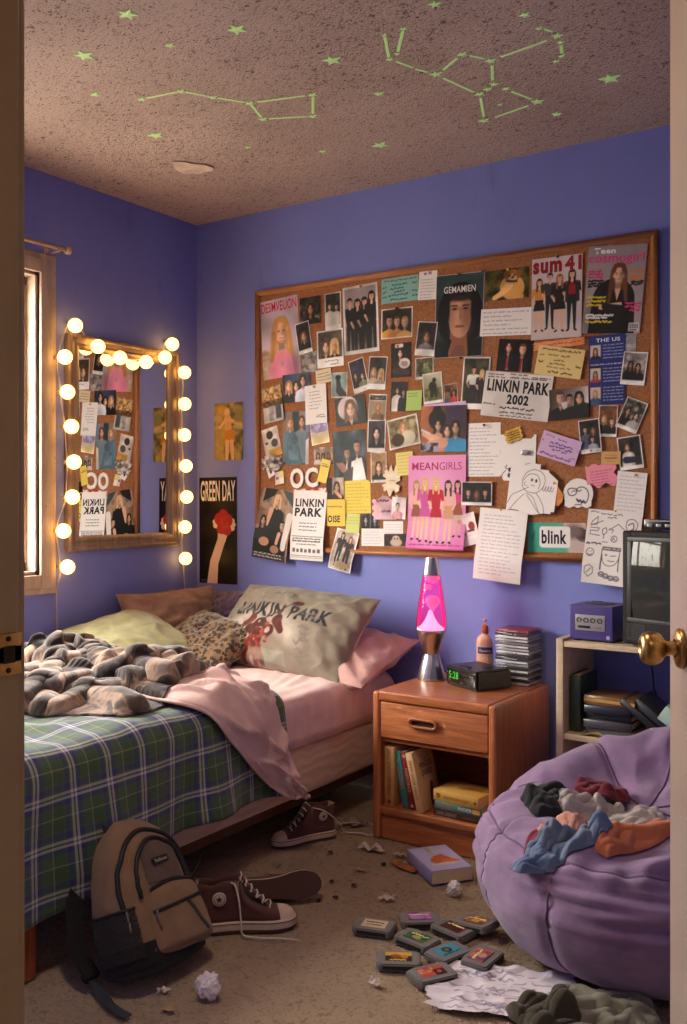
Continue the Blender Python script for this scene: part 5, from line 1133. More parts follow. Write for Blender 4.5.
# ---- two posters on the bare wall -----------------------------------------------------------
def painting(cv):
    cv.mottle(5, 22, [(84, 80, 44), (130, 120, 70), (180, 150, 84)]); cv.rect(0, .4, 1, .46, (200, 180, 110), .6, soft=.06); cv.rect(0, .46, .35, 1, (196, 160, 90), .7, soft=.1); cv.ell(.2, .12, .22, .12, (206, 150, 60), .7, soft=.1)
    cv.ell(.42, .16, .13, .13, (190, 140, 80)); cv.ell(.44, .17, .09, .11, (226, 180, 130)); cv.cap(.46, .28, .5, .5, .12, .11, (214, 160, 106)); cv.cap(.52, .3, .9, .38, .06, .04, (222, 170, 116)); cv.cap(.4, .3, .2, .42, .05, .04, (222, 170, 116)); cv.poly([(.36, .48), (.66, .46), (.74, .68), (.34, .7)], (196, 128, 40)); cv.cap(.45, .68, .44, .98, .07, .05, (226, 180, 124)); cv.cap(.6, .68, .64, .98, .07, .05, (222, 172, 118)); cv.rect(.7, .1, 1, .35, (110, 116, 76), .6, soft=.1)
sheet('wall_picture', 'small green and gold picture of a bare shouldered woman taped beside the corner', 'picture', [(214.4, 403.6), (242.9, 402.1), (243.6, 459.8), (214.6, 460.5)], painting, base=.002, curl='soft', mat=GLOSSY)
def blackposter(cv):
    cv.im[:] = (20, 16, 16); cv.mottle(3, 5, [(16, 12, 12), (34, 24, 18)])
    cv.cap(.34, 1.02, .40, .80, .14, .11, (222, 190, 176)); cv.cap(.40, .80, .60, .58, .11, .10, (226, 196, 182)); cv.cap(.60, .58, .64, .50, .11, .14, (226, 194, 178))
    for k, (dx, dy) in enumerate(((-.16, -.02), (-.15, .015), (.17, -.03), (.19, .005), (.17, .04))): cv.ell(.64 + dx * 1.3, .44 + dy, .075, .055, (226, 196, 180))
    for dx, dy, r in ((0, 0, .16), (-.1, -.02, .12), (.1, -.01, .13), (.02, .04, .13), (-.06, .05, .1), (.1, .06, .1), (0, -.05, .11)): cv.ell(.64 + dx, .42 + dy * 1.3, r * 1.12, r * 1.05, (176, 30, 30))
    cv.mottle(12, 7, [(140, 20, 24), (196, 50, 44)], region=(.48, .36, .80, .48), a=.5)
    for k in range(3): cv.rect(.05 + .0 * k, .965 + .008 * k, .2, .968 + .008 * k, (150, 140, 136))
sheet('music_poster', 'tall black music poster with a pale raised forearm holding a red bloom under white lettering', 'poster', [(200, 477.6), (236.9, 477), (237.1, 583.9), (199, 583)], blackposter, [('GREEN DAY', .04, .03, .96, .225, (234, 226, 222), .02)], base=.002, curl='soft', mat=GLOSSY)
# ================================================================== mirror with globe lights
MX = .012
mtl = on_left(69, 333, .03); mtr = on_left(180, 352, .03); mbl = on_left(70.6, 552, .03)
my0, my1 = mtl.y, mtr.y; mz1 = (mtl.z + mtr.z) / 2; mz0 = mbl.z
mir = empty('wall_mirror', 'bronze framed wall mirror ringed with globe lights', 'mirror', (0, my0, mz0))
mw_, mh_ = my1 - my0, mz1 - mz0
m, t = newmat('mirror_silver'); t.b.inputs['Metallic'].default_value = 1; t.b.inputs['Roughness'].default_value = .01; t.b.inputs['Base Color'].default_value = (.86, .87, .87, 1)
fw = .062
b = MB(); gw, gh = mw_ / 2 - fw + .012, mh_ / 2 - fw + .012; b.box(-.002, .002, -gw, gw, -gh, gh); o = b.build('mirror_glass', m, mir); o.location = (MX, mw_ / 2, mh_ / 2); o.rotation_euler = (0, 0, R(.9))
BRZ = wood('bronze_frame', (120, 98, 80), (172, 148, 124), 'Z', .6, .34, .4)
BRZ.node_tree.nodes['Principled BSDF'].inputs['Metallic'].default_value = .25
prof = [(0, .004), (0, .026), (.006, .034), (.014, .034), (.019, .027), (.034, .024), (.044, .029), (.052, .026), (.060, .018), (fw, .012)]
def miter(n_, axis):
    """profile (inset from the outer edge, depth from the wall) swept along one side with mitred ends"""
    b = MB(); vs = []; P = len(prof)
    for e in (0, 1):
        for (i, d) in prof:
            if axis == 'b': vs.append((d, i if e == 0 else mw_ - i, i))
            if axis == 't': vs.append((d, i if e == 0 else mw_ - i, mh_ - i))
            if axis == 'l': vs.append((d, i, i if e == 0 else mh_ - i))
            if axis == 'r': vs.append((d, mw_ - i, i if e == 0 else mh_ - i))
    fs = []
    for k in range(P - 1):
        f = (k, k + 1, P + k + 1, P + k); fs.append(f if axis in 'br' else f[::-1])
    b.add(vs, fs, smooth=False); b.build('frame_rail', BRZ, mir)
for a in 'btlr': miter('frame_rail', a)

BULB = M('lit_globe_bulb', (255, 235, 190), .3)
m = BULB; t = NT(m)
t.b.inputs['Emission Color'].default_value = (1, .52, .11, 1); t.b.inputs['Emission Strength'].default_value = 4.6
CORDC = M('clear_cord', (206, 186, 164), .35); SOCK = M('bulb_socket', (206, 180, 150), .4)
lights = empty('globe_string_lights', 'string of warm white globe lights around the bronze mirror', 'string lights', (0, my0, mz0))
O_ = Vector((0, my0, mz0))
LB = [(58.5, 640, .02), (59, 590, .03), (67.5, 567, .05), (63.5, 531, .055), (72.5, 497, .062), (74, 462, .062), (71.5, 426.5, .062), (67.5, 392, .062), (65, 357, .06), (75.3, 325.5, .055), (98, 346.5, .052), (120, 357.8, .052), (146, 362, .052), (165, 357.5, .06), (172.3, 344.2, .05), (184.5, 372.5, .05), (184.7, 404, .05), (184.5, 435, .05), (186, 466, .05), (186.7, 497, .05), (185, 527, .05), (185.5, 558.5, .05), (183, 592, .03), (182, 640, .02)]
pts = [on_left(x, y, o) - O_ for x, y, o in LB]
def smooth_path(P, k=5):
    Q = [P[0]] + P + [P[-1]]; out = []
    for i in range(1, len(Q) - 2):
        for j in range(k):
            s = j / k
            out.append(.5 * (2 * Q[i] + (Q[i + 1] - Q[i - 1]) * s + (2 * Q[i - 1] - 5 * Q[i] + 4 * Q[i + 1] - Q[i + 2]) * s * s + (3 * Q[i] - Q[i - 1] - 3 * Q[i + 1] + Q[i + 2]) * s ** 3))
    out.append(P[-1]); return out
cpts = [p + Vector((-.03 if 2 <= i <= 21 else 0, .012 if i > 14 else -.010 if i < 9 else 0, .012 if 9 <= i <= 14 else 0)) for i, p in enumerate(pts)]
cp = smooth_path(cpts, 6)
b = MB(); b.tube(cp, .0016, 6); b.tube([p + Vector((.002, .004 * math.sin(i * .9), .004 * math.cos(i * .9))) for i, p in enumerate(cp)], .0014, 6); b.build('cord', CORDC, lights)
for i, p in enumerate(pts[2:22]):
    c = cpts[i + 2]; d = (p - c).normalized()
    b = MB(); b.sphere((0, 0, 0), .0285, 24, 16); o = b.build('globe_bulb', BULB, lights); o.location = p
    q = d.to_track_quat('Z', 'Y').to_matrix().to_4x4()
    b = MB(); b.lathe([(.007, -.046), (.0085, -.044), (.0085, -.027), (.0065, -.024)], 12, mat=q); so = b.build('socket', SOCK, o)

# ================================================================== nightstand
W1, W2 = (146, 80, 44), (202, 124, 74)
NW = wood('oiled_teak', W1, W2, 'X', 1.0, .34, .35); NWV = wood('oiled_teak_upright', W1, W2, 'Z', 1.0, .34, .35)
def scratched():
    m, t = newmat('scratched_drawer_teak'); o = t.obj()
    v = t.mapping(o, (1, 14, 14)); n1 = t.noise(v, 5.5, 6, .6, .6); c = t.ramp(n1, [(.33, W1), (.66, W2)])
    k = t.noise(t.mapping(o, (26, 1, 34)), 1.6, 4, .65, .6); a = t.sep(t.ramp(k, [(.60, (0, 0, 0)), (.66, (255, 255, 255))]))[0]
    xyz = t.sep(o); mk = t.math('MULTIPLY', t.math('MULTIPLY', t.math('GREATER_THAN', xyz[2], .415), t.math('LESS_THAN', xyz[2], .462)), t.math('MULTIPLY', t.math('GREATER_THAN', xyz[0], .09), t.math('LESS_THAN', xyz[0], .34)))
    t.col(t.mix(t.math('MULTIPLY', t.math('MULTIPLY', a, mk), .75), c, (214, 170, 128))); t.b.inputs['Roughness'].default_value = .4; t.b.inputs['Coat Weight'].default_value = .2
    t.bump(n1, .1, .002); return m
NX, NY = 1.272, -.50; NWID, NDEP, NH = .465, .455, .51
ns = empty('nightstand', 'reddish brown wooden nightstand with one scratched drawer and an open shelf', 'nightstand', (NX, NY, 0))
for x0 in (0, NWID - .028):
    b = MB(); b.box(x0, x0 + .028, 0, NDEP, 0, NH - .003, .011, 4); autosmooth(b.build('side_panel', NWV, ns))
b = MB(); b.box(.024, NWID - .024, .001, NDEP, NH - .034, NH, .009, 4); autosmooth(b.build('top', NW, ns))
b = MB(); b.box(.024, NWID - .024, .018, NDEP - .02, .335, .348); b.box(.024, NWID - .024, NDEP - .014, NDEP - .006, .03, NH - .02); b.build('inner_panel', NW, ns)
b = MB(); b.box(.024, NWID - .024, .003, NDEP - .01, .088, .112, .007, 3); autosmooth(b.build('shelf', NW, ns))
b = MB(); b.box(.024, NWID - .024, .02, .036, .0, .09); b.build('plinth', NW, ns)
dr = MB(); dr.box(.031, NWID - .031, .004, .024, .352, .473, .004, 2); dr = autosmooth(dr.build('drawer', scratched(), ns))
b = MB(); b.box(.034, NWID - .034, .024, NDEP - .03, .36, .45); b.build('drawer_box', NW, dr)
b = MB(); hx, hz = .2, .418
ring = [(hx + .038 * sx + .013 * math.cos(a), -.004, hz + .013 * math.sin(a)) for sx, aa in ((1, range(-90, 91, 18)), (-1, range(90, 271, 18))) for a in map(R, aa)]
b.tube(ring, .0058, 10, closed=True); b.build('handle', wood('handle_teak', (130, 70, 36), (182, 108, 62), 'X'), dr)
b = MB(); b.box(hx - .046, hx + .046, .0034, .0046, hz - .010, hz + .010); b.build('handle_recess', M('dark_recess', (58, 30, 16), .8), dr)

# ---------------------------------------------------------------- books
PAGES = M('book_pages', (214, 194, 160), .8, bump=(300, .4, .001))
def flat_text(b, s, w, h, mtx, mi, bold=.01):
    tv, tf, ta = text_tris(s, bold)
    b.add([mtx @ Vector(((x - .5) * w, (y - .5) * h, 0)) for x, y in tv], tf, mi)
def book(name, label, cat, mw, T_, D, Hh, cover, texts=(), spine2=None, group=None, art=None, soft=True):
    """x = thickness, y = 0 spine .. D fore edge, z = height.  texts: (string, side 'spine'/'front', cx, cz, w, h, colour, rot)"""
    bk = empty(name, label, cat, mw=mw, group=group); th = .0015 if soft else .003; ov = 0 if soft else .003
    cols = [cover]; cm = [M('cover_%d_%d_%d' % tuple(cover), cover, .4, coat=.2, var=(25, .04))]
    def mi(c):
        if tuple(c) not in [tuple(k) for k in cols]: cols.append(c); cm.append(M('ink_%d_%d_%d' % tuple(c), c, .5))
        return [tuple(k) for k in cols].index(tuple(c))
    b = MB()
    b.box(-T_ / 2, -T_ / 2 + th, 0, D, 0, Hh, th * .3, 1); b.box(T_ / 2 - th, T_ / 2, 0, D, 0, Hh, th * .3, 1); b.box(-T_ / 2, T_ / 2, -.0012, th, 0, Hh, th * .3, 1)
    for tx in texts:
        s, side, cx, cz, w, h, c, rot = tx
        if side == 'spine': mt = T(cx, -.0018, cz) @ T(0, 0, 0, PI / 2) @ T(0, 0, 0, 0, 0, rot)
        else: mt = T(T_ / 2 + .0024, cx, cz) @ T(0, 0, 0, PI / 2, 0, PI / 2) @ T(0, 0, 0, 0, 0, rot)
        flat_text(b, s, w, h, mt, mi(c))
    if art:
        for ai, a in enumerate(art):   # side, cx, cz, list of outline pts, colour
            side, cx, cz, pl_, c = a; up_ = .0003 * (ai + 1)
            if side == 'spine': vs = [(cx + x, -.0013 - up_, cz + z) for x, z in pl_]
            else: vs = [(T_ / 2 + up_, cx + x, cz + z) for x, z in pl_]
            b.add(vs, [tuple(range(len(vs)))], mi(c))
    b.build('cover', cm, bk)
    b = MB(); b.box(-T_ / 2 + th, T_ / 2 - th, th, D - ov - .001, ov + .0005, Hh - ov - .0005); b.build('pages', PAGES, bk)
    return bk
def blob(rx, rz, n=14, seed=0, amp=.2):
    g = random.Random(seed)
    return [(rx * math.cos(2 * PI * k / n) * (1 + g.uniform(-amp, amp)), rz * math.sin(2 * PI * k / n) * (1 + g.uniform(-amp, amp))) for k in range(n)]
def rect_(w, h): return [(-w / 2, -h / 2), (w / 2, -h / 2), (w / 2, h / 2), (-w / 2, h / 2)]
SZ = .1125
GB = 'books standing in the nightstand'; GS = 'books stacked in the nightstand'
def at_ns(x, y, z, ry=0, rz=0): return T(NX + x, NY + y, z, 0, ry, rz)
book('book', 'thick tan book standing at the bed end of the nightstand shelf', 'book', at_ns(.056, .022, SZ), .038, .13, .205, (196, 146, 84), [('LES JONES', 'spine', 0, .165, .06, .014, (96, 60, 34), PI / 2), ('STORIES AND LIVES', 'spine', .0, .085, .10, .012, (110, 66, 36), PI / 2)], group=GB, art=[('spine', 0, .016, blob(.008, .008, 10, 1), (120, 70, 36)), ('front', .06, .08, blob(.012, .03, 10, 2), (90, 60, 40))])
book('book', 'teal leaning paperback in the nightstand', 'book', at_ns(.118, .030, SZ, -.20), .024, .12, .195, (52, 134, 128), [('A', 'spine', 0, .165, .009, .013, (206, 90, 60), 0), ('KINGDOM', 'spine', 0, .105, .075, .013, (196, 96, 60), PI / 2), ('B', 'spine', 0, .018, .008, .012, (190, 90, 60), 0)], group=GB)
book('book', 'dark red leaning paperback in the nightstand', 'book', at_ns(.145, .030, SZ, -.20), .022, .12, .197, (128, 30, 30), [('CHOSEN', 'spine', 0, .10, .08, .012, (206, 150, 120), PI / 2)], group=GB, art=[('spine', 0, .182, blob(.006, .006, 10, 3), (206, 150, 120)), ('spine', 0, .014, blob(.006, .006, 10, 4), (206, 150, 120))])
book('book', 'cream paperback with a red silhouette on its front, leaning in the nightstand', 'book', at_ns(.180, .018, SZ, -.235), .026, .135, .200, (214, 174, 124), [('STORY BOOK SERIES', 'spine', 0, .11, .13, .009, (150, 96, 50), PI / 2), ('PRINCESS', 'front', .07, .148, .085, .02, (74, 64, 92), 0), ('DIARIES', 'front', .07, .122, .07, .02, (74, 64, 92), 0), ('THE', 'front', .07, .166, .02, .008, (74, 64, 92), 0)], group=GB, art=[('front', .085, .05, [(-.018, -.045), (.02, -.045), (.022, -.01), (.012, .012), (.012, .028), (.006, .038), (-.006, .036), (-.01, .022), (-.016, .004), (-.022, -.02)], (110, 36, 24))])
FLAT = Euler((0, -PI / 2, 0)).to_matrix().to_4x4()      # book lying down: front cover up, spine to -y, foot of the spine to +x
def stack(label, z, T_, rz, dx, cover, texts, art=None):
    mw = Matrix.Translation((NX + .315 + dx, NY + .085, z + T_ / 2)) @ Matrix.Rotation(rz, 4, 'Z') @ Matrix.Translation((.0875, -.06, 0)) @ FLAT
    return book('book', label, 'book', mw, T_, .125, .175, cover, texts, group=GS, art=art)
stack('dark brown paperback at the bottom of the nightstand stack', SZ, .026, -.05, .0, (58, 38, 28), [('DARK LEGENDS', 'spine', -.002, .125, .075, .011, (150, 136, 120), -PI / 2), ('HORIZON', 'spine', -.002, .04, .05, .008, (120, 84, 50), -PI / 2)])
stack('teal paperback in the middle of the nightstand stack', SZ + .0265, .022, -.03, .004, (84, 128, 124), [('HARVEST', 'spine', .001, .135, .055, .010, (214, 120, 50), -PI / 2), ('RIDER', 'spine', 0, .06, .05, .010, (206, 206, 190), -PI / 2)], art=[('spine', 0, .020, rect_(.016, .026), (206, 150, 60))])
stack('thick yellow paperback on top of the nightstand stack', SZ + .049, .036, -.10, .0, (206, 160, 78), [('GREAT MODERN CLASSICS', 'spine', -.002, .085, .10, .010, (130, 84, 30), -PI / 2)], art=[('spine', 0, .155, blob(.008, .009, 10, 5), (150, 96, 40)), ('spine', 0, .012, blob(.005, .005, 10, 6), (110, 60, 30)), ('front', .075, .07, blob(.02, .05, 14, 8, .4), (150, 84, 36)), ('front', .06, .10, blob(.012, .02, 10, 9, .4), (176, 110, 50))])

# ---------------------------------------------------------------- lava lamp
lp_ = on_z(431.5, 679, NH); lamp = empty('lava_lamp', 'glowing magenta lava lamp with silver base and cap on the nightstand', 'lamp', (lp_.x, lp_.y, NH)); lamp.scale = (1.09, 1.09, 1.075)
m, t = newmat('brushed_steel'); t.b.inputs['Metallic'].default_value = 1; t.b.inputs['Base Color'].default_value = (.62, .58, .56, 1); t.b.inputs['Roughness'].default_value = .27
t.bump(t.noise(t.mapping(t.obj(), (4, 4, 300)), 8, 2), .08, .001); t.b.inputs['Anisotropic'].default_value = .5
STEEL = m
b = MB(); b.lathe([(0, 0), (.0485, 0), (.0495, .002), (.0495, .006), (.0268, .082), (.0252, .086), (.0252, .089), (.0275, .093), (.0478, .158), (.0500, .166), (.0495, .170), (.046, .170), (.044, .164), (0, .160)], 56, cap=False); autosmooth(b.build('base', STEEL, lamp), 30)
b = MB(); b.lathe([(.0288, .354), (.0296, .355), (.0296, .359), (.0212, .412), (.0200, .4155), (0, .416)], 48, cap=False); autosmooth(b.build('cap', STEEL, lamp), 30)
gp = [(.0470, .168), (.0492, .174), (.0504, .186), (.0498, .205), (.0470, .235), (.0425, .270), (.0372, .305), (.0322, .335), (.0288, .357)]
m, t = newmat('lamp_glass')
tr = t.add('ShaderNodeBsdfTransparent'); gl = t.add('ShaderNodeBsdfGlossy'); gl.inputs['Roughness'].default_value = .05; fr = t.add('ShaderNodeFresnel'); fr.inputs['IOR'].default_value = 1.3; mx = t.add('ShaderNodeMixShader')
t.link(fr.outputs[0], mx.inputs[0]); t.link(tr.outputs[0], mx.inputs[1]); t.link(gl.outputs[0], mx.inputs[2]); t.link(mx.outputs[0], t.n['Material Output'].inputs['Surface'])
LGLASS = m
b = MB(); b.lathe(gp, 48, cap=False); b.build('glass_globe', LGLASS, lamp)
m, t = newmat('glowing_magenta_liquid')
tr = t.add('ShaderNodeBsdfTransparent'); tr.inputs['Color'].default_value = (1.0, .42, .80, 1); em = t.add('ShaderNodeEmission'); em.inputs['Color'].default_value = (.78, .055, .23, 1)
em.inputs['Strength'].default_value = .19
ad = t.add('ShaderNodeAddShader'); t.link(tr.outputs[0], ad.inputs[0]); t.link(em.outputs[0], ad.inputs[1]); t.link(ad.outputs[0], t.n['Material Output'].inputs['Surface'])
LIQ = m
b = MB(); b.lathe([(r - .002, z) for r, z in gp], 48, cap=False); b.build('liquid', LIQ, lamp)
WAX = M('glowing_wax', (255, 150, 160), .5, emit=(255, 118, 140), es=.75); WAXB = M('glowing_wax_hot', (255, 190, 180), .5, emit=(255, 190, 172), es=1.5)
def wax(prof, x=0, y=0, mat=None, nm='wax_blob'):
    b = MB(); b.lathe(prof, 28, mat=T(x, y), cap=False); b.build(nm, mat or WAX, lamp)
wax([(0, .165), (.045, .168), (.0455, .174), (.036, .180), (.026, .190), (.017, .205), (.011, .218), (.008, .228), (.006, .234), (0, .237)], -.004, 0, WAXB, 'wax_mound')
wax([(0, .231), (.005, .234), (.010, .242), (.018, .252), (.0245, .262), (.0245, .272), (.020, .280), (.012, .284), (0, .285)], .004, 0)
wax([(0, .304), (.009, .305), (.0135, .310), (.0135, .316), (.009, .321), (0, .322)], -.013, 0)
wax([(0, .327), (.014, .330), (.023, .338), (.025, .347), (.021, .353), (0, .354)], .004, 0)
ld = bpy.data.lights.new('lava_lamp_bulb', 'POINT'); ld.energy = .28; ld.color = (1, .22, .55); ld.shadow_soft_size = .03; lo = bpy.data.objects.new('lava_lamp_bulb', ld); COL.objects.link(lo); lo.location = (0, 0, .26); lo.parent = lamp; ld.use_shadow = True

# ---------------------------------------------------------------- alarm clock
A = on_z(446, 683.5, NH); B_ = on_z(477.5, 692.5, NH); C_ = on_z(503.5, 686.5, NH)
fx = (B_ - A); wclk = fx.length; az = math.atan2(fx.y, fx.x); dclk = (C_ - B_).length
clk = empty('alarm_clock', 'black digital alarm clock with green digits on the nightstand', 'alarm clock', A, (0, 0, az))
CB = M('clock_black', (26, 25, 27), .38, coat=.1, bump=(300, .08, .001)); hck = .067
b = MB(); b.prism([(0, 0), (0, hck), (dclk * .9, hck), (dclk, hck * .82), (dclk, .0)], 0, wclk, mat=Matrix(((0, 0, 1, 0), (1, 0, 0, 0), (0, 1, 0, .003), (0, 0, 0, 1))), bev=.007); autosmooth(b.build('body', CB, clk), 40)
b = MB(); b.box(.008, wclk - .008, -.0025, .002, .012, hck - .008, .0015); dsp = b.build('display', M('clock_screen', (14, 18, 14), .15, coat=.5), clk)
b = MB(); tv, tf, ta = text_tris('5:28', .02); b.add([(.022 + x * .056, -.0030, .026 + y * .026) for x, y in tv], tf); b.build('digit', M('green_led', (40, 140, 40), .4, emit=(60, 190, 60), es=.35), dsp)
b = MB()
for k in range(2): b.sphere((wclk - .026 - .011 * k, -.002, .046), (.004, .002, .004), 10, 6)
b.sphere((wclk - .024, -.002, .030), (.006, .002, .006), 12, 6); b.sphere((.014, -.002, .046), (.003, .002, .003), 10, 6); flat_text(b, 'GE', .012, .006, T(wclk * .52, -.0032, .017, PI / 2), 0); b.build('button', M('clock_grey', (120, 122, 124), .4), dsp)
b = MB(); b.box(wclk * .30, wclk * .62, .012, .03, hck + .002, hck + .006, .002); b.lathe([(0, 0), (.02, 0), (.02, .0015), (0, .0015)], 24, mat=T(wclk * .72, dclk * .55, hck + .0025)); b.build('snooze_bar', M('clock_black_matt', (20, 20, 22), .6), clk)

# ---------------------------------------------------------------- lotion bottle
p = on_z(485.5, 673.5, NH); bot = empty('lotion_bottle', 'peach lotion pump bottle with a blue label behind the alarm clock', 'bottle', (p.x, p.y, NH)); bot.scale = (1.12, 1.12, 1.22)
sc_ = Matrix.Diagonal((1, .72, 1, 1)); rot = Matrix.Rotation(R(18), 4, 'Z')
b = MB(); b.lathe([(0, 0), (.028, 0), (.0305, .003), (.0308, .02), (.0305, .095), (.029, .107), (.023, .116), (.0145, .121), (.0135, .128), (0, .128)], 36, mat=rot @ sc_, cap=False); autosmooth(b.build('bottle_body', M('peach_plastic', (228, 174, 146), .35, coat=.2), bot), 40)
b = MB(); b.lathe([(.0135, .126), (.0140, .127), (.0135, .149), (.010, .152), (.005, .153), (.0048, .158), (0, .158)], 24, cap=False, mat=rot); autosmooth(b.build('pump_collar', M('orange_brown_plastic', (176, 92, 62), .4), bot), 40)
b = MB(); b.lathe([(.0062, .150), (.0062, .162), (.009, .163), (.0095, .168), (.007, .171), (0, .1715)], 18, cap=False, mat=rot); b.tube([rot @ Vector(q) for q in ((0, 0, .167), (.012, -.004, .168), (.024, -.008, .166), (.027, -.009, .163))], [.0055, .005, .0042, .0036], 10); b.build('pump_head', M('pink_pump', (214, 150, 130), .4), bot)
b = MB()
def lab(u, v): a = R(-90 + (u - .5) * 100); q = sc_ @ Vector((.0312 * math.cos(a), .0312 * math.sin(a), .064 + v * .020)); return rot @ q
b.grid(lab, 14, 4); b.build('label', M('blue_label', (36, 54, 110), .4), bot)
b = MB()
tv, tf, ta = text_tris('Vaseine', .02)
b.add([rot @ (sc_ @ Vector((.0316 * math.cos(R(-90 + (x - .5) * 76)), .0316 * math.sin(R(-90 + (x - .5) * 76)), .069 + y * .009))) for x, y in tv], tf); 
b.add([rot @ (sc_ @ Vector((.0313 * math.cos(R(-90 + (x - .5) * 46)), .0313 * math.sin(R(-90 + (x - .5) * 46)), .042 + y * .012))) for x, y in [(.5 + .5 * math.cos(a), .5 + .5 * math.sin(a)) for a in [k * PI / 6 for k in range(12)]]], [tuple(range(12))]); b.build('lettering', M('label_white', (230, 206, 190), .5), bot)

# ---------------------------------------------------------------- stack of discs
A = on_z(495, 683, NH); B_ = on_z(528.5, 687, NH); C_ = on_z(549.5, 682.5, NH)
az = math.atan2((B_ - A).y, (B_ - A).x); wcd = min(.142, (B_ - A).length); dcd = .124
CLEARP = M('clear_case_plastic', (196, 196, 206), .12, coat=.6, spec=.6)
def clear():
    m, t = newmat('disc_case_clear'); tr = t.add('ShaderNodeBsdfTransparent'); tr.inputs['Color'].default_value = (.9, .9, .94, 1); gl = t.add('ShaderNodeBsdfGlossy'); gl.inputs['Roughness'].default_value = .22; gl.inputs['Color'].default_value = (.9, .9, 1, 1)
    df = t.add('ShaderNodeBsdfDiffuse'); df.inputs['Color'].default_value = (.6, .6, .68, 1); m1 = t.add('ShaderNodeMixShader'); m1.inputs[0].default_value = .10; m2 = t.add('ShaderNodeMixShader'); m2.inputs[0].default_value = .07
    t.link(tr.outputs[0], m1.inputs[1]); t.link(df.outputs[0], m1.inputs[2]); t.link(m1.outputs[0], m2.inputs[1]); t.link(gl.outputs[0], m2.inputs[2]); t.link(m2.outputs[0], t.n['Material Output'].inputs['Surface']); return m
CASEM = clear()
cdc = [((206, 200, 204), 'white'), ((24, 24, 28), 'black'), ((190, 186, 190), 'pale grey'), ((40, 38, 44), 'black'), ((214, 208, 206), 'white'), ((30, 30, 34), 'black'), ((150, 146, 152), 'grey'), ((206, 202, 206), 'white'), ((24, 24, 26), 'black'), ((46, 42, 46), 'dark'), ((214, 208, 210), 'white'), ((176, 172, 178), 'grey'), ((206, 202, 204), 'white'), ((120, 116, 122), 'grey'), ((196, 190, 196), 'pale'), ((214, 206, 208), 'white'), ((60, 52, 58), 'dark'), ((160, 36, 40), 'red')]
ordn = ['lowest', 'second from the bottom', 'third from the bottom', 'fourth from the bottom', 'fifth from the bottom', 'sixth from the bottom', 'seventh from the bottom', 'eighth from the bottom', 'ninth from the bottom', 'ninth from the top', 'eighth from the top', 'seventh from the top', 'sixth from the top', 'fifth from the top', 'fourth from the top', 'third from the top', 'second from the top', 'topmost']
g = random.Random(5)
for k, (c, nm) in enumerate(cdc):
    z = NH + .0003 + k * .0109
    e = empty('disc_case', '%s spined disc case, %s of the stack on the nightstand' % (nm, ordn[k]), 'CD case', A + Vector((g.uniform(-.002, .002), g.uniform(-.002, .002), z - NH)), (0, 0, az + g.uniform(-.02, .02)), group='disc cases stacked on the nightstand')
    b = MB(); b.box(0, wcd, 0, dcd, 0, .0102, .0007, 1); b.build('case', CASEM, e)
    b = MB(); b.box(.002, wcd - .002, -.0004, .0016, .0018, .0084); b.box(.003, wcd - .004, .004, dcd - .003, .0025, .0034); b.box(.003, wcd - .004, .004, dcd - .003, .0072, .0082)
    b.build('spine_insert', M('insert_%d_%d_%d' % c, c, .5), e)
    if k % 2 == 0 or k == 17:
        b = MB(); flat_text(b, ['HOLD ON', 'NIGHT DRIVE', 'AFTER RAIN', 'LOUD', 'SIDE B', 'ECHOES'][k % 6], .05, .0042, T(.06, -.0008, .005, PI / 2), 0, .01); b.build('spine_lettering', M('ink_light' if sum(c) < 300 else 'ink_dark', (220, 210, 210) if sum(c) < 300 else (50, 46, 54), .5), e)

# ================================================================== white shelf unit with console and television
SX, SY, SWD, SDP = 1.861, -.302, .82, .292; STZ, SLZ = .704, .402
SHM = wood('worn_cream_shelf_paint', (196, 172, 140), (216, 194, 162), 'X', .4, .5, .1)
sh = empty('shelf_unit', 'worn cream open shelf unit between nightstand and door', 'shelf unit', (SX, SY, 0))
for x0, n_ in ((0, 'side_panel'), (SWD - .024, 'side_panel')):
    b = MB(); b.box(x0, x0 + .024, 0, SDP, 0, STZ + .008, .002); b.build(n_, SHM, sh)
for z0, n_ in ((STZ - .018, 'top'), (SLZ - .019, 'shelf'), (.06, 'shelf')):
    b = MB(); b.box(.024, SWD - .024, .002, SDP, z0, z0 + .018 if n_ == 'top' else z0 + .019, .002); b.build(n_, SHM, sh)

# game console
PUR = M('indigo_plastic', (72, 62, 128), .42, coat=.1, bump=(400, .05, .001)); PURD = M('indigo_plastic_dark', (46, 40, 78), .5)
A = on_z(569.5, 640, STZ); B_ = on_z(613, 644, STZ)
wv = (B_ - A).length; az = math.atan2((B_ - A).y, (B_ - A).x)
con = empty('game_console', 'indigo cube game console with four round ports on the shelf top', 'game console', (A.x, A.y, STZ), (0, 0, az))
hc, dcn = .118, .15
b = MB(); b.box(0, wv, 0, dcn, .006, hc, .005, 3); autosmooth(b.build('body', PUR, con), 40)
b = MB(); b.box(.020, wv - .026, -.0015, .004, .036, .088, .002); pn = b.build('port_panel', M('silver_plastic', (166, 158, 156), .35, .3), con)
b = MB()
for k in range(4): b.lathe([(.0082, .0), (.0082, .0022), (.0062, .0022), (.0058, -.004), (0, -.004)], 20, mat=T(.034 + k * (wv - .078) / 3, -.0012, .070, PI / 2), cap=False)
b.build('controller_port', M('port_black', (18, 18, 22), .5), pn)
b = MB(); b.box(.030, .030 + .042, -.003, .001, .044, .052, .0015); b.build('memory_slot', M('port_black', (18, 18, 22), .5), pn)
b = MB(); b.box(wv - .075, wv - .036, -.0018, .001, .044, .051, .001); b.build('slot_cover', M('silver_dim', (146, 138, 138), .4, .3), pn)
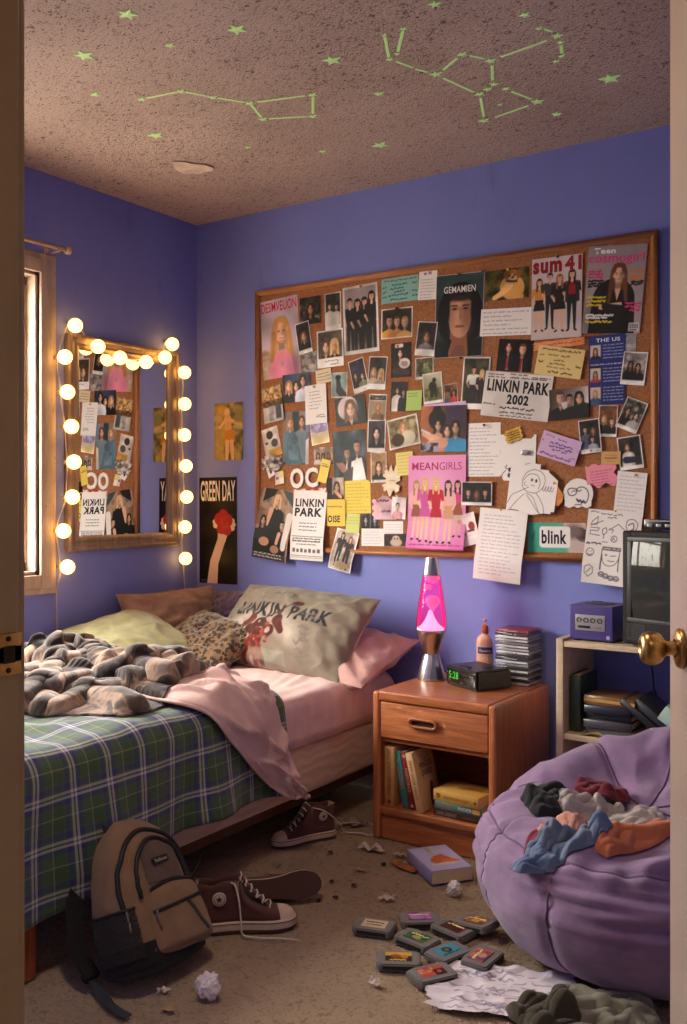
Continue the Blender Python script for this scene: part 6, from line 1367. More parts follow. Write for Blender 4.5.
b = MB(); b.lathe([(0, 0), (.048, 0), (.050, .001), (.048, .0022), (0, .003)], 40, mat=T(wv * .5, dcn * .52, hc - .0002)); b.box(wv * .2, wv * .42, dcn * .78, dcn * .9, hc - .001, hc + .003, .001); b.build('disc_lid', PURD, con)
b = MB(); b.box(.012, .03, .01, .03, 0, .007); b.box(wv - .03, wv - .012, .01, .03, 0, .007); b.box(.012, .03, dcn - .03, dcn - .01, 0, .007); b.box(wv - .03, wv - .012, dcn - .03, dcn - .01, 0, .007); b.build('rubber_foot', PURD, con)
b = MB(); b.box(wv - .022, wv - .011, -.0008, .001, .012, .023); b.build('badge', M('badge_lilac', (170, 164, 196), .4), con)

# television
A = on_z(622, 645.5, STZ)
tv_ = empty('television', 'small dark grey tube television on the shelf top, half behind the door', 'television', (A.x, A.y, STZ), (0, 0, R(-19)))
TVB = M('tv_charcoal', (34, 31, 32), .6, spec=.2, bump=(350, .08, .001)); TVD = M('tv_dark', (30, 29, 31), .45)
tw, th_ = .39, .366
bz = MB()
for a0, a1, c0, c1 in ((0, .036, .008, th_), (tw - .036, tw, .008, th_), (.030, tw - .030, .008, .092), (.030, tw - .030, th_ - .034, th_)): bz.box(a0, a1, 0, .06, c0, c1, .008, 3)
bz.box(.02, tw - .02, .012, .055, .03, th_ - .02)
autosmooth(bz.build('front_bezel', TVB, tv_), 40)
def tvback(u, v):
    s = v; sx = 1 - .34 * s ** 1.6; sz = 1 - .30 * s ** 1.6; a = 2 * PI * u; ca, sa = math.cos(a), math.sin(a); p = 8 - 4 * s
    r = (abs(ca) ** p + abs(sa) ** p) ** (-1 / p)
    return (tw / 2 + r * ca * (tw / 2 - .004) * sx, .055 + .19 * s, .012 + (th_ - .018) / 2 + r * sa * (th_ - .022) / 2 * sz)
b = MB(); b.grid(lambda u, v: tvback(u, v), 64, 10, closed_u=True); n0 = 64 * 9; b.f.append(tuple(range(n0, n0 + 64))); b.m.append(0); b.sm.append(False); b.build('rear_housing', TVB, tv_)
# recessed screen surround
sx0, sx1, sz0, sz1 = .036, tw - .036, .092, th_ - .034
b = MB(); 
for (a0, a1, c0, c1) in ((sx0 - .016, sx1 + .016, sz1, sz1 + .014), (sx0 - .016, sx1 + .016, sz0 - .014, sz0), (sx0 - .016, sx0, sz0, sz1), (sx1, sx1 + .016, sz0, sz1)): b.box(a0, a1, -.0012, .004, c0, c1, .0008)
b.build('screen_surround', TVD, tv_)
m, t = newmat('crt_glass'); t.b.inputs['Base Color'].default_value = (.035, .038, .036, 1); t.b.inputs['Roughness'].default_value = .03; t.b.inputs['Specular IOR Level'].default_value = .30
def scr(u, v):
    x = (u - .5) * 2; z = (v - .5) * 2; return (sx0 + u * (sx1 - sx0), .0035 - .013 * (1 - (x * x + z * z * .7) / 1.7), sz0 + v * (sz1 - sz0))
b = MB(); b.grid(scr, 40, 32); b.build('screen', m, tv_)
b = MB()
for k in range(9): b.box(.018, .018 + .07, -.002, .002, .022 + k * .006, .025 + k * .006)
b.build('speaker_grille', TVD, tv_)
b = MB()
for k in range(5): b.box(.19 + k * .03, .21 + k * .03, -.004, .002, .030, .040, .0015)
b.build('control_button', TVD, tv_)
b = MB(); b.box(.03, tw - .03, .015, .09, 0, .01, .002); b.build('foot', TVD, tv_)

# little dark box on the television
p = Vector((A.x, A.y, STZ)) + Matrix.Rotation(R(-19), 3, 'Z') @ Vector((.060, .030, 0))
bx = empty('tape_player', 'small dark box with silver switches lying on top of the television', 'electronic box', (p.x, p.y, STZ + th_ + .0005), (0, 0, R(-12)))
b = MB(); b.box(0, .19, 0, .08, .004, .036, .004, 2); autosmooth(b.build('body', M('gloss_black', (22, 22, 24), .18, coat=.5), bx))
b = MB()
for k in range(4): b.box(.012 + k * .03, .030 + k * .03, -.0025, .001, .012, .022, .001)
b.box(.004, .186, -.001, .001, .029, .033); b.build('switch', M('silver_switch', (150, 150, 146), .3, .8), bx)
b = MB()
for x0 in (.01, .165):
    for y0 in (.008, .06): b.box(x0, x0 + .014, y0, y0 + .012, 0, .005)
b.build('rubber_foot', TVD, bx)
# cord behind
b = MB(); q0 = on_back(640, 655, .03); q1 = on_back(652, 700, .03)
b.tube(smooth_path([Vector((q0.x - .05, -.035, .70)), Vector((q0.x + .01, -.03, .66)), Vector((q0.x + .04, -.03, .60)), Vector((q1.x + .01, -.03, .52)), Vector((q1.x + .06, -.04, .43)), Vector((q1.x + .12, -.05, .409))], 6), .003, 8)
tag(b.build('power_cord', M('black_rubber', (22, 22, 24), .5)), 'black power cord hanging behind the television into the shelf', 'cord')

# things on the lower shelf
GZ = SLZ + .0006; GL = 'books on the lower shelf'
def sbk(label, x, y, z, T_, D, H, cover, mode='flat', rz=0, ry=0, texts=(), art=None, soft=False):
    if mode == 'flat': mw = Matrix.Translation((SX + x, SY + y, z + T_ / 2)) @ Matrix.Rotation(rz, 4, 'Z') @ FLAT
    else: mw = T(SX + x, SY + y, z, 0, ry, rz)
    return book('book', label, 'book', mw, T_, D, H, cover, texts, group=GL, art=art, soft=soft)
sbk('tall dark green book standing against the shelf side', .048, .05, GZ, .034, .16, .185, (46, 66, 46), 'up', art=[('front', .09, .06, rect_(.10, .04), (84, 110, 60)), ('front', .09, .15, blob(.04, .02, 10, 2), (64, 90, 62))])
sbk('grey book at the bottom of the lower shelf pile', .24, .035, GZ, .024, .14, .155, (92, 88, 92), rz=-.05)
sbk('slate book second from the bottom of the lower shelf pile', .238, .032, GZ + .0245, .026, .14, .155, (70, 68, 76), rz=.02)
sbk('black book third from the bottom of the lower shelf pile', .236, .036, GZ + .051, .022, .14, .15, (30, 30, 36), rz=-.08)
sbk('dark blue book second from the top of the lower shelf pile', .236, .03, GZ + .0735, .024, .14, .15, (40, 44, 60), rz=.03)
sbk('brown and ochre book on top of the lower shelf pile', .25, .03, GZ + .098, .030, .15, .17, (120, 84, 50), rz=-.06, art=[('spine', 0, .085, rect_(.010, .17), (196, 146, 76))])
sbk('black paperback leaning on the lower shelf pile', .37, .03, GZ + .006, .022, .15, .20, (28, 27, 31), 'up', ry=-.95)
sbk('second dark paperback leaning beside the black one', .41, .035, GZ + .006, .026, .15, .20, (40, 42, 52), 'up', ry=-.93)
sbk('pale teal boxed book leaning at the door end of the lower shelf', .475, .03, GZ + .008, .05, .16, .17, (150, 172, 164), 'up', ry=-.98, texts=[('CUT', 'front', .05, .12, .03, .012, (70, 80, 80), 0), ('THE LAB', 'spine', .0, .07, .07, .014, (110, 60, 50), PI / 2)], art=[('front', .09, .06, blob(.03, .02, 10, 4), (96, 110, 106))])
cv = Cv(.16, .07, (206, 186, 120)); cv.mottle(5, 4, [(150, 120, 60), (214, 190, 120), (226, 214, 190)]); cv.scrib(.4, .1, .8, .05, .01, (120, 90, 40), 3)
o = link_mesh('leaflet', cv_mesh('leaflet', cv, lambda u, v: .008 * np.sin(u * 6) ** 2), None, PRINT, mw=T(SX + .16, SY + .035, GZ + .001, 0, 0, -.1)); tag(o, 'yellowish crumpled leaflet at the front of the lower shelf', 'leaflet')
# ================================================================== shapes shared by the soft things
def nz3(x, y, z=0.0): return mnoise.noise(Vector((x, y, z)))
def fold(x, y, z=0.0, s=1.0):
    """ridged wrinkles"""
    wx = x + .35 * nz3(x * .9 + 7, y * .9, z); wy = y + .35 * nz3(x * .9, y * .9 + 11, z)
    return 1 - abs(nz3(wx * s, wy * s, z + 3)) * 2.2
BAGC = Vector((2.290, -.765, 0)); BAGB = math.atan2(.90, .43)
def cat(P, t):
    n = len(P) - 1; f = min(max(t, 0), 1) * n; i = min(int(f), n - 1); s = f - i
    p0 = P[max(i - 1, 0)]; p1 = P[i]; p2 = P[i + 1]; p3 = P[min(i + 2, n)]
    return [.5 * (2 * p1[k] + (p2[k] - p0[k]) * s + (2 * p0[k] - 5 * p1[k] + 4 * p2[k] - p3[k]) * s * s + (3 * p1[k] - p0[k] - 3 * p2[k] + p3[k]) * s ** 3) for k in range(len(p1))]
BAG_SEAMS = [R(k) for k in (-168, -120, -70, -22, 22, 70, 118, 158)]
BAG_RIM = 6 / 10
def bag_point(phi, s, wr=True):
    b = (1 + math.cos(phi)) / 2; b2 = b ** 1.15
    P = [(0, .0), (.24, .0), (.355, .03), (.425, .11), (.448, .195), (.435, .272), (.402, .318 + .045 * b2), (.345, .345 + .135 * b2), (.255, .345 + .165 * b2), (.14, .318 + .075 * b2), (0, .305 + .035)]
    r, z = cat(P, s)
    dphi = min(abs((phi - q + PI) % (2 * PI) - PI) for q in BAG_SEAMS)
    k = math.exp(-(dphi * r / .015) ** 2) * min(1, r / .15)
    out = -.007 * k * (s > .12)
    kr = math.exp(-((s - BAG_RIM) / .012) ** 2)
    out -= .006 * kr
    if wr and s > .1:
        x, y = r * math.cos(phi), r * math.sin(phi)
        sag = math.exp(-((s - .48) / .12) ** 2)
        out += .015 * sag * nz3(phi * 2.6, s * 34, 1.0) + .006 * nz3(x * 9, y * 9, z * 14)
        top = min(1, max(0, (s - .55) / .1))
        out += top * .022 * (fold(x * 6, y * 6, 2.0, 1.3) - .5) * (1 - .7 * k)
        out += .014 * math.exp(-((s - BAG_RIM) / .05) ** 2) * math.sin(phi * 26 + 3 * nz3(phi * 3, 0, 0)) * (.4 + .6 * nz3(phi * 4, 5, 0))
    # push along the approximate normal
    e = 1e-3; r2, z2 = cat(P, min(1, s + e)); r1, z1 = cat(P, max(0, s - e)); tr, tz = r2 - r1, z2 - z1; L = math.hypot(tr, tz) + 1e-9
    r += out * tz / L; z += out * -tr / L
    # back half leans backwards
    a = BAGB + phi
    return Vector((BAGC.x + max(r, 0) * math.cos(a), BAGC.y + max(r, 0) * math.sin(a), max(z, .001)))

# bed measures
BX_, BY0, BY1 = 1.10, -1.875, -.035
MTOP = .525
def bed_prof(s, top, xe, rad=.055, x0=.035):
    """cloth lying over the bed and down its open side: arc length s from the wall side -> x, z, hang (0 on top, >0 below the edge)"""
    L1 = xe - rad - x0
    if s <= L1: return x0 + s, top, 0.0, (0, 1)
    a = (s - L1) / rad
    if a < PI / 2: return xe - rad + rad * math.sin(a), top - rad + rad * math.cos(a), 0.0, (math.sin(a), math.cos(a))
    h = s - L1 - rad * PI / 2
    return xe, top - rad - h, h, (1, 0)
# ================================================================== bed
MTOP = .505
def set_uv(o, uv):
    me = o.data; l = me.uv_layers.new(name='UVMap'); vi = np.empty(len(me.loops), np.int32); me.loops.foreach_get('vertex_index', vi)
    l.data.foreach_set('uv', np.asarray(uv, np.float32)[vi].ravel())
def drape(x, y, o, freq, th, sd):
    """long flowing cloth folds, 0..1: two families of soft ridges that bend and trade places"""
    a = th + 1.1 * nz3(x * 2.2 + o, y * 2.2, sd); wx = x + .05 * nz3(x * 5, y * 5 + o, sd + 2); wy = y + .05 * nz3(x * 5 + o, y * 5, sd + 5)
    p1 = (wx * math.cos(a) + wy * math.sin(a)) * freq + 2.6 * nz3(wx * 4 + o, wy * 4, sd + 1)
    p2 = (wx * math.cos(a + 1.3) + wy * math.sin(a + 1.3)) * freq * .8 + 2.6 * nz3(wx * 4, wy * 4 + o, sd + 7)
    m = min(1, max(0, .5 + 1.6 * nz3(x * 6 + o, y * 6 + o, sd + 4)))
    f = lambda p: (.5 + .5 * math.cos(p)) ** 1.35
    return m * f(p1) + (1 - m) * f(p2)
def folds(X, Y, n, seed, box, th, spread, wid, hgt, length):
    """height of n soft rope-like cloth folds: curved ridges with their own width, height and run"""
    g = np.random.RandomState(seed); acc = np.zeros(X.shape)
    for k in range(n):
        x, y = g.uniform(box[0], box[1]), g.uniform(box[2], box[3]); a = th + g.normal(0, spread); L = g.uniform(*length); w = g.uniform(*wid); h = g.uniform(*hgt); cur = g.normal(0, 3.2) ; m = 14; best = np.full(X.shape, 9.0); hh = np.zeros(X.shape)
        x -= math.cos(a) * L / 2; y -= math.sin(a) * L / 2
        for q in range(m):
            x2 = x + math.cos(a) * L / m; y2 = y + math.sin(a) * L / m; dx, dy = x2 - x, y2 - y
            t = np.clip(((X - x) * dx + (Y - y) * dy) / (dx * dx + dy * dy), 0, 1); d = np.hypot(X - x - t * dx, Y - y - t * dy)
            tt = (q + t) / m; hh = np.where(d < best, np.sin(np.pi * np.clip(tt * .9 + .05, 0, 1)) ** .6, hh); best = np.minimum(best, d)
            x, y = x2, y2; a += cur * L / m + g.normal(0, .10)
        acc += (h * hh * np.exp(-(best / w) ** 2)) ** 3
    return acc ** (1 / 3)
bed = empty('bed', 'single bed base with cream quilted box spring on short wooden legs', 'bed', (0, BY1, 0))
LEGW = wood('reddish_leg_wood', (140, 70, 36), (190, 104, 58), 'Z')
oy = -BY1
for x, y in ((BX_ - .05, BY0 + .03), (BX_ - .05, BY1 - .09), (.06, BY0 + .03), (.06, BY1 - .09)):
    b = MB(); b.box(x, x + .06, y + oy, y + oy + .06, 0, .15, .004); b.build('leg', LEGW, bed)
b = MB(); b.box(.05, .09, BY0 + .03 + oy, BY1 - .03 + oy, .085, .15, .003); b.box(BX_ - .10, BX_ - .06, BY0 + .03 + oy, BY1 - .03 + oy, .10, .15, .003)
for k in range(9):
    yy = BY0 + .10 + k * .20 + oy; b.box(.05, BX_ - .06, yy, yy + .07, .13, .15)
b.build('slat_frame', wood('dark_bed_wood', (70, 38, 22), (110, 62, 36), 'Y'), bed)
def quilted():
    m, t = newmat('quilted_ticking'); o = t.obj(); xyz = t.sep(o)
    v = t.add('ShaderNodeTexWave', wave_type='BANDS', bands_direction='Z'); v.inputs['Scale'].default_value = 9; v.inputs['Distortion'].default_value = 5; v.inputs['Detail'].default_value = 1; v.inputs['Detail Scale'].default_value = 1.2
    t.link(o, v.inputs['Vector']); c = t.ramp(v.outputs['Fac'], [(.3, (206, 178, 148)), (.8, (216, 190, 162))]); t.col(c); t.b.inputs['Roughness'].default_value = .75; t.b.inputs['Sheen Weight'].default_value = .3
    t.bump(v.outputs['Fac'], .16, .006); return m
b = MB(); b.box(.02, BX_ - .01, BY0 + oy, BY1 + oy, .15, .325, .022, 4); autosmooth(b.build('box_spring', quilted(), bed), 50)
SHEET = fabric('pink_sheet', (230, 192, 186), wr=.35, sheen=.25)
mat_ = empty('mattress', 'mattress in a rumpled pale pink fitted sheet', 'mattress', (0, BY1, 0))
def mfn(u, v):
    a = 2 * PI * u; return None
b = MB()
nu, nv = 110, 90
def msheet(u, v):
    # over the top and down the open side, tucked under
    S = BX_ + .045 + .19; s = u * S; x, z, h, n = bed_prof(s, MTOP, BX_ + .005, .055, .02)
    y = BY0 + .01 + v * (BY1 - BY0 - .02)
    ey = min(v, 1 - v) * (BY1 - BY0)
    w = .009 * (drape(x, y, 2.0, 46, .25, 3.0) - .3) + .003 * nz3(x * 16, y * 16, 2)
    d = max(0, (.06 - ey)) / .06; z -= .05 * d * d * (h == 0)
    return (x + n[0] * w * 1.2 - (.012 * (h / .13) ** 2 if h > .10 else 0), y + oy, max(z + n[1] * w, .327))
b.grid(msheet, nu, nv)
me_ = b.build('fitted_sheet', SHEET, mat_); 
b = MB(); b.box(.025, BX_ - .015, BY0 + oy + .02, BY1 + oy - .012, .326, MTOP - .03, .02, 3); b.build('mattress_core', M('mattress_ticking', (206, 190, 176), .8, bump=(60, .2, .004)), mat_)

# ---- plaid comforter with its pink side turned back
def plaid():
    m, t = newmat('green_plaid_flannel'); uv = t.uv(); xyz = t.sep(uv)
    P_ = .118
    st = [(0, (206, 200, 196)), (.06, (58, 78, 56)), (.10, (214, 204, 204)), (.16, (52, 54, 116)), (.27, (72, 98, 66)), (.48, (62, 88, 56)), (.50, (156, 154, 104)), (.53, (62, 88, 56)), (.78, (72, 98, 66)), (.84, (52, 54, 116)), (.95, (74, 88, 82))]
    def stripe(s, off): return t.ramp(t.math('FRACT', t.math('ADD', t.math('DIVIDE', s, P_), off)), st, 'CONSTANT')
    a = stripe(xyz[0], .1); c = stripe(xyz[1], .37)
    tw = t.math('GREATER_THAN', t.math('FRACT', t.math('MULTIPLY', t.math('ADD', xyz[0], xyz[1]), 260.0)), .5)
    mx = t.mix(t.math('ADD', t.math('MULTIPLY', tw, .3), .35), a, c)
    n = t.noise(uv, 40, 3); mx = t.mix(t.math('MULTIPLY', n, .25), mx, (60, 70, 60))
    t.col(mx); t.b.inputs['Roughness'].default_value = .92; t.b.inputs['Sheen Weight'].default_value = .35; t.b.inputs['Specular IOR Level'].default_value = .15
    t.bump(t.math('ADD', t.noise(uv, 400, 2), t.math('MULTIPLY', t.noise(uv, 14, 3), 2.5)), .3, .006); return m
PINKQ = fabric('pink_quilt_lining', (224, 184, 176), wr=.5, sheen=.35)
com = empty('comforter', 'green plaid comforter hanging over the bed side, pink lining turned back', 'comforter', (0, BY1, 0))
CT = .548; CX = BX_ + .028
S_TOP = CX - .075 - .035
def com_surf(s, y, lift=0.0, wob=1.0):
    x, z, h, n = bed_prof(s, CT + lift, CX + lift, .075 + lift)
    w = .013 * (fold(x * 3.2, y * 3.2, 4.0) - .4) + .006 * nz3(x * 11, y * 11, 6)
    hang = min(1, h / .25)
    wv = hang * (.022 * math.sin(y * 15 + 1.5 * nz3(y * 2, 0, 0)) + .014 * nz3(y * 9, h * 4, 3))
    xx = x + n[0] * (w * .7 + .02 * hang + wv) * wob; zz = z + n[1] * w * wob
    return Vector((xx, y + oy, zz)), h
HEM = CT - .075 - .185
def hem_len(y):  # arc length down to the hem
    hem_z = .195 + .03 * math.sin(y * 4.2) + .02 * nz3(y * 3, 1, 1) - .03 * max(0, (-1.55 - y)) / .3
    return CX - .075 - .035 + .075 * PI / 2 + (CT - .075 - hem_z)
nu, nv = 120, 110; uv = []; vs = []
Y0, Y1 = BY0 - .035, -.80
for j in range(nv):
    v = j / (nv - 1)
    for i in range(nu):
        u = i / (nu - 1); y = Y0 + v * (Y1 - Y0)
        s = u * hem_len(y)
        p, h = com_surf(s, y)
        yy = y
        if h > 0: p.y += -.02 * h * (v < .12)
        if p.x > CX - .02 and v > .93: p.y += 0
        vs.append(p); uv.append((s, y))
b = MB(); b.add(vs, [(j * nu + i, j * nu + i + 1, (j + 1) * nu + i + 1, (j + 1) * nu + i) for j in range(nv - 1) for i in range(nu - 1)], 0, True)
PLAID = plaid()
pl_ = b.build('plaid_side', PLAID, com); set_uv(pl_, uv); solidify(pl_, .012, -1)
# foot end drop
uv = []; vs = []
for j in range(30):
    v = j / 29
    for i in range(nu):
        u = i / (nu - 1); y = Y0; s = u * hem_len(y); p, h = com_surf(s, y)
        drop = v * .36; q = Vector((p.x, p.y - .035 * math.sin(min(v * 6, 1) * PI / 2) - .012 * v * math.sin(p.x * 17), p.z))
        q.z = max(p.z - drop - .035 * (1 - math.cos(min(v * 6, 1) * PI / 2)) , .185 + .01 * math.sin(p.x * 9) - .0002 * v) if v > 0 else p.z
        vs.append(q); uv.append((s, y - drop))
b = MB(); b.add(vs, [(j * nu + i, (j + 1) * nu + i, (j + 1) * nu + i + 1, j * nu + i + 1) for j in range(29) for i in range(nu - 1)], 0, True)
f_ = b.build('foot_drop', PLAID, com); set_uv(f_, uv)
# pink flap: from the fold (head side) to the hem (foot side); diagonal down the side
nu, nv = 150, 90; vs = []; 
S_END = S_TOP + .075 * PI / 2 + .265
FOLDF = folds(np.tile(np.linspace(.02, 1.45, nu), (nv, 1)), np.tile(np.linspace(-.87, -1.25, nv)[:, None], (1, nu)), 64, 11, (.02, 1.45, -1.25, -.87), 1.2, .9, (.007, .016), (.014, .040), (.06, .22))
for j in range(nv):
    v = j / (nv - 1)              # 0 fold crest .. 1 free hem
    for i in range(nu):
        u = i / (nu - 1); s = .02 + u * (S_END - .02)
        hg = max(0, s - S_TOP) / (S_END - S_TOP)
        yf = -.875 + .10 * hg ** 1.2; yh = -1.235 + .03 * nz3(s * 4, 2, 0) + .405 * hg ** 1.25
        y = yf + (yh - yf) * v
        puff = .010 + .042 * (math.sin(PI * min(1, v * 1.0)) ** .5) * (1 - .6 * hg) + .012
        puff += (FOLDF[j, i] - .006) * min(1, 6 * v + .2) * min(1, 5 * (1 - v) + .15)
        p, h = com_surf(s, y, 0)
        x, z, hh, n = bed_prof(s, CT, CX, .075)
        p = Vector((p.x + n[0] * puff, p.y, p.z + n[1] * puff))
        if v < .12:   # roll the crest down to the sheet side
            k = 1 - v / .12; p += Vector((-n[0] * .028, .012 * (1 - k), -n[1] * .028)) * k * k
        vs.append(p)
b = MB(); b.add(vs, [(j * nu + i, (j + 1) * nu + i, (j + 1) * nu + i + 1, j * nu + i + 1) for j in range(nv - 1) for i in range(nu - 1)], 0, True)
fl_ = b.build('pink_lining', PINKQ, com); solidify(fl_, .014, -1)
# seam piping along the free hem of the flap
b = MB(); b.tube([vs[(nv - 1) * nu + i] for i in range(nu)], .006, 8); b.tube([vs[j * nu + nu - 1] for j in range(nv)], .006, 8); b.build('piping', PINKQ, fl_)
# crest: thick rolled fold between plaid and lining
b = MB()
rows = []
for i in range(nu):
    p0 = vs[i]; rows.append(p0)
for k in range(9):
    pass
b.tube([p + Vector((0, -.004, -.004)) for p in rows], [.017 + .004 * nz3(i * .2, 1, 1) for i in range(nu)], 12)
b.build('fold_roll', PINKQ, com)

# ---- rumpled fleece blanket
def fleece():
    m, t = newmat('mottled_fleece'); uv = t.uv()
    n = t.noise(uv, 7.5, 4, .6, 1.6)
    c = t.ramp(n, [(.36, (34, 28, 28)), (.44, (64, 53, 50)), (.51, (104, 86, 76)), (.57, (180, 148, 124)), (.66, (136, 120, 112))])
    n2 = t.noise(uv, 60, 3, .7); c = t.mix(t.math('MULTIPLY', n2, .35), c, (90, 78, 74))
    t.col(c); t.b.inputs['Roughness'].default_value = 1; t.b.inputs['Sheen Weight'].default_value = .6; t.b.inputs['Sheen Roughness'].default_value = .4; t.b.inputs['Specular IOR Level'].default_value = .1
    t.bump(t.noise(uv, 160, 3, .7), .5, .006); return m
def rumple(name, label, cat, cx, cy, a, bb, ang, base, mat, seed, amp=.03, freq=9, bulk=.02, th=.005, n=(84, 64), ex=.22, roll=.55, fdir=.2, spread=.45, wk=(.18, .44), group=None, uvs=1.0, edge=.16):
    """a dropped cloth: ridged folds leaning over one another on top of whatever lies below (base(x, y) -> z)"""
    nu, nv = n; c, sn = math.cos(ang), math.sin(ang)
    uu, vv = np.meshgrid(np.linspace(-1, 1, nu), np.linspace(-1, 1, nv))
    H = folds(uu * a, vv * bb, freq, seed, (-a, a, -bb, bb), fdir, spread, (amp * wk[0], amp * wk[1]), (amp * .4, amp), (a * .8, a * 1.9))
    dd = np.maximum(np.abs(uu), np.abs(vv)); e = np.clip((1 - dd) / edge, 0, 1); e = e * e * (3 - 2 * e)
    H = e * (H + bulk * (1 - .5 * (uu ** 2 + vv ** 2))) + .004
    gv, gu = np.gradient(H); gu /= (2 * a / (nu - 1)); gv /= (2 * bb / (nv - 1))
    vs = []
    for j in range(nv):
        for i in range(nu):
            u, v = i / (nu - 1) * 2 - 1, j / (nv - 1) * 2 - 1
            sq_u = u * math.sqrt(1 - v * v * .5 * (ex * 2)); sq_v = v * math.sqrt(1 - u * u * .5 * (ex * 2))
            k = 1 + .16 * nz3(math.atan2(v, u) * 1.7 + seed, 0, seed * .7) * max(abs(u), abs(v))
            x0, y0 = sq_u * a * k, sq_v * bb * k
            k2 = amp * roll
            x1 = x0 - k2 * max(-1, min(1, gu[j, i])) ; y1 = y0 - k2 * max(-1, min(1, gv[j, i]))
            X, Y = cx + x1 * c - y1 * sn, cy + x1 * sn + y1 * c
            X = max(X, .03)
            z0 = base(cx + x0 * c - y0 * sn, cy + x0 * sn + y0 * c)
            vs.append((X, Y, z0 + H[j, i]))
    b = MB(); b.add(vs, [(j * nu + i, j * nu + i + 1, (j + 1) * nu + i + 1, (j + 1) * nu + i) for j in range(nv - 1) for i in range(nu - 1)], 0, True)
    o = b.build(name, mat); set_uv(o, [(i / (nu - 1) * a * 2 * uvs, j / (nv - 1) * bb * 2 * uvs) for j in range(nv) for i in range(nu)])
    solidify(o, th, 0); subsurf(o, 1); return tag(o, label, cat, group)
def bvh_of(objs):
    from mathutils.bvhtree import BVHTree
    vs = []; fs = []; dg = bpy.context.evaluated_depsgraph_get()
    for o in objs:
        k = len(vs); ev = o.evaluated_get(dg); me = ev.to_mesh(); mw = o.matrix_world
        vs += [mw @ v.co for v in me.vertices]; fs += [tuple(k + i for i in p.vertices) for p in me.polygons]; ev.to_mesh_clear()
    return BVHTree.FromPolygons(vs, fs)
def drop_on(objs, floor=.0, smooth=.0):
    bpy.context.view_layer.update(); t = bvh_of(objs)
    def f(x, y):
        h = t.ray_cast(Vector((x, y, 3)), Vector((0, 0, -1)))
        return max(floor, h[0].z) if h[0] is not None else floor
    return f
bedtop = drop_on([pl_, fl_, me_], .2)
FLEECE = fleece()
def wallclip(f, x0=.03): return f
rumple('fleece_blanket', 'rumpled brown, grey and cream mottled fleece blanket thrown across the comforter', 'blanket', .550, -1.285, .47, .29, R(17), bedtop, FLEECE, 5, .072, 30, .012, .008, (230, 150), roll=.22, edge=.10, fdir=.15, spread=.6, wk=(.20, .50))

# ---- pillows
def pillow(name, label, w, h, th, centre, xax, yax, mat, seed=0, n=(64, 48), pinch=.06, welt=None, paint=None, bend=0.0, wr=1.0):
    X = Vector(xax).normalized(); Yv = Vector(yax); Yv = (Yv - X * X.dot(Yv)).normalized(); Z = X.cross(Yv)
    mw = Matrix.Translation(centre) @ Matrix((X, Yv, Z)).transposed().to_4x4()
    def P(u, v, sd):
        a = abs(u); c = abs(v)
        t_ = max(0.0, (1 - a ** 2.4)) ** .55 * max(0.0, (1 - c ** 2.4)) ** .55
        x = u * w / 2 * (1 - pinch * (1 - c ** 2) * a ** 2); y = v * h / 2 * (1 - pinch * (1 - a ** 2) * c ** 2)
        ed = min(1, 3.2 * t_)
        wrk = wr * (.012 * (fold(u * 2.6 + seed, v * 2.6, sd * 3 + seed, 1.0) - .4) + .007 * nz3(u * 7 + seed, v * 7, sd)) * ed
        wrk += wr * .006 * (1 - t_) * math.sin(14 * (u + v) + seed) * ed
        z = sd * (th / 2 * t_ + wrk)
        z += bend * (u * u - .3) + .012 * nz3(u * 1.5 + seed, v * 1.5, 7)
        return (x, y, z)
    nu, nv = n
    root = empty(name, label, 'pillow', mw=mw)
    b = MB()
    fr = b.grid(lambda u, v: P(u * 2 - 1, v * 2 - 1, 1), nu, nv)
    if paint is None: b.grid(lambda u, v: P(1 - u * 2, v * 2 - 1, -1), nu, nv)
    o = b.build('pillowcase', mat, root)
    if paint is not None:
        cv = Cv(w, h, (190, 182, 166), w / (nu - 1) * .9999, 2); cv.nx, cv.ny = nu, nv
        W, Hh = nu * 2, nv * 2; cv.asp = h / w; cv.X, cv.Y = np.meshgrid((np.arange(W) + .5) / W, (np.arange(Hh) + .5) / Hh * cv.asp); cv.im = np.empty((Hh, W, 3)); cv.im[:] = (190, 182, 166); cv.px = 1 / W
        paint(cv); im = lin(cv.get())[::-1].reshape(-1, 3)
        at = o.data.color_attributes.new('Col', 'FLOAT_COLOR', 'POINT'); at.data.foreach_set('color', np.concatenate([im, np.ones((len(im), 1))], 1).astype(np.float32).ravel())
        b = MB(); b.grid(lambda u, v: P(1 - u * 2, v * 2 - 1, -1), nu // 2, nv // 2); b.build('pillow_back', M('pillow_back_cloth', (182, 174, 158), .9), root)
    if welt:
        b = MB(); K = 60; ring = []
        for (u0, v0), (u1, v1) in (((-1, -1), (1, -1)), ((1, -1), (1, 1)), ((1, 1), (-1, 1)), ((-1, 1), (-1, -1))):
            for k in range(K): s = k / K; p = P(u0 + (u1 - u0) * s, v0 + (v1 - v0) * s, 1); q = P(u0 + (u1 - u0) * s, v0 + (v1 - v0) * s, -1); ring.append([(a + c) / 2 for a, c in zip(p, q)])
        b.tube(ring, welt, 8, closed=True); b.build('welt', mat, root)
    return root
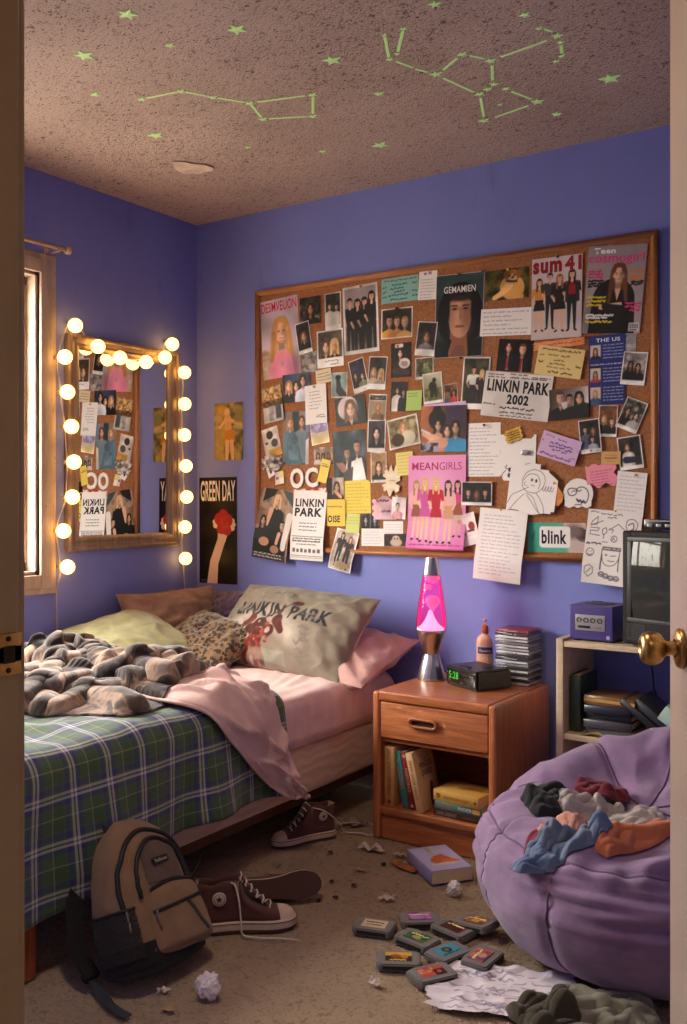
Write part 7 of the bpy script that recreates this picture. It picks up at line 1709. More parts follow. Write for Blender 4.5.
def cv_text(cv, s, x0, y0, x1, y1, col, bold=.02, a=1):
    tv, tf, ta = text_tris(s, bold)
    m = np.zeros(cv.X.shape, bool); Yf = cv.Y / cv.asp
    for f in tf:
        p = [(x0 + (x1 - x0) * tv[i][0], y1 - (y1 - y0) * tv[i][1]) for i in f]
        d = None
        (ax, ay), (bx, by), (cx, cy) = p[0], p[1], p[2]
        e1 = (cv.X - ax) * (by - ay) - (Yf - ay) * (bx - ax); e2 = (cv.X - bx) * (cy - by) - (Yf - by) * (cx - bx); e3 = (cv.X - cx) * (ay - cy) - (Yf - cy) * (ax - cx)
        m |= ((e1 >= 0) & (e2 >= 0) & (e3 >= 0)) | ((e1 <= 0) & (e2 <= 0) & (e3 <= 0))
    cv.bl(m.astype(float), col, a)
def band_print(cv):
    cv.mottle(3, 4, [(136, 121, 106), (148, 134, 118), (122, 116, 99)]); cv.mottle(3, 9, [(136, 122, 106), (112, 107, 92)], a=.5)
    cv.ell(.26, .62, .2, .07, (186, 174, 160), .8, soft=.05, rot=-.5); cv.ell(.56, .6, .16, .06, (186, 174, 160), .8, soft=.05, rot=.5)
    K = (40, 36, 36); RD = (118, 34, 24)
    cv_text(cv, 'LINKIN PARK', .15, .35, .84, .52, K, .035)
    # loose dark red ink splash, nothing in particular
    g = np.random.RandomState(5)
    cv.cap(.40, .64, .41, .93, .05, .045, RD); cv.cap(.34, .69, .48, .68, .035, .035, (84, 40, 34)); cv.ell(.40, .59, .03, .03, (70, 44, 40)); cv.cap(.36, .88, .34, .97, .035, .02, RD); cv.cap(.44, .88, .47, .96, .03, .02, RD); cv.cap(.50, .54, .56, .66, .035, .02, (84, 40, 34)); cv.cap(.32, .56, .27, .68, .03, .015, (100, 50, 40))
    for k in range(46): cv.ell(.40 + g.normal(0, .05), .77 + g.normal(0, .09), g.uniform(.006, .02), g.uniform(.006, .02), [RD, (70, 40, 36), (150, 60, 44), (190, 170, 156)][g.randint(4)], .85)
    cv.line([(.26, .98), (.36, .6), (.56, .33)], .006, (84, 44, 38)); cv.ell(.57, .31, .035, .018, (84, 32, 28), 1, rot=-.3); cv.rect(.36, .86, .64, .97, (150, 152, 136), .6)
    for k in range(9): cv.scrib(.42 + .055 * k, .68 + .02 * (k % 3), .74 + .03 * ((k * 7) % 3), .03, .006, (120, 112, 104), k, .7)
    cv.scrib(.2, .36, .52, .03, .006, (96, 90, 84), 3, .7); cv.scrib(.45, .1, .3, .02, .004, (100, 94, 86), 13, .7)
BANDM = vcol_mat('printed_cotton', .9, .2, 0, .25, (30, .35, .006))
pillow('pillow', 'pink pillow lying under the open end of the band print pillow', .62, .40, .15, (.885, -.20, .562), (1, -.10, -.02), (.05, .92, .30), fabric('pink_pillow', (206, 160, 152), wr=.3), 4)
pillow('pillow', 'grey white pillow with black band lettering and a red ink splash', .70, .385, .17, (.735, -.262, .655), (1, -.075, -.035), (-.06, .24, .265), BANDM, 2, n=(200, 112), paint=band_print, pinch=.035)
# open end of that pillowcase
pillow('pillow', 'faded brown patched pillow leaning in the room corner', .54, .33, .15, (.145, -.275, .628), (.10, .98, .01), (-.40, .04, .80), fabric('brown_pillow', (150, 112, 90), c2=(170, 132, 112), wr=.4), 7, welt=.004)
pillow('pillow', 'olive green pillow with a welted edge lying against the left wall', .56, .40, .17, (.215, -.665, .590), (.12, .97, .13), (-.84, .10, .34), fabric('olive_pillow', (150, 146, 96), c2=(172, 166, 120), wr=.35), 9, welt=.006, wr=.4)
def leopard():
    m, t = newmat('leopard_plush'); o = t.obj()
    v = t.add('ShaderNodeTexVoronoi'); v.inputs['Scale'].default_value = 64; v.inputs['Randomness'].default_value = .9
    nz_ = t.noise(o, 30, 2); va = t.add('ShaderNodeVectorMath', operation='ADD'); sc = t.add('ShaderNodeVectorMath', operation='SCALE'); cmb = t.add('ShaderNodeCombineXYZ')
    t.link(nz_, cmb.inputs[0]); t.link(nz_, cmb.inputs[1]); sc.inputs['Scale'].default_value = .02; t.link(cmb.outputs[0], sc.inputs[0]); t.link(o, va.inputs[0]); t.link(sc.outputs[0], va.inputs[1]); t.link(va.outputs[0], v.inputs['Vector'])
    ring = t.ramp(v.outputs['Distance'], [(.0, (76, 48, 28)), (.22, (76, 48, 28)), (.26, (30, 22, 18)), (.46, (30, 22, 18)), (.52, (122, 92, 60)), (1, (136, 104, 70))])
    t.col(ring); t.b.inputs['Roughness'].default_value = 1; t.b.inputs['Sheen Weight'].default_value = .5; t.bump(t.noise(o, 500, 2), .3, .003); return m
pillow('pillow', 'leopard print pillow between the olive pillow and the band print pillow', .44, .36, .15, (.395, -.400, .575), (.93, -.22, -.10), (.12, .80, .52), leopard(), 12)
pillow('pillow', 'small dark mauve cushion squeezed into the corner behind the others', .30, .24, .12, (.27, -.085, .655), (1, -.1, .05), (.05, .3, .9), fabric('mauve_cushion', (96, 72, 92), wr=.5), 15)
# ================================================================== bean bag and the clothes on it
BAGM = fabric('lilac_suede', (124, 97, 134), wr=.25, sheen=.35, c2=(138, 108, 146), rough=.85)
bag = empty('bean_bag', 'big lilac bean bag chair heaped with clothes beside the shelf unit', 'bean bag', BAGC)
nu, nv = 260, 84; b = MB()
vs = [bag_point(2 * PI * i / nu, j / (nv - 1)) - BAGC for j in range(nv) for i in range(nu)]
b.add(vs, [(j * nu + i, (j * nu + (i + 1) % nu), ((j + 1) * nu + (i + 1) % nu), ((j + 1) * nu + i)) for j in range(nv - 1) for i in range(nu)], 0, True)
bagm = b.build('bag_body', BAGM, bag)
SEAMM = M('lilac_piping', (104, 78, 112), .8)
def seam(pts):
    b = MB(); b.tube([p - BAGC for p in pts], .0035, 6); b.build('seam', SEAMM, bag)
for q in BAG_SEAMS: seam([bag_point(q, .14 + .84 * k / 60) for k in range(61)])
b = MB(); b.tube([bag_point(2 * PI * k / 150, BAG_RIM) - BAGC for k in range(150)], .004, 6, closed=True); b.build('rim_seam', SEAMM, bag)
under = [bagm]
CG = 'clothes heaped on the bean bag'
def cam_hit(px, py, objs):
    t = bvh_of(objs); h = t.ray_cast(CAM, ray(px, py).normalized()); return h[0]
bpy.context.view_layer.update()
def garment(name, label, cat, px, py, a, bb, ang, col, seed, amp=.022, freq=13, bulk=.012, c2=None, edge=.18, sag=.07, **kw):
    p = cam_hit(px, py, [bagm]); f0 = drop_on(under, .01)
    def f(x, y): return max(f0(x, y), p.z - sag)
    o = rumple(name, label, cat, p.x, p.y, a, bb, ang, f, fabric('cloth_%s_%d' % (name, seed), col, wr=.2, sheen=.2, c2=c2), seed, amp, freq, bulk, .004, (120, 84), edge=edge, group=CG, roll=.12, wk=(.20, .42)); under.append(o); return o
garment('t_shirt', 'black crumpled t-shirt at the back of the clothes heap on the bean bag', 't-shirt', 576, 812, .135, .055, R(40), (22, 22, 28), 21, .034, 18, .010)
garment('t_shirt', 'burgundy crumpled shirt behind the grey shirt on the bean bag', 't-shirt', 602, 800, .075, .035, R(0), (104, 22, 42), 22, .024, 12, .012)
garment('sock', 'small burgundy piece poking out below the black t-shirt', 'clothing', 537, 842, .03, .022, R(20), (112, 26, 46), 23, .012, 8, .010)
garment('sweater', 'dusty pink tan knit bundled between the black and the grey shirt', 'sweater', 565, 835, .07, .042, R(70), (186, 132, 116), 24, .026, 12, .010)
garment('sweatshirt', 'light grey rumpled sweatshirt in the middle of the clothes heap', 'sweatshirt', 612, 828, .135, .062, R(22), (168, 160, 155), 25, .028, 22, .008)
garment('pullover', 'rust orange pullover at the door side of the clothes heap', 'pullover', 645, 838, .145, .04, R(52), (196, 112, 78), 26, .028, 16, .010)
garment('shirt', 'slate blue shirt hanging down over the front rim of the bean bag', 'shirt', 560, 853, .115, .034, R(34), (84, 104, 146), 27, .026, 16, .006, c2=(112, 124, 142), sag=.04)

# ================================================================== things on the carpet
FLOORZ = .0015
def on_floor(px, py): p = on_z(px, py, 0); p.z = FLOORZ; return p
# clothes pile by the door
under = []; FG = 'clothes dropped on the carpet'
def fl_garment(name, label, px, py, a, bb, ang, col, seed, amp, freq, bulk, c2=None):
    p = on_z(px, py, .03); f = drop_on(under, .002) if under else (lambda x, y: .002)
    o = rumple(name, label, 'clothing', p.x, p.y, a, bb, ang, f, fabric('cloth_%s' % name, col, wr=.2, sheen=.2, c2=c2), seed, amp, freq, bulk, .004, (130, 100), group=FG, roll=.12, wk=(.20, .42)); under.append(o); return o
fl_garment('cotton_shirt', 'grey green crumpled top with white trim lying nearest the doorway', 603, 1010, .125, .075, R(25), (112, 108, 92), 31, .042, 18, .008, c2=(134, 130, 112))
fl_garment('jersey', 'dark olive brown crumpled top on the drawn paper edge', 543, 1008, .060, .070, R(60), (58, 50, 34), 32, .036, 13, .008)

# crumpled drawn paper
cv = Cv(.36, .25, (224, 214, 222), .003)
g = random.Random(4)
for k in range(30): cv.scrib(.12 + .8 * g.random(), .08 + .5 * g.random(), .3 + .65 * g.random(), .04, .0045, (110, 104, 130), k, .8)
def crk(u, v): return .004 + .007 * np.array([[fold(a * 3.2, c * 3.2, 4.0, 1.6) for a, c in zip(ra, rc)] for ra, rc in zip(np.atleast_2d(u), np.atleast_2d(v))]).reshape(np.shape(u)).clip(-.1, 1) + .012 * np.clip(.12 - u, 0, 1)
p = on_floor(503, 993); o = link_mesh('drawn_paper', cv_mesh('drawn_paper', cv, crk, clip=torn(6, .05)), None, PRINT, mw=T(p.x, p.y, FLOORZ, 0, 0, R(20))); tag(o, 'crinkled white sheet covered in blue scribbles on the carpet by the cartridges', 'paper')

# crumpled balls of paper
def paper_ball(px, py, r, label, seed):
    p = on_z(px, py, r * .8); bm = bmesh.new(); bmesh.ops.create_icosphere(bm, subdivisions=4, radius=r)
    g = np.random.RandomState(seed); D = g.normal(size=(40, 3)); D /= np.linalg.norm(D, axis=1)[:, None]; O_ = g.uniform(.58, 1.0, 40)
    for v in bm.verts:
        n = np.array(v.co.normalized()); k = 1.02
        dn = D @ n; ok = dn > .15; 
        if ok.any(): k = min(k, (O_[ok] / dn[ok]).min())
        v.co = Vector(n * r * (k + .34 * abs(nz3(n[0] * 2.6 + seed, n[1] * 2.6, n[2] * 2.6)) - .12 * abs(nz3(n[0] * 6 + seed, n[1] * 6, n[2] * 6))))
    zmin = min(v.co.z for v in bm.verts)
    b = MB(); b.bm(bm, 0, False); o = b.build('paper_ball', M('crumpled_paper', (222, 214, 216), .8, bump=(60, .25, .004))); o.location = (p.x, p.y, -zmin + FLOORZ - .002)
    tag(o, label, 'crumpled paper', 'crumpled paper balls')
paper_ball(207.5, 986, .034, 'crumpled white paper ball in front of the backpack', 3)
paper_ball(454, 889, .024, 'crumpled white paper ball between the floor book and the bean bag', 8)
def scrap(px, py, w, h, rz, label, seed, col=(222, 206, 196), amp=.014, nm='paper_scrap'):
    p = on_floor(px, py); cv = Cv(w, h, col, .003); cv.mottle(4, seed, [tuple(np.array(col) * .9), col])
    fn = lambda u, v: .003 + amp * np.abs(np.sin(u * 7 + seed) * np.cos(v * 5 + seed))
    o = link_mesh(nm, cv_mesh(nm, cv, fn, clip=torn(seed, .22)), None, PRINT, mw=T(p.x, p.y, FLOORZ, 0, 0, rz)); tag(o, label, 'paper scrap', 'paper scraps on the carpet')
scrap(371, 851, .10, .045, R(15), 'long torn white scrap in front of the nightstand corner', 3, amp=.022)
scrap(387, 899.5, .05, .035, R(20), 'white scrap above the first cartridge', 5, amp=.006)
scrap(361, 871, .05, .022, R(10), 'tan scrap between the long torn scrap and the shoe sole', 6, (186, 150, 108), .004)
scrap(374.5, 985, .04, .022, R(-5), 'tiny white scrap left of the cartridges near the doorway', 7, amp=.012)
scrap(163.5, 992, .04, .022, R(30), 'small white scrap left of the paper ball', 8, amp=.006)
scrap(168, 1011, .04, .026, R(10), 'small tan scrap below the paper ball', 9, (196, 160, 118), .004)
scrap(404, 868, .12, .05, R(-20), 'orange brown paper scrap beside the floor book', 10, (176, 104, 56), .006)
scrap(277, 866, .035, .02, R(0), 'small grey scrap above the upturned shoe sole', 11, (150, 138, 126), .006)
scrap(400, 857, .05, .03, R(20), 'pale scrap tucked behind the floor book', 12, (206, 176, 150), .01)
# litter crumbs
for k, (x, y, c) in enumerate([(330, 853, (70, 40, 30)), (332, 882, (70, 40, 30)), (318, 901, (40, 30, 28)), (354, 886, (70, 38, 26)), (336, 898, (90, 52, 34)), (383, 865, (80, 44, 28)), (415, 873, (90, 50, 30))]):
    p = on_floor(x, y); bm = bmesh.new(); bmesh.ops.create_icosphere(bm, subdivisions=2, radius=.008)
    for v in bm.verts: v.co *= 1 + .5 * nz3(v.co.x * 90 + k, v.co.y * 90, v.co.z * 90); v.co.z *= .45
    b = MB(); b.bm(bm, 0, True); o = b.build('crumb', M('crumb_brown_%d' % (k % 3), c, .9)); o.location = (p.x, p.y, .004)
    tag(o, 'dark crumb on the carpet, ' + ['nearest the bed base beyond the shoes', 'right of the upturned sole', 'between sole and canvas toe', 'midway to the long torn scrap', 'just below the sole tip', 'under the tan scrap side of the nightstand', 'next to the floor book'][k], 'crumb', 'crumbs on the carpet')

# floor book
A = on_floor(439, 871)
fb = book('book', 'lavender paperback with an orange bird on its cover lying on the carpet', 'book', Matrix.Translation((A.x, A.y, .0225)) @ Matrix.Rotation(R(-38), 4, 'Z') @ Matrix.Translation((.10, -.068, 0)) @ FLAT, .040, .135, .20, (150, 140, 190),
     [('LAST', 'front', .095, .150, .05, .018, (214, 196, 170), PI / 2 + PI), ('EMBER', 'front', .06, .15, .08, .026, (214, 196, 170), PI + PI / 2)], art=[('front', .0675, .10, rect_(.13, .195), (176, 170, 214)), ('front', .07, .08, blob(.035, .045, 16, 4, .25), (190, 92, 40)), ('front', .09, .065, blob(.03, .018, 16, 6, .3), (206, 110, 50)), ('front', .07, .045, blob(.055, .012, 14, 7, .2), (206, 190, 190))])

# ---------------------------------------------------------------- game cartridges
CGREY = M('cartridge_grey', (116, 112, 112), .5, bump=(400, .1, .001)); CDARK = M('cartridge_slot', (30, 28, 30), .6)
def cartridge(px, py, rz, label, paint, dz=0, tx=0, ty=0, txt=None):
    p = on_z(px, py, .01); w, d, h = .112, .074, .0185
    e = empty('game_cartridge', label, 'game cartridge', (p.x, p.y, FLOORZ + dz), (tx, ty, rz), group='grey game cartridges on the carpet')
    out = [(-w / 2, -d / 2 + .012), (-w / 2 + .008, -d / 2), (w / 2 - .008, -d / 2), (w / 2, -d / 2 + .012), (w / 2, d / 2 - .006), (w / 2 - .01, d / 2 - .001), (.03, d / 2 + .003), (-.03, d / 2 + .003), (-w / 2 + .01, d / 2 - .001), (-w / 2, d / 2 - .006)]
    b = MB(); b.prism(out, 0, h, bev=.003); b.box(-w / 2 + .004, -w / 2 + .016, -d / 2 + .012, d / 2 - .01, h - .002, h + .0008, .0008); b.box(w / 2 - .016, w / 2 - .004, -d / 2 + .012, d / 2 - .01, h - .002, h + .0008, .0008)
    autosmooth(b.build('shell', CGREY, e), 40)
    b = MB(); b.box(-w / 2 + .016, w / 2 - .016, -d / 2 - .0008, -d / 2 + .004, .0045, .0135); b.build('connector_slot', CDARK, e)
    cv = Cv(.066, .046, (200, 190, 180), .0018); paint(cv)
    o = link_mesh('label', cv_mesh('label', cv, None, txt or ()), e, GLOSSY); o.location = (0, .004, h + .0006)
def art(c1, c2, c3, seed): 
    return lambda cv: (cv.mottle(3, seed, [c1, c2, c3], .25, .75), cv.ell(.5, .6, .2, .14, c3, .8), cv.scrib(.3, .12, .88, .1, .03, (240, 220, 150), seed), cv.rect(0, .9, 1, 1, (40, 36, 40)))
cream = lambda cv: (cv.rect(0, 0, 1, 1, (214, 190, 156)), cv.scrib(.35, .15, .85, .09, .03, (70, 54, 44), 2), cv.scrib(.65, .2, .8, .08, .026, (90, 70, 54), 4))
cartridge(374.5, 928, R(16), 'grey game cartridge with a cream paper label, farthest toward the shoes', cream)
cartridge(420, 920.5, R(38), 'grey game cartridge with a violet and pink label, at the back of the spread', art((70, 60, 150), (206, 110, 170), (150, 130, 206), 2))
cartridge(417, 941, R(-8), 'grey game cartridge with a dark green label, in the middle left of the spread', art((30, 70, 50), (50, 110, 70), (206, 170, 90), 3))
cartridge(453, 931, R(-12), 'grey game cartridge with a black and dark red label, half under its neighbour', art((40, 24, 26), (110, 30, 30), (60, 40, 36), 4))
cartridge(476, 928, R(-10), 'grey game cartridge with an orange label, nearest the bean bag', art((206, 120, 40), (60, 40, 60), (226, 160, 60), 5), dz=.010, ty=R(-7))
cartridge(448.5, 954.5, R(72), 'grey game cartridge with a teal round emblem label standing sideways to the rest', lambda cv: (cv.rect(0, 0, 1, 1, (60, 140, 160)), cv.ell(.5, .45, .2, .2, (30, 40, 40)), cv.ell(.5, .45, .1, .1, (120, 110, 60)), cv.scrib(.85, .1, .9, .08, .03, (30, 60, 80), 3)))
cartridge(482.5, 959.5, R(88), 'grey game cartridge with a busy multicolour label, next to the scribbled sheet', art((70, 60, 140), (190, 80, 70), (206, 170, 90), 7))
cartridge(398.5, 961.5, R(30), 'grey game cartridge with a yellow, red and black label, leftmost of the front pair', lambda cv: (cv.rect(0, 0, 1, 1, (40, 34, 30)), cv.rect(0, 0, 1, .4, (206, 170, 50)), cv.ell(.4, .45, .2, .14, (150, 60, 40)), cv.ell(.72, .5, .14, .14, (190, 110, 60)), cv.scrib(.85, .2, .75, .1, .03, (226, 206, 60), 3)))
cartridge(432.5, 976, R(58), 'grey game cartridge with a red and tan label, closest to the doorway', lambda cv: (cv.rect(0, 0, 1, 1, (176, 80, 56)), cv.mottle(5, 4, [(206, 150, 110), (160, 60, 50)], region=(0, 0, .6, .6)), cv.rect(.55, .4, 1, 1, (40, 36, 40)), cv.ell(.75, .65, .1, .1, (190, 60, 50))))

# ---------------------------------------------------------------- canvas high-top shoes
CANV = fabric('burgundy_canvas', (90, 54, 51), wr=.1, sheen=.15); RUB = M('off_white_rubber', (206, 184, 162), .5, var=(30, .06)); SOLE = M('brown_gum_sole', (78, 52, 42), .8, bump=(160, .3, .002)); LACE = M('cotton_lace', (214, 200, 184), .85); LIN_ = M('shoe_lining', (186, 166, 132), .9); EYE = M('eyelet_metal', (196, 190, 184), .3, .9)
def foot_outline(k, grow=0.0):
    """sole outline, heel at y=-.14 .. toe at y=.145; k in 0..1 round the edge"""
    P = [(0, -.140), (.026, -.134), (.034, -.105), (.031, -.05), (.034, .0), (.044, .05), (.046, .085), (.036, .122), (.012, .143), (-.012, .141), (-.032, .118), (-.040, .08), (-.037, .04), (-.030, -.01), (-.030, -.06), (-.033, -.105), (-.026, -.134), (0, -.140)]
    x, y = cat(P, k); n = math.hypot(x, y * .4) + 1e-6
    return x * (1 + grow / max(.02, abs(x) + .02)), y + math.copysign(grow, y) * min(1, abs(y) / .1)
def shoe(label, mw, laced=True, star=True, lace_path=None, size=1.0):
    mw = mw @ Matrix.Diagonal((size, size, size, 1))
    e = empty('canvas_shoe', label, 'shoe', mw=mw, group='burgundy canvas high top shoes')
    n = 72
    b = MB(); b.prism([foot_outline(k / n, .003) for k in range(n)], -.001, .008); b.build('outsole', SOLE, e)
    b = MB(); rings = [(.007, .0045), (.012, .006), (.024, .0055), (.029, .003), (.031, .0)]
    vs = [(*foot_outline(k / n, gz), z) for z, gz in rings for k in range(n)]
    b.add(vs, [(i * n + k, i * n + (k + 1) % n, (i + 1) * n + (k + 1) % n, (i + 1) * n + k) for i in range(len(rings) - 1) for k in range(n)] + [tuple((len(rings) - 1) * n + k for k in range(n))], 0, True)
    fx_ = b.build('foxing', RUB, e)
    b = MB(); b.tube([(*foot_outline(k / n, .0065), .0255) for k in range(n)], .0012, 5, closed=True); b.build('stripe', M('dark_stripe', (60, 34, 40), .6), fx_)
    # upper: rings from the sole up to the ankle, the front of each ring pulled back
    U = []
    L = [(.028, 0, .0), (.042, .02, .002), (.056, .055, .003), (.070, .105, .004), (.085, .135, .005), (.105, .150, .005), (.125, .156, .004), (.142, .158, .002)]
    for z, pull, lean in L:
        ring = []
        for k in range(n):
            x, y = foot_outline(k / n, -.002); t_ = (z - .028) / .114
            yf = y
            if y > -.03: yf = -.03 + (y + .03) * (1 - pull / .178 * 1.0) if y > -.03 else y
            xx = x * (1 - .10 * t_ - .25 * (y > .02) * min(1, pull / .1) * .5); 
            zz = z - (.0) 
            if t_ > .99: zz += .012 * (1 - ((yf + .06) / .06) ** 2) * .3 - .01 * math.exp(-((yf + .095) / .02) ** 2)
            ring.append((xx, yf + (.006 * math.sin(t_ * PI) if y < -.1 else 0), zz))
        U.append(ring)
    b = MB(); vs = [p for r in U for p in r]; m_ = len(U)
    b.add(vs, [(i * n + k, i * n + (k + 1) % n, (i + 1) * n + (k + 1) % n, (i + 1) * n + k) for i in range(m_ - 1) for k in range(n)], 0, True)
    up = b.build('canvas_upper', CANV, e); solidify(up, .003, -1)
    b = MB(); vs = [(x * .94, -.07 + (y + .07) * .95, z) for r in U[2:] for x, y, z in r]; m2 = len(U) - 2
    b.add(vs, [(i * n + k, (i + 1) * n + k, (i + 1) * n + (k + 1) % n, i * n + (k + 1) % n) for i in range(m2 - 1) for k in range(n)] + [tuple(range(n))], 0, True); b.build('lining', LIN_, e)
    # toe cap and bumper
    b = MB()
    def cap_(u, v): a = PI * u; r = 1 - v * .98; x, y = .0435 * math.cos(a) * r, .098 + .046 * math.sin(a) * r; return (x, y - .006 * v, .029 + .026 * math.sqrt(max(0, 1 - r ** 2.4)))
    b.grid(cap_, 30, 10); b.build('toe_cap', RUB, e)
    # tongue
    b = MB(); b.grid(lambda u, v: ((u - .5) * .042 * (1 - .1 * v), .092 - .108 * v ** .8, .048 + .108 * v ** 1.15 + .004 * (1 - (2 * u - 1) ** 2)), 10, 18); tg = b.build('tongue', CANV, e); solidify(tg, .003)
    # eyelet stays, laces
    b = MB(); lc = MB()
    for k in range(6):
        v = .10 + k * .165; yy, zz = .088 - .108 * v ** .8, .053 + .102 * v ** 1.15
        for sx in (-1, 1): b.lathe([(.0022, 0), (.0042, 0), (.0042, .0015), (.0022, .0018)], 12, mat=T(sx * (.0235 - .001 * k), yy - .002, zz + .001, -R(40), sx * R(35)), cap=False)
        if laced or k < 4:
            lc.tube([(-.024, yy - .002, zz + .002), (-.010, yy + .002, zz + .009), (.010, yy + .003, zz + .009), (.024, yy - .002, zz + .002)], .0026, 6)
            if k < 5: lc.tube([(-.023, yy, zz + .003), (0, yy - .008, zz + .013), (.023, yy - .016, zz + .018)], .0024, 6)
    b.build('eyelet', EYE, e); lo = lc.build('lace', LACE, e)
    if lace_path:
        for pth in lace_path:
            b = MB(); b.tube(smooth_path([Vector(q) for q in pth], 6), .0027, 6); b.build('loose_lace', LACE, e)
    # ankle patch with a star, both sides share the look
    if star:
        for sx in (-1, 1):
            mt = T(sx * .0335, -.075, .098, 0, sx * R(90), 0) @ T(0, 0, 0, 0, 0, 0)
            b = MB(); b.lathe([(0, -.002), (.0195, -.002), (.0195, .0016), (.0185, .0024), (0, .0024)], 32, mat=mt, cap=False); pt = b.build('ankle_patch', M('patch_white', (206, 190, 176), .7), e)
            b = MB(); sp = []
            for k in range(10): a = (PI if sx > 0 else 0) + PI * k / 5; r = .0105 if k % 2 == 0 else .0042; sp.append((r * math.cos(a), r * math.sin(a), .0028))
            b.add([mt @ Vector(q) for q in sp + [(0, 0, .0030)]], [(k, (k + 1) % 10, 10) for k in range(10)]); b.tube([mt @ Vector((.0150 * math.cos(a), .0150 * math.sin(a), .0024)) for a in [2 * PI * k / 24 for k in range(24)]], .0007, 5, closed=True)
            b.build('star', M('patch_navy', (30, 30, 50), .6), pt)
    b = MB(); b.ribbon([(0, -.142, .03), (0, -.139, .08), (0, -.136, .135)], .014, (0, -1, 0), .003); b.build('heel_strip', RUB, e)
    return e
# front pair: heel end at the left, toe to the right
h = on_floor(201, 931); t_ = on_floor(288, 924); d = t_ - h; c = (h + t_) / 2
c = c + Vector((0, 0, 0)); az = math.atan2(d.y, d.x) - PI / 2
q = Matrix.Translation((c.x, c.y, FLOORZ)) @ Matrix.Rotation(az, 4, 'Z')
lp = [[(.022, -.045, .140), (.038, -.03, .135), (.05, -.02, .09), (.052, -.015, .04), (.062, -.01, .006), (.085, .03, .004), (.10, .09, .004), (.12, .14, .004)]]
shoe('upright burgundy canvas high top beside the backpack with a loose trailing lace', q, True, True, lp, .95)
h = on_floor(228, 913); t_ = on_floor(308, 903); d = t_ - h; c = (h + t_) / 2; az = math.atan2(d.y, d.x) - PI / 2
# lying on its side, sole turned to the viewer
q = Matrix.Translation((c.x - .005, c.y + .05, .042)) @ Matrix.Rotation(az, 4, 'Z') @ Matrix.Rotation(R(-104), 4, 'Y') @ Matrix.Translation((0, 0, -.03))
shoe('burgundy canvas shoe lying on its side with the dark sole showing, behind the upright one', q, True, False, None, .84)
h = on_floor(328, 836); t_ = on_floor(279, 846); d = t_ - h; c = (h + t_) / 2; az = math.atan2(d.y, d.x) - PI / 2
q = Matrix.Translation((c.x, c.y, FLOORZ)) @ Matrix.Rotation(az, 4, 'Z')
shoe('burgundy canvas high top under the bed edge, lace trailing toward the nightstand', q, True, True, [[(-.024, -.03, .138), (-.04, -.08, .12), (-.03, -.15, .06), (-.02, -.19, .01), (-.05, -.24, .004), (-.10, -.27, .004), (-.06, -.32, .004)], [(.02, -.14, .05), (.03, -.20, .03), (.04, -.26, .02), (.03, -.33, .004), (.0, -.36, .004)]], .82)

# ---------------------------------------------------------------- backpack
BT = fabric('tan_pack_cloth', (134, 106, 80), wr=.12, sheen=.15); BK = fabric('black_pack_cloth', (26, 24, 25), wr=.1, sheen=.1); BGREY = fabric('grey_brown_panel', (98, 80, 72), sheen=.1); ZIP = M('black_zip', (18, 17, 18), .5); ZM = M('zip_metal', (150, 142, 130), .35, .9); STRAP = fabric('black_webbing', (24, 23, 24), weave=300)
lb = on_floor(93, 990); rb = on_floor(214, 948)
fwd2 = (rb - lb); wb = .34; az = math.atan2(fwd2.y, fwd2.x) + R(24)
pack_centre = on_floor(156, 973)
bp = empty('backpack', 'tan and black backpack slumped against the plaid comforter', 'backpack', mw=Matrix.Translation((pack_centre.x, pack_centre.y, .0)) @ Matrix.Rotation(az, 4, 'Z') @ Matrix.Rotation(R(-24), 4, 'X') @ Matrix.Rotation(R(9), 4, 'Y') @ Matrix.Diagonal((.84, .84, .83, 1)))
# local: x right, y away from the viewer (toward the bed), z up
def sqr(a, p): return (abs(math.cos(a)) ** p + abs(math.sin(a)) ** p) ** (-1 / p)
def packbody(w, dfront, dback, h, z0, top_taper=.72, p=3.4, wr=.006):
    def f(u, v):
        a = 2 * PI * u; r = sqr(a, p); t_ = v
        # bottom and top closures
        if t_ < .08: k = math.sin(t_ / .08 * PI / 2) ** .6
        elif t_ > .72: k = math.cos((t_ - .72) / .28 * PI / 2) ** .62
        else: k = 1
        sc = (1 - (1 - top_taper) * max(0, (t_ - .35) / .65) ** 1.4) * (1 + .05 * math.sin(PI * t_))
        x = w / 2 * r * math.cos(a) * (.28 + .72 * k if t_ > .5 else k) * sc
        yb = math.sin(a) * r; d = dback if yb > 0 else dfront
        y = yb * d * k * (1 - .35 * max(0, t_ - .3))
        z = z0 + h * t_
        q = wr * (nz3(x * 14, y * 14, z * 10) + .6 * nz3(x * 30, y * 30 + 4, z * 22)); return (x + q * math.cos(a), y + q * math.sin(a), z)
    return f
b = MB(); fb_ = packbody(.335, .105, .065, .45, .0)
b.grid(lambda u, v: fb_(u, .16 + .84 * v), 72, 50, closed_u=True); b.build('pack_body', BT, bp)
b = MB(); fb2 = packbody(.343, .109, .068, .45, -.002); b.grid(lambda u, v: fb2(u, v * .215), 72, 14, closed_u=True); b.build('black_base', BK, bp)
b = MB(); bk_ = packbody(.31, .0, .071, .44, .004); b.grid(lambda u, v: bk_(.0 + .5 * u, .1 + .88 * v), 30, 30); b.build('back_panel', BK, bp)
def on_front(x, z, off=.0):
    """point on the front of the main body"""
    best = None; v = z / .45
    for k in range(181):
        u = .5 + .5 * k / 180; q = fb_(u, v)
        if best is None or abs(q[0] - x) < abs(best[0] - x): best = q
    return Vector((best[0], best[1] - off, best[2]))
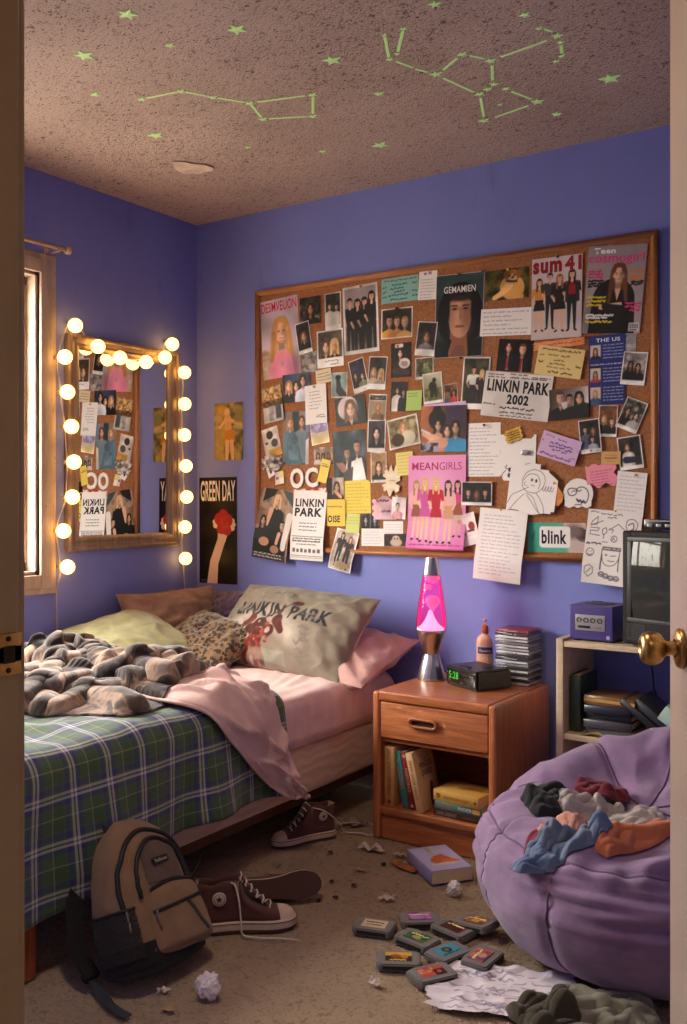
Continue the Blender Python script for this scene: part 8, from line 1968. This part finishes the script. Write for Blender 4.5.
# upper zip arc (black) around the main compartment
arc = [on_front(.155 * math.cos(R(a)) , .19 + .215 * max(0, math.sin(R(a))) ** .8, .003) for a in range(186, -7, -6)]
b = MB(); b.tube(arc, .0075, 8); zz = b.build('main_zip', ZIP, bp)
b = MB(); q = arc[1]; b.box(q.x - .004, q.x + .004, q.y - .012, q.y - .006, q.z - .03, q.z + .004, .001); b.tube([(q.x, q.y - .01, q.z - .03), (q.x - .004, q.y - .012, q.z - .06)], .003, 6); b.build('zip_pull', ZM, zz)
arc2 = [on_front(.115 * math.cos(R(a)) + .012, .235 + .140 * max(-.2, math.sin(R(a))), .005) for a in range(190, -11, -8)]
b = MB(); b.tube(arc2, .0065, 8); b.build('upper_pocket_zip', ZIP, bp)
# grey panel with sewn label
def panel(u, v): x = -.062 + .155 * u; z = .245 + .115 * v * (1 - .25 * (2 * u - 1) ** 2); return on_front(x, z, .0035)
b = MB(); b.grid(panel, 16, 12); pn = b.build('grey_panel', BGREY, bp)
c0 = on_front(.012, .305, .008); b = MB(); b.box(-.034, .034, -.002, .002, -.010, .010, .001, mat=T(c0.x, c0.y, c0.z, R(-18), R(-4))); pl2 = b.build('sewn_label', M('label_black', (20, 19, 20), .6), pn)
b = MB(); flat_text(b, 'Redhouse', .052, .011, T(c0.x, c0.y - .003, c0.z, R(-18), R(-4)) @ T(0, 0, 0, PI / 2), 0, .01); b.build('lettering', M('label_thread', (176, 164, 150), .7), pl2)
# front pocket: a second smaller volume
def pocket(u, v):
    a = PI * (1 + u); r = sqr(a, 3.0); k = math.sin(min(1, v / .16) * PI / 2) ** .6 if v < .16 else (math.cos((v - .72) / .28 * PI / 2) ** .55 if v > .72 else 1)
    x = .035 + .125 * r * math.cos(a) * (.45 + .55 * k if v > .5 else .9 + .1 * k) * (1 - .10 * max(0, v - .4)); z = .040 + .215 * v
    y = -.070 - .075 * abs(math.sin(a)) * r * k * (1 - .25 * v) + .02 * (v - .3)
    q = .004 * nz3(x * 18, z * 18, 3); return (x, y - q, z)
b = MB(); b.grid(pocket, 48, 36); pk = b.build('front_pocket', BT, bp); solidify(pk, .004)
def on_pocket(u, v, off=.004): q = Vector(pocket(u, v)); a = PI * (1 + u); return Vector((q.x + off * math.cos(a) * .5, q.y - off, q.z + off * .4 * (v > .7)))
b = MB(); b.tube([on_pocket(.08, .10 + .70 * k / 12) for k in range(13)] + [on_pocket(.08 + .84 * k / 16, .80 + .12 * math.sin(PI * k / 16)) for k in range(17)] + [on_pocket(.92, .80 - .12 * k / 4) for k in range(5)], .0060, 8); zk = b.build('pocket_zip', ZIP, pk)
b = MB(); q = on_pocket(.08, .12, .01); b.box(q.x - .003, q.x + .003, q.y - .004, q.y, q.z - .02, q.z + .004, .001); b.build('zip_pull', ZM, zk)
b = MB(); b.tube([on_pocket(.2 + .66 * k / 14, .58 + .08 * k / 14) for k in range(15)], .0050, 8); zk2 = b.build('slip_zip', ZIP, pk)
b = MB(); q = on_pocket(.22, .58, .008); b.box(q.x - .004, q.x + .004, q.y - .005, q.y, q.z - .028, q.z + .004, .001); b.tube([q, q + Vector((.002, -.004, -.05))], .003, 6); b.build('zip_pull', ZM, zk2)
b = MB(); b.ribbon([on_pocket(.55 + .12 * k / 8, .60 - .44 * k / 8, .005) for k in range(9)], .010, (0, -1, .2), .003); b.build('bungee_strap', STRAP, pk)
# mesh side pocket
m, t = newmat('black_mesh'); o_ = t.uv(); v = t.add('ShaderNodeTexVoronoi'); v.inputs['Scale'].default_value = 34; t.link(o_, v.inputs['Vector'])
t.col((40, 36, 35)); hole = t.math('LESS_THAN', v.outputs['Distance'], .36); al = t.math('SUBTRACT', 1.0, t.math('MULTIPLY', hole, .8)); t.link(al, t.b.inputs['Alpha']); t.b.inputs['Roughness'].default_value = .9
def side(u, v): q = Vector(fb_(.44 + .20 * u, .13 + .30 * v)); a = 2 * PI * (.44 + .20 * u); return (q.x + .010 * math.cos(a), q.y + .010 * math.sin(a), q.z)
b = MB(); b.grid(side, 20, 16); mp = b.build('mesh_pocket', m, bp); set_uv(mp, [(i / 19, j / 15) for j in range(16) for i in range(20)])
b = MB(); b.tube([side(k / 14, 1.0) for k in range(15)], .0045, 8); b.build('elastic_hem', ZIP, mp)
# haul loop, shoulder straps and loose webbing
top = Vector((0, .02, .455))
b = MB(); b.ribbon(smooth_path([top + Vector((-.035, .02, -.02)), top + Vector((-.040, .022, .020)), top + Vector((-.020, .020, .065)), top + Vector((.020, .020, .065)), top + Vector((.040, .022, .020)), top + Vector((.037, .02, -.02))], 5), .024, (0, -1, 0), .005); b.build('haul_loop', STRAP, bp)
for sx in (-1, 1):
    b = MB(); b.ribbon(smooth_path([Vector((sx * .05, .06, .43)), Vector((sx * .09, .10, .38)), Vector((sx * .13, .13, .26)), Vector((sx * .16, .12, .13)), Vector((sx * .165, .08, .05))], 5), .055, (0, 1, .1), .012); b.build('shoulder_strap', BK, bp)
bpI = bp.matrix_world.inverted()
b = MB(); b.ribbon([bpI @ Vector(q) for q in smooth_path([on_floor(92, 988) + Vector((0, 0, .02)), on_floor(103, 1000) + Vector((0, 0, .012)), on_floor(112, 1010) + Vector((0, 0, .006)), on_floor(128, 1019) + Vector((0, 0, .004))], 5)], .026, bpI.to_3x3() @ Vector((0, 0, 1)), .004); b.build('loose_webbing', STRAP, bp)
b = MB(); b.sphere(tuple(bpI @ (on_floor(90, 986) + Vector((0, 0, .022)))), (.03, .02, .02), 14, 8); b.build('strap_buckle', BK, bp)

# pale cable and plastic bits under the bed
b = MB(); b.tube(smooth_path([on_floor(196, 862) + Vector((0, 0, .05)), on_floor(200, 868) + Vector((0, 0, .03)), on_floor(192, 876) + Vector((0, 0, .006)), on_floor(182, 882) + Vector((0, 0, .004))], 6), .004, 8); tag(b.build('cable', M('grey_cable', (120, 114, 106), .5)), 'thin grey cable end on the floor between bed and backpack', 'cable')
scrap(352, 825, .12, .05, R(20), 'translucent crumpled wrapper at the foot of the nightstand', 14, (150, 130, 116), .02, 'wrapper')
HALL_FILL_ES = 12.0
# ================================================================== camera, daylight, world
cd = bpy.data.cameras.new('camera'); cam = bpy.data.objects.new('camera', cd); COL.objects.link(cam)
cam.location = CAM; cam.rotation_euler = (PI / 2, 0, YAW)
cd.sensor_fit = 'VERTICAL'; cd.sensor_height = 36.0; cd.lens = FPX / 1024 * 36.0; cd.shift_y = (HY - 512) / 1024.0
cd.clip_start = .02
SC.camera = cam
w = bpy.data.worlds.new('sky'); SC.world = w; w.use_nodes = True
wn = w.node_tree.nodes; wl = w.node_tree.links; bg = wn['Background']; bg.inputs['Strength'].default_value = 20.0
tc = wn.new('ShaderNodeTexCoord'); sx_ = wn.new('ShaderNodeSeparateXYZ'); rp = wn.new('ShaderNodeValToRGB'); mr = wn.new('ShaderNodeMapRange')
mr.inputs['From Min'].default_value = -1; mr.inputs['From Max'].default_value = 1
rp.color_ramp.elements[0].position = .46; rp.color_ramp.elements[0].color = (.40, .35, .29, 1); rp.color_ramp.elements[1].position = 1.0; rp.color_ramp.elements[1].color = (1.9, 1.85, 1.85, 1)
e_ = rp.color_ramp.elements.new(.52); e_.color = (1.0, .94, .88, 1); e_ = rp.color_ramp.elements.new(.75); e_.color = (1.6, 1.53, 1.5, 1)
wl.new(tc.outputs['Generated'], sx_.inputs[0]); wl.new(sx_.outputs[2], mr.inputs['Value']); wl.new(mr.outputs['Result'], rp.inputs['Fac']); wl.new(rp.outputs['Color'], bg.inputs['Color'])
# hall fill lamp added behind the viewer, out of view, against the dim floor
hl = empty('added_hall_lamp', 'unseen round frosted lamp added in the hall as fill light', 'lamp', (2.9, -3.55, H_CEIL))
b = MB(); b.lathe([(0, 0), (.15, 0), (.15, -.02), (.14, -.025), (0, -.025)], 40, cap=False); b.build('added_lamp_base', M('lamp_white_metal', (220, 214, 206), .4), hl)
b = MB(); b.lathe([(.135, -.025), (.135, -.05), (.11, -.075), (.06, -.09), (0, -.094)], 40, cap=False); b.build('added_lamp_shade', M('added_lit_glass', (255, 244, 226), .5, emit=(255, 214, 168), es=HALL_FILL_ES), hl)
# light portal in the window opening: guides the daylight, emits nothing of its own
pl = bpy.data.lights.new('window_portal', 'AREA'); pl.shape = 'RECTANGLE'; pl.size = WY1 - WY0; pl.size_y = WZ1 - WZ0
po = bpy.data.objects.new('window_portal', pl); COL.objects.link(po); po.location = (-.15, (WY0 + WY1) / 2, (WZ0 + WZ1) / 2); po.rotation_euler = (0, -PI / 2, 0)
pl.cycles.is_portal = True
SC.view_settings.view_transform = 'Standard'; SC.view_settings.look = 'None'; SC.view_settings.exposure = 0.50; SC.view_settings.gamma = 1.0
SC.view_settings.use_curve_mapping = False
SC.cycles.max_bounces = 10; SC.cycles.diffuse_bounces = 6; SC.cycles.transparent_max_bounces = 12; SC.cycles.use_denoising = True
SC.cycles.sample_clamp_indirect = 6.0
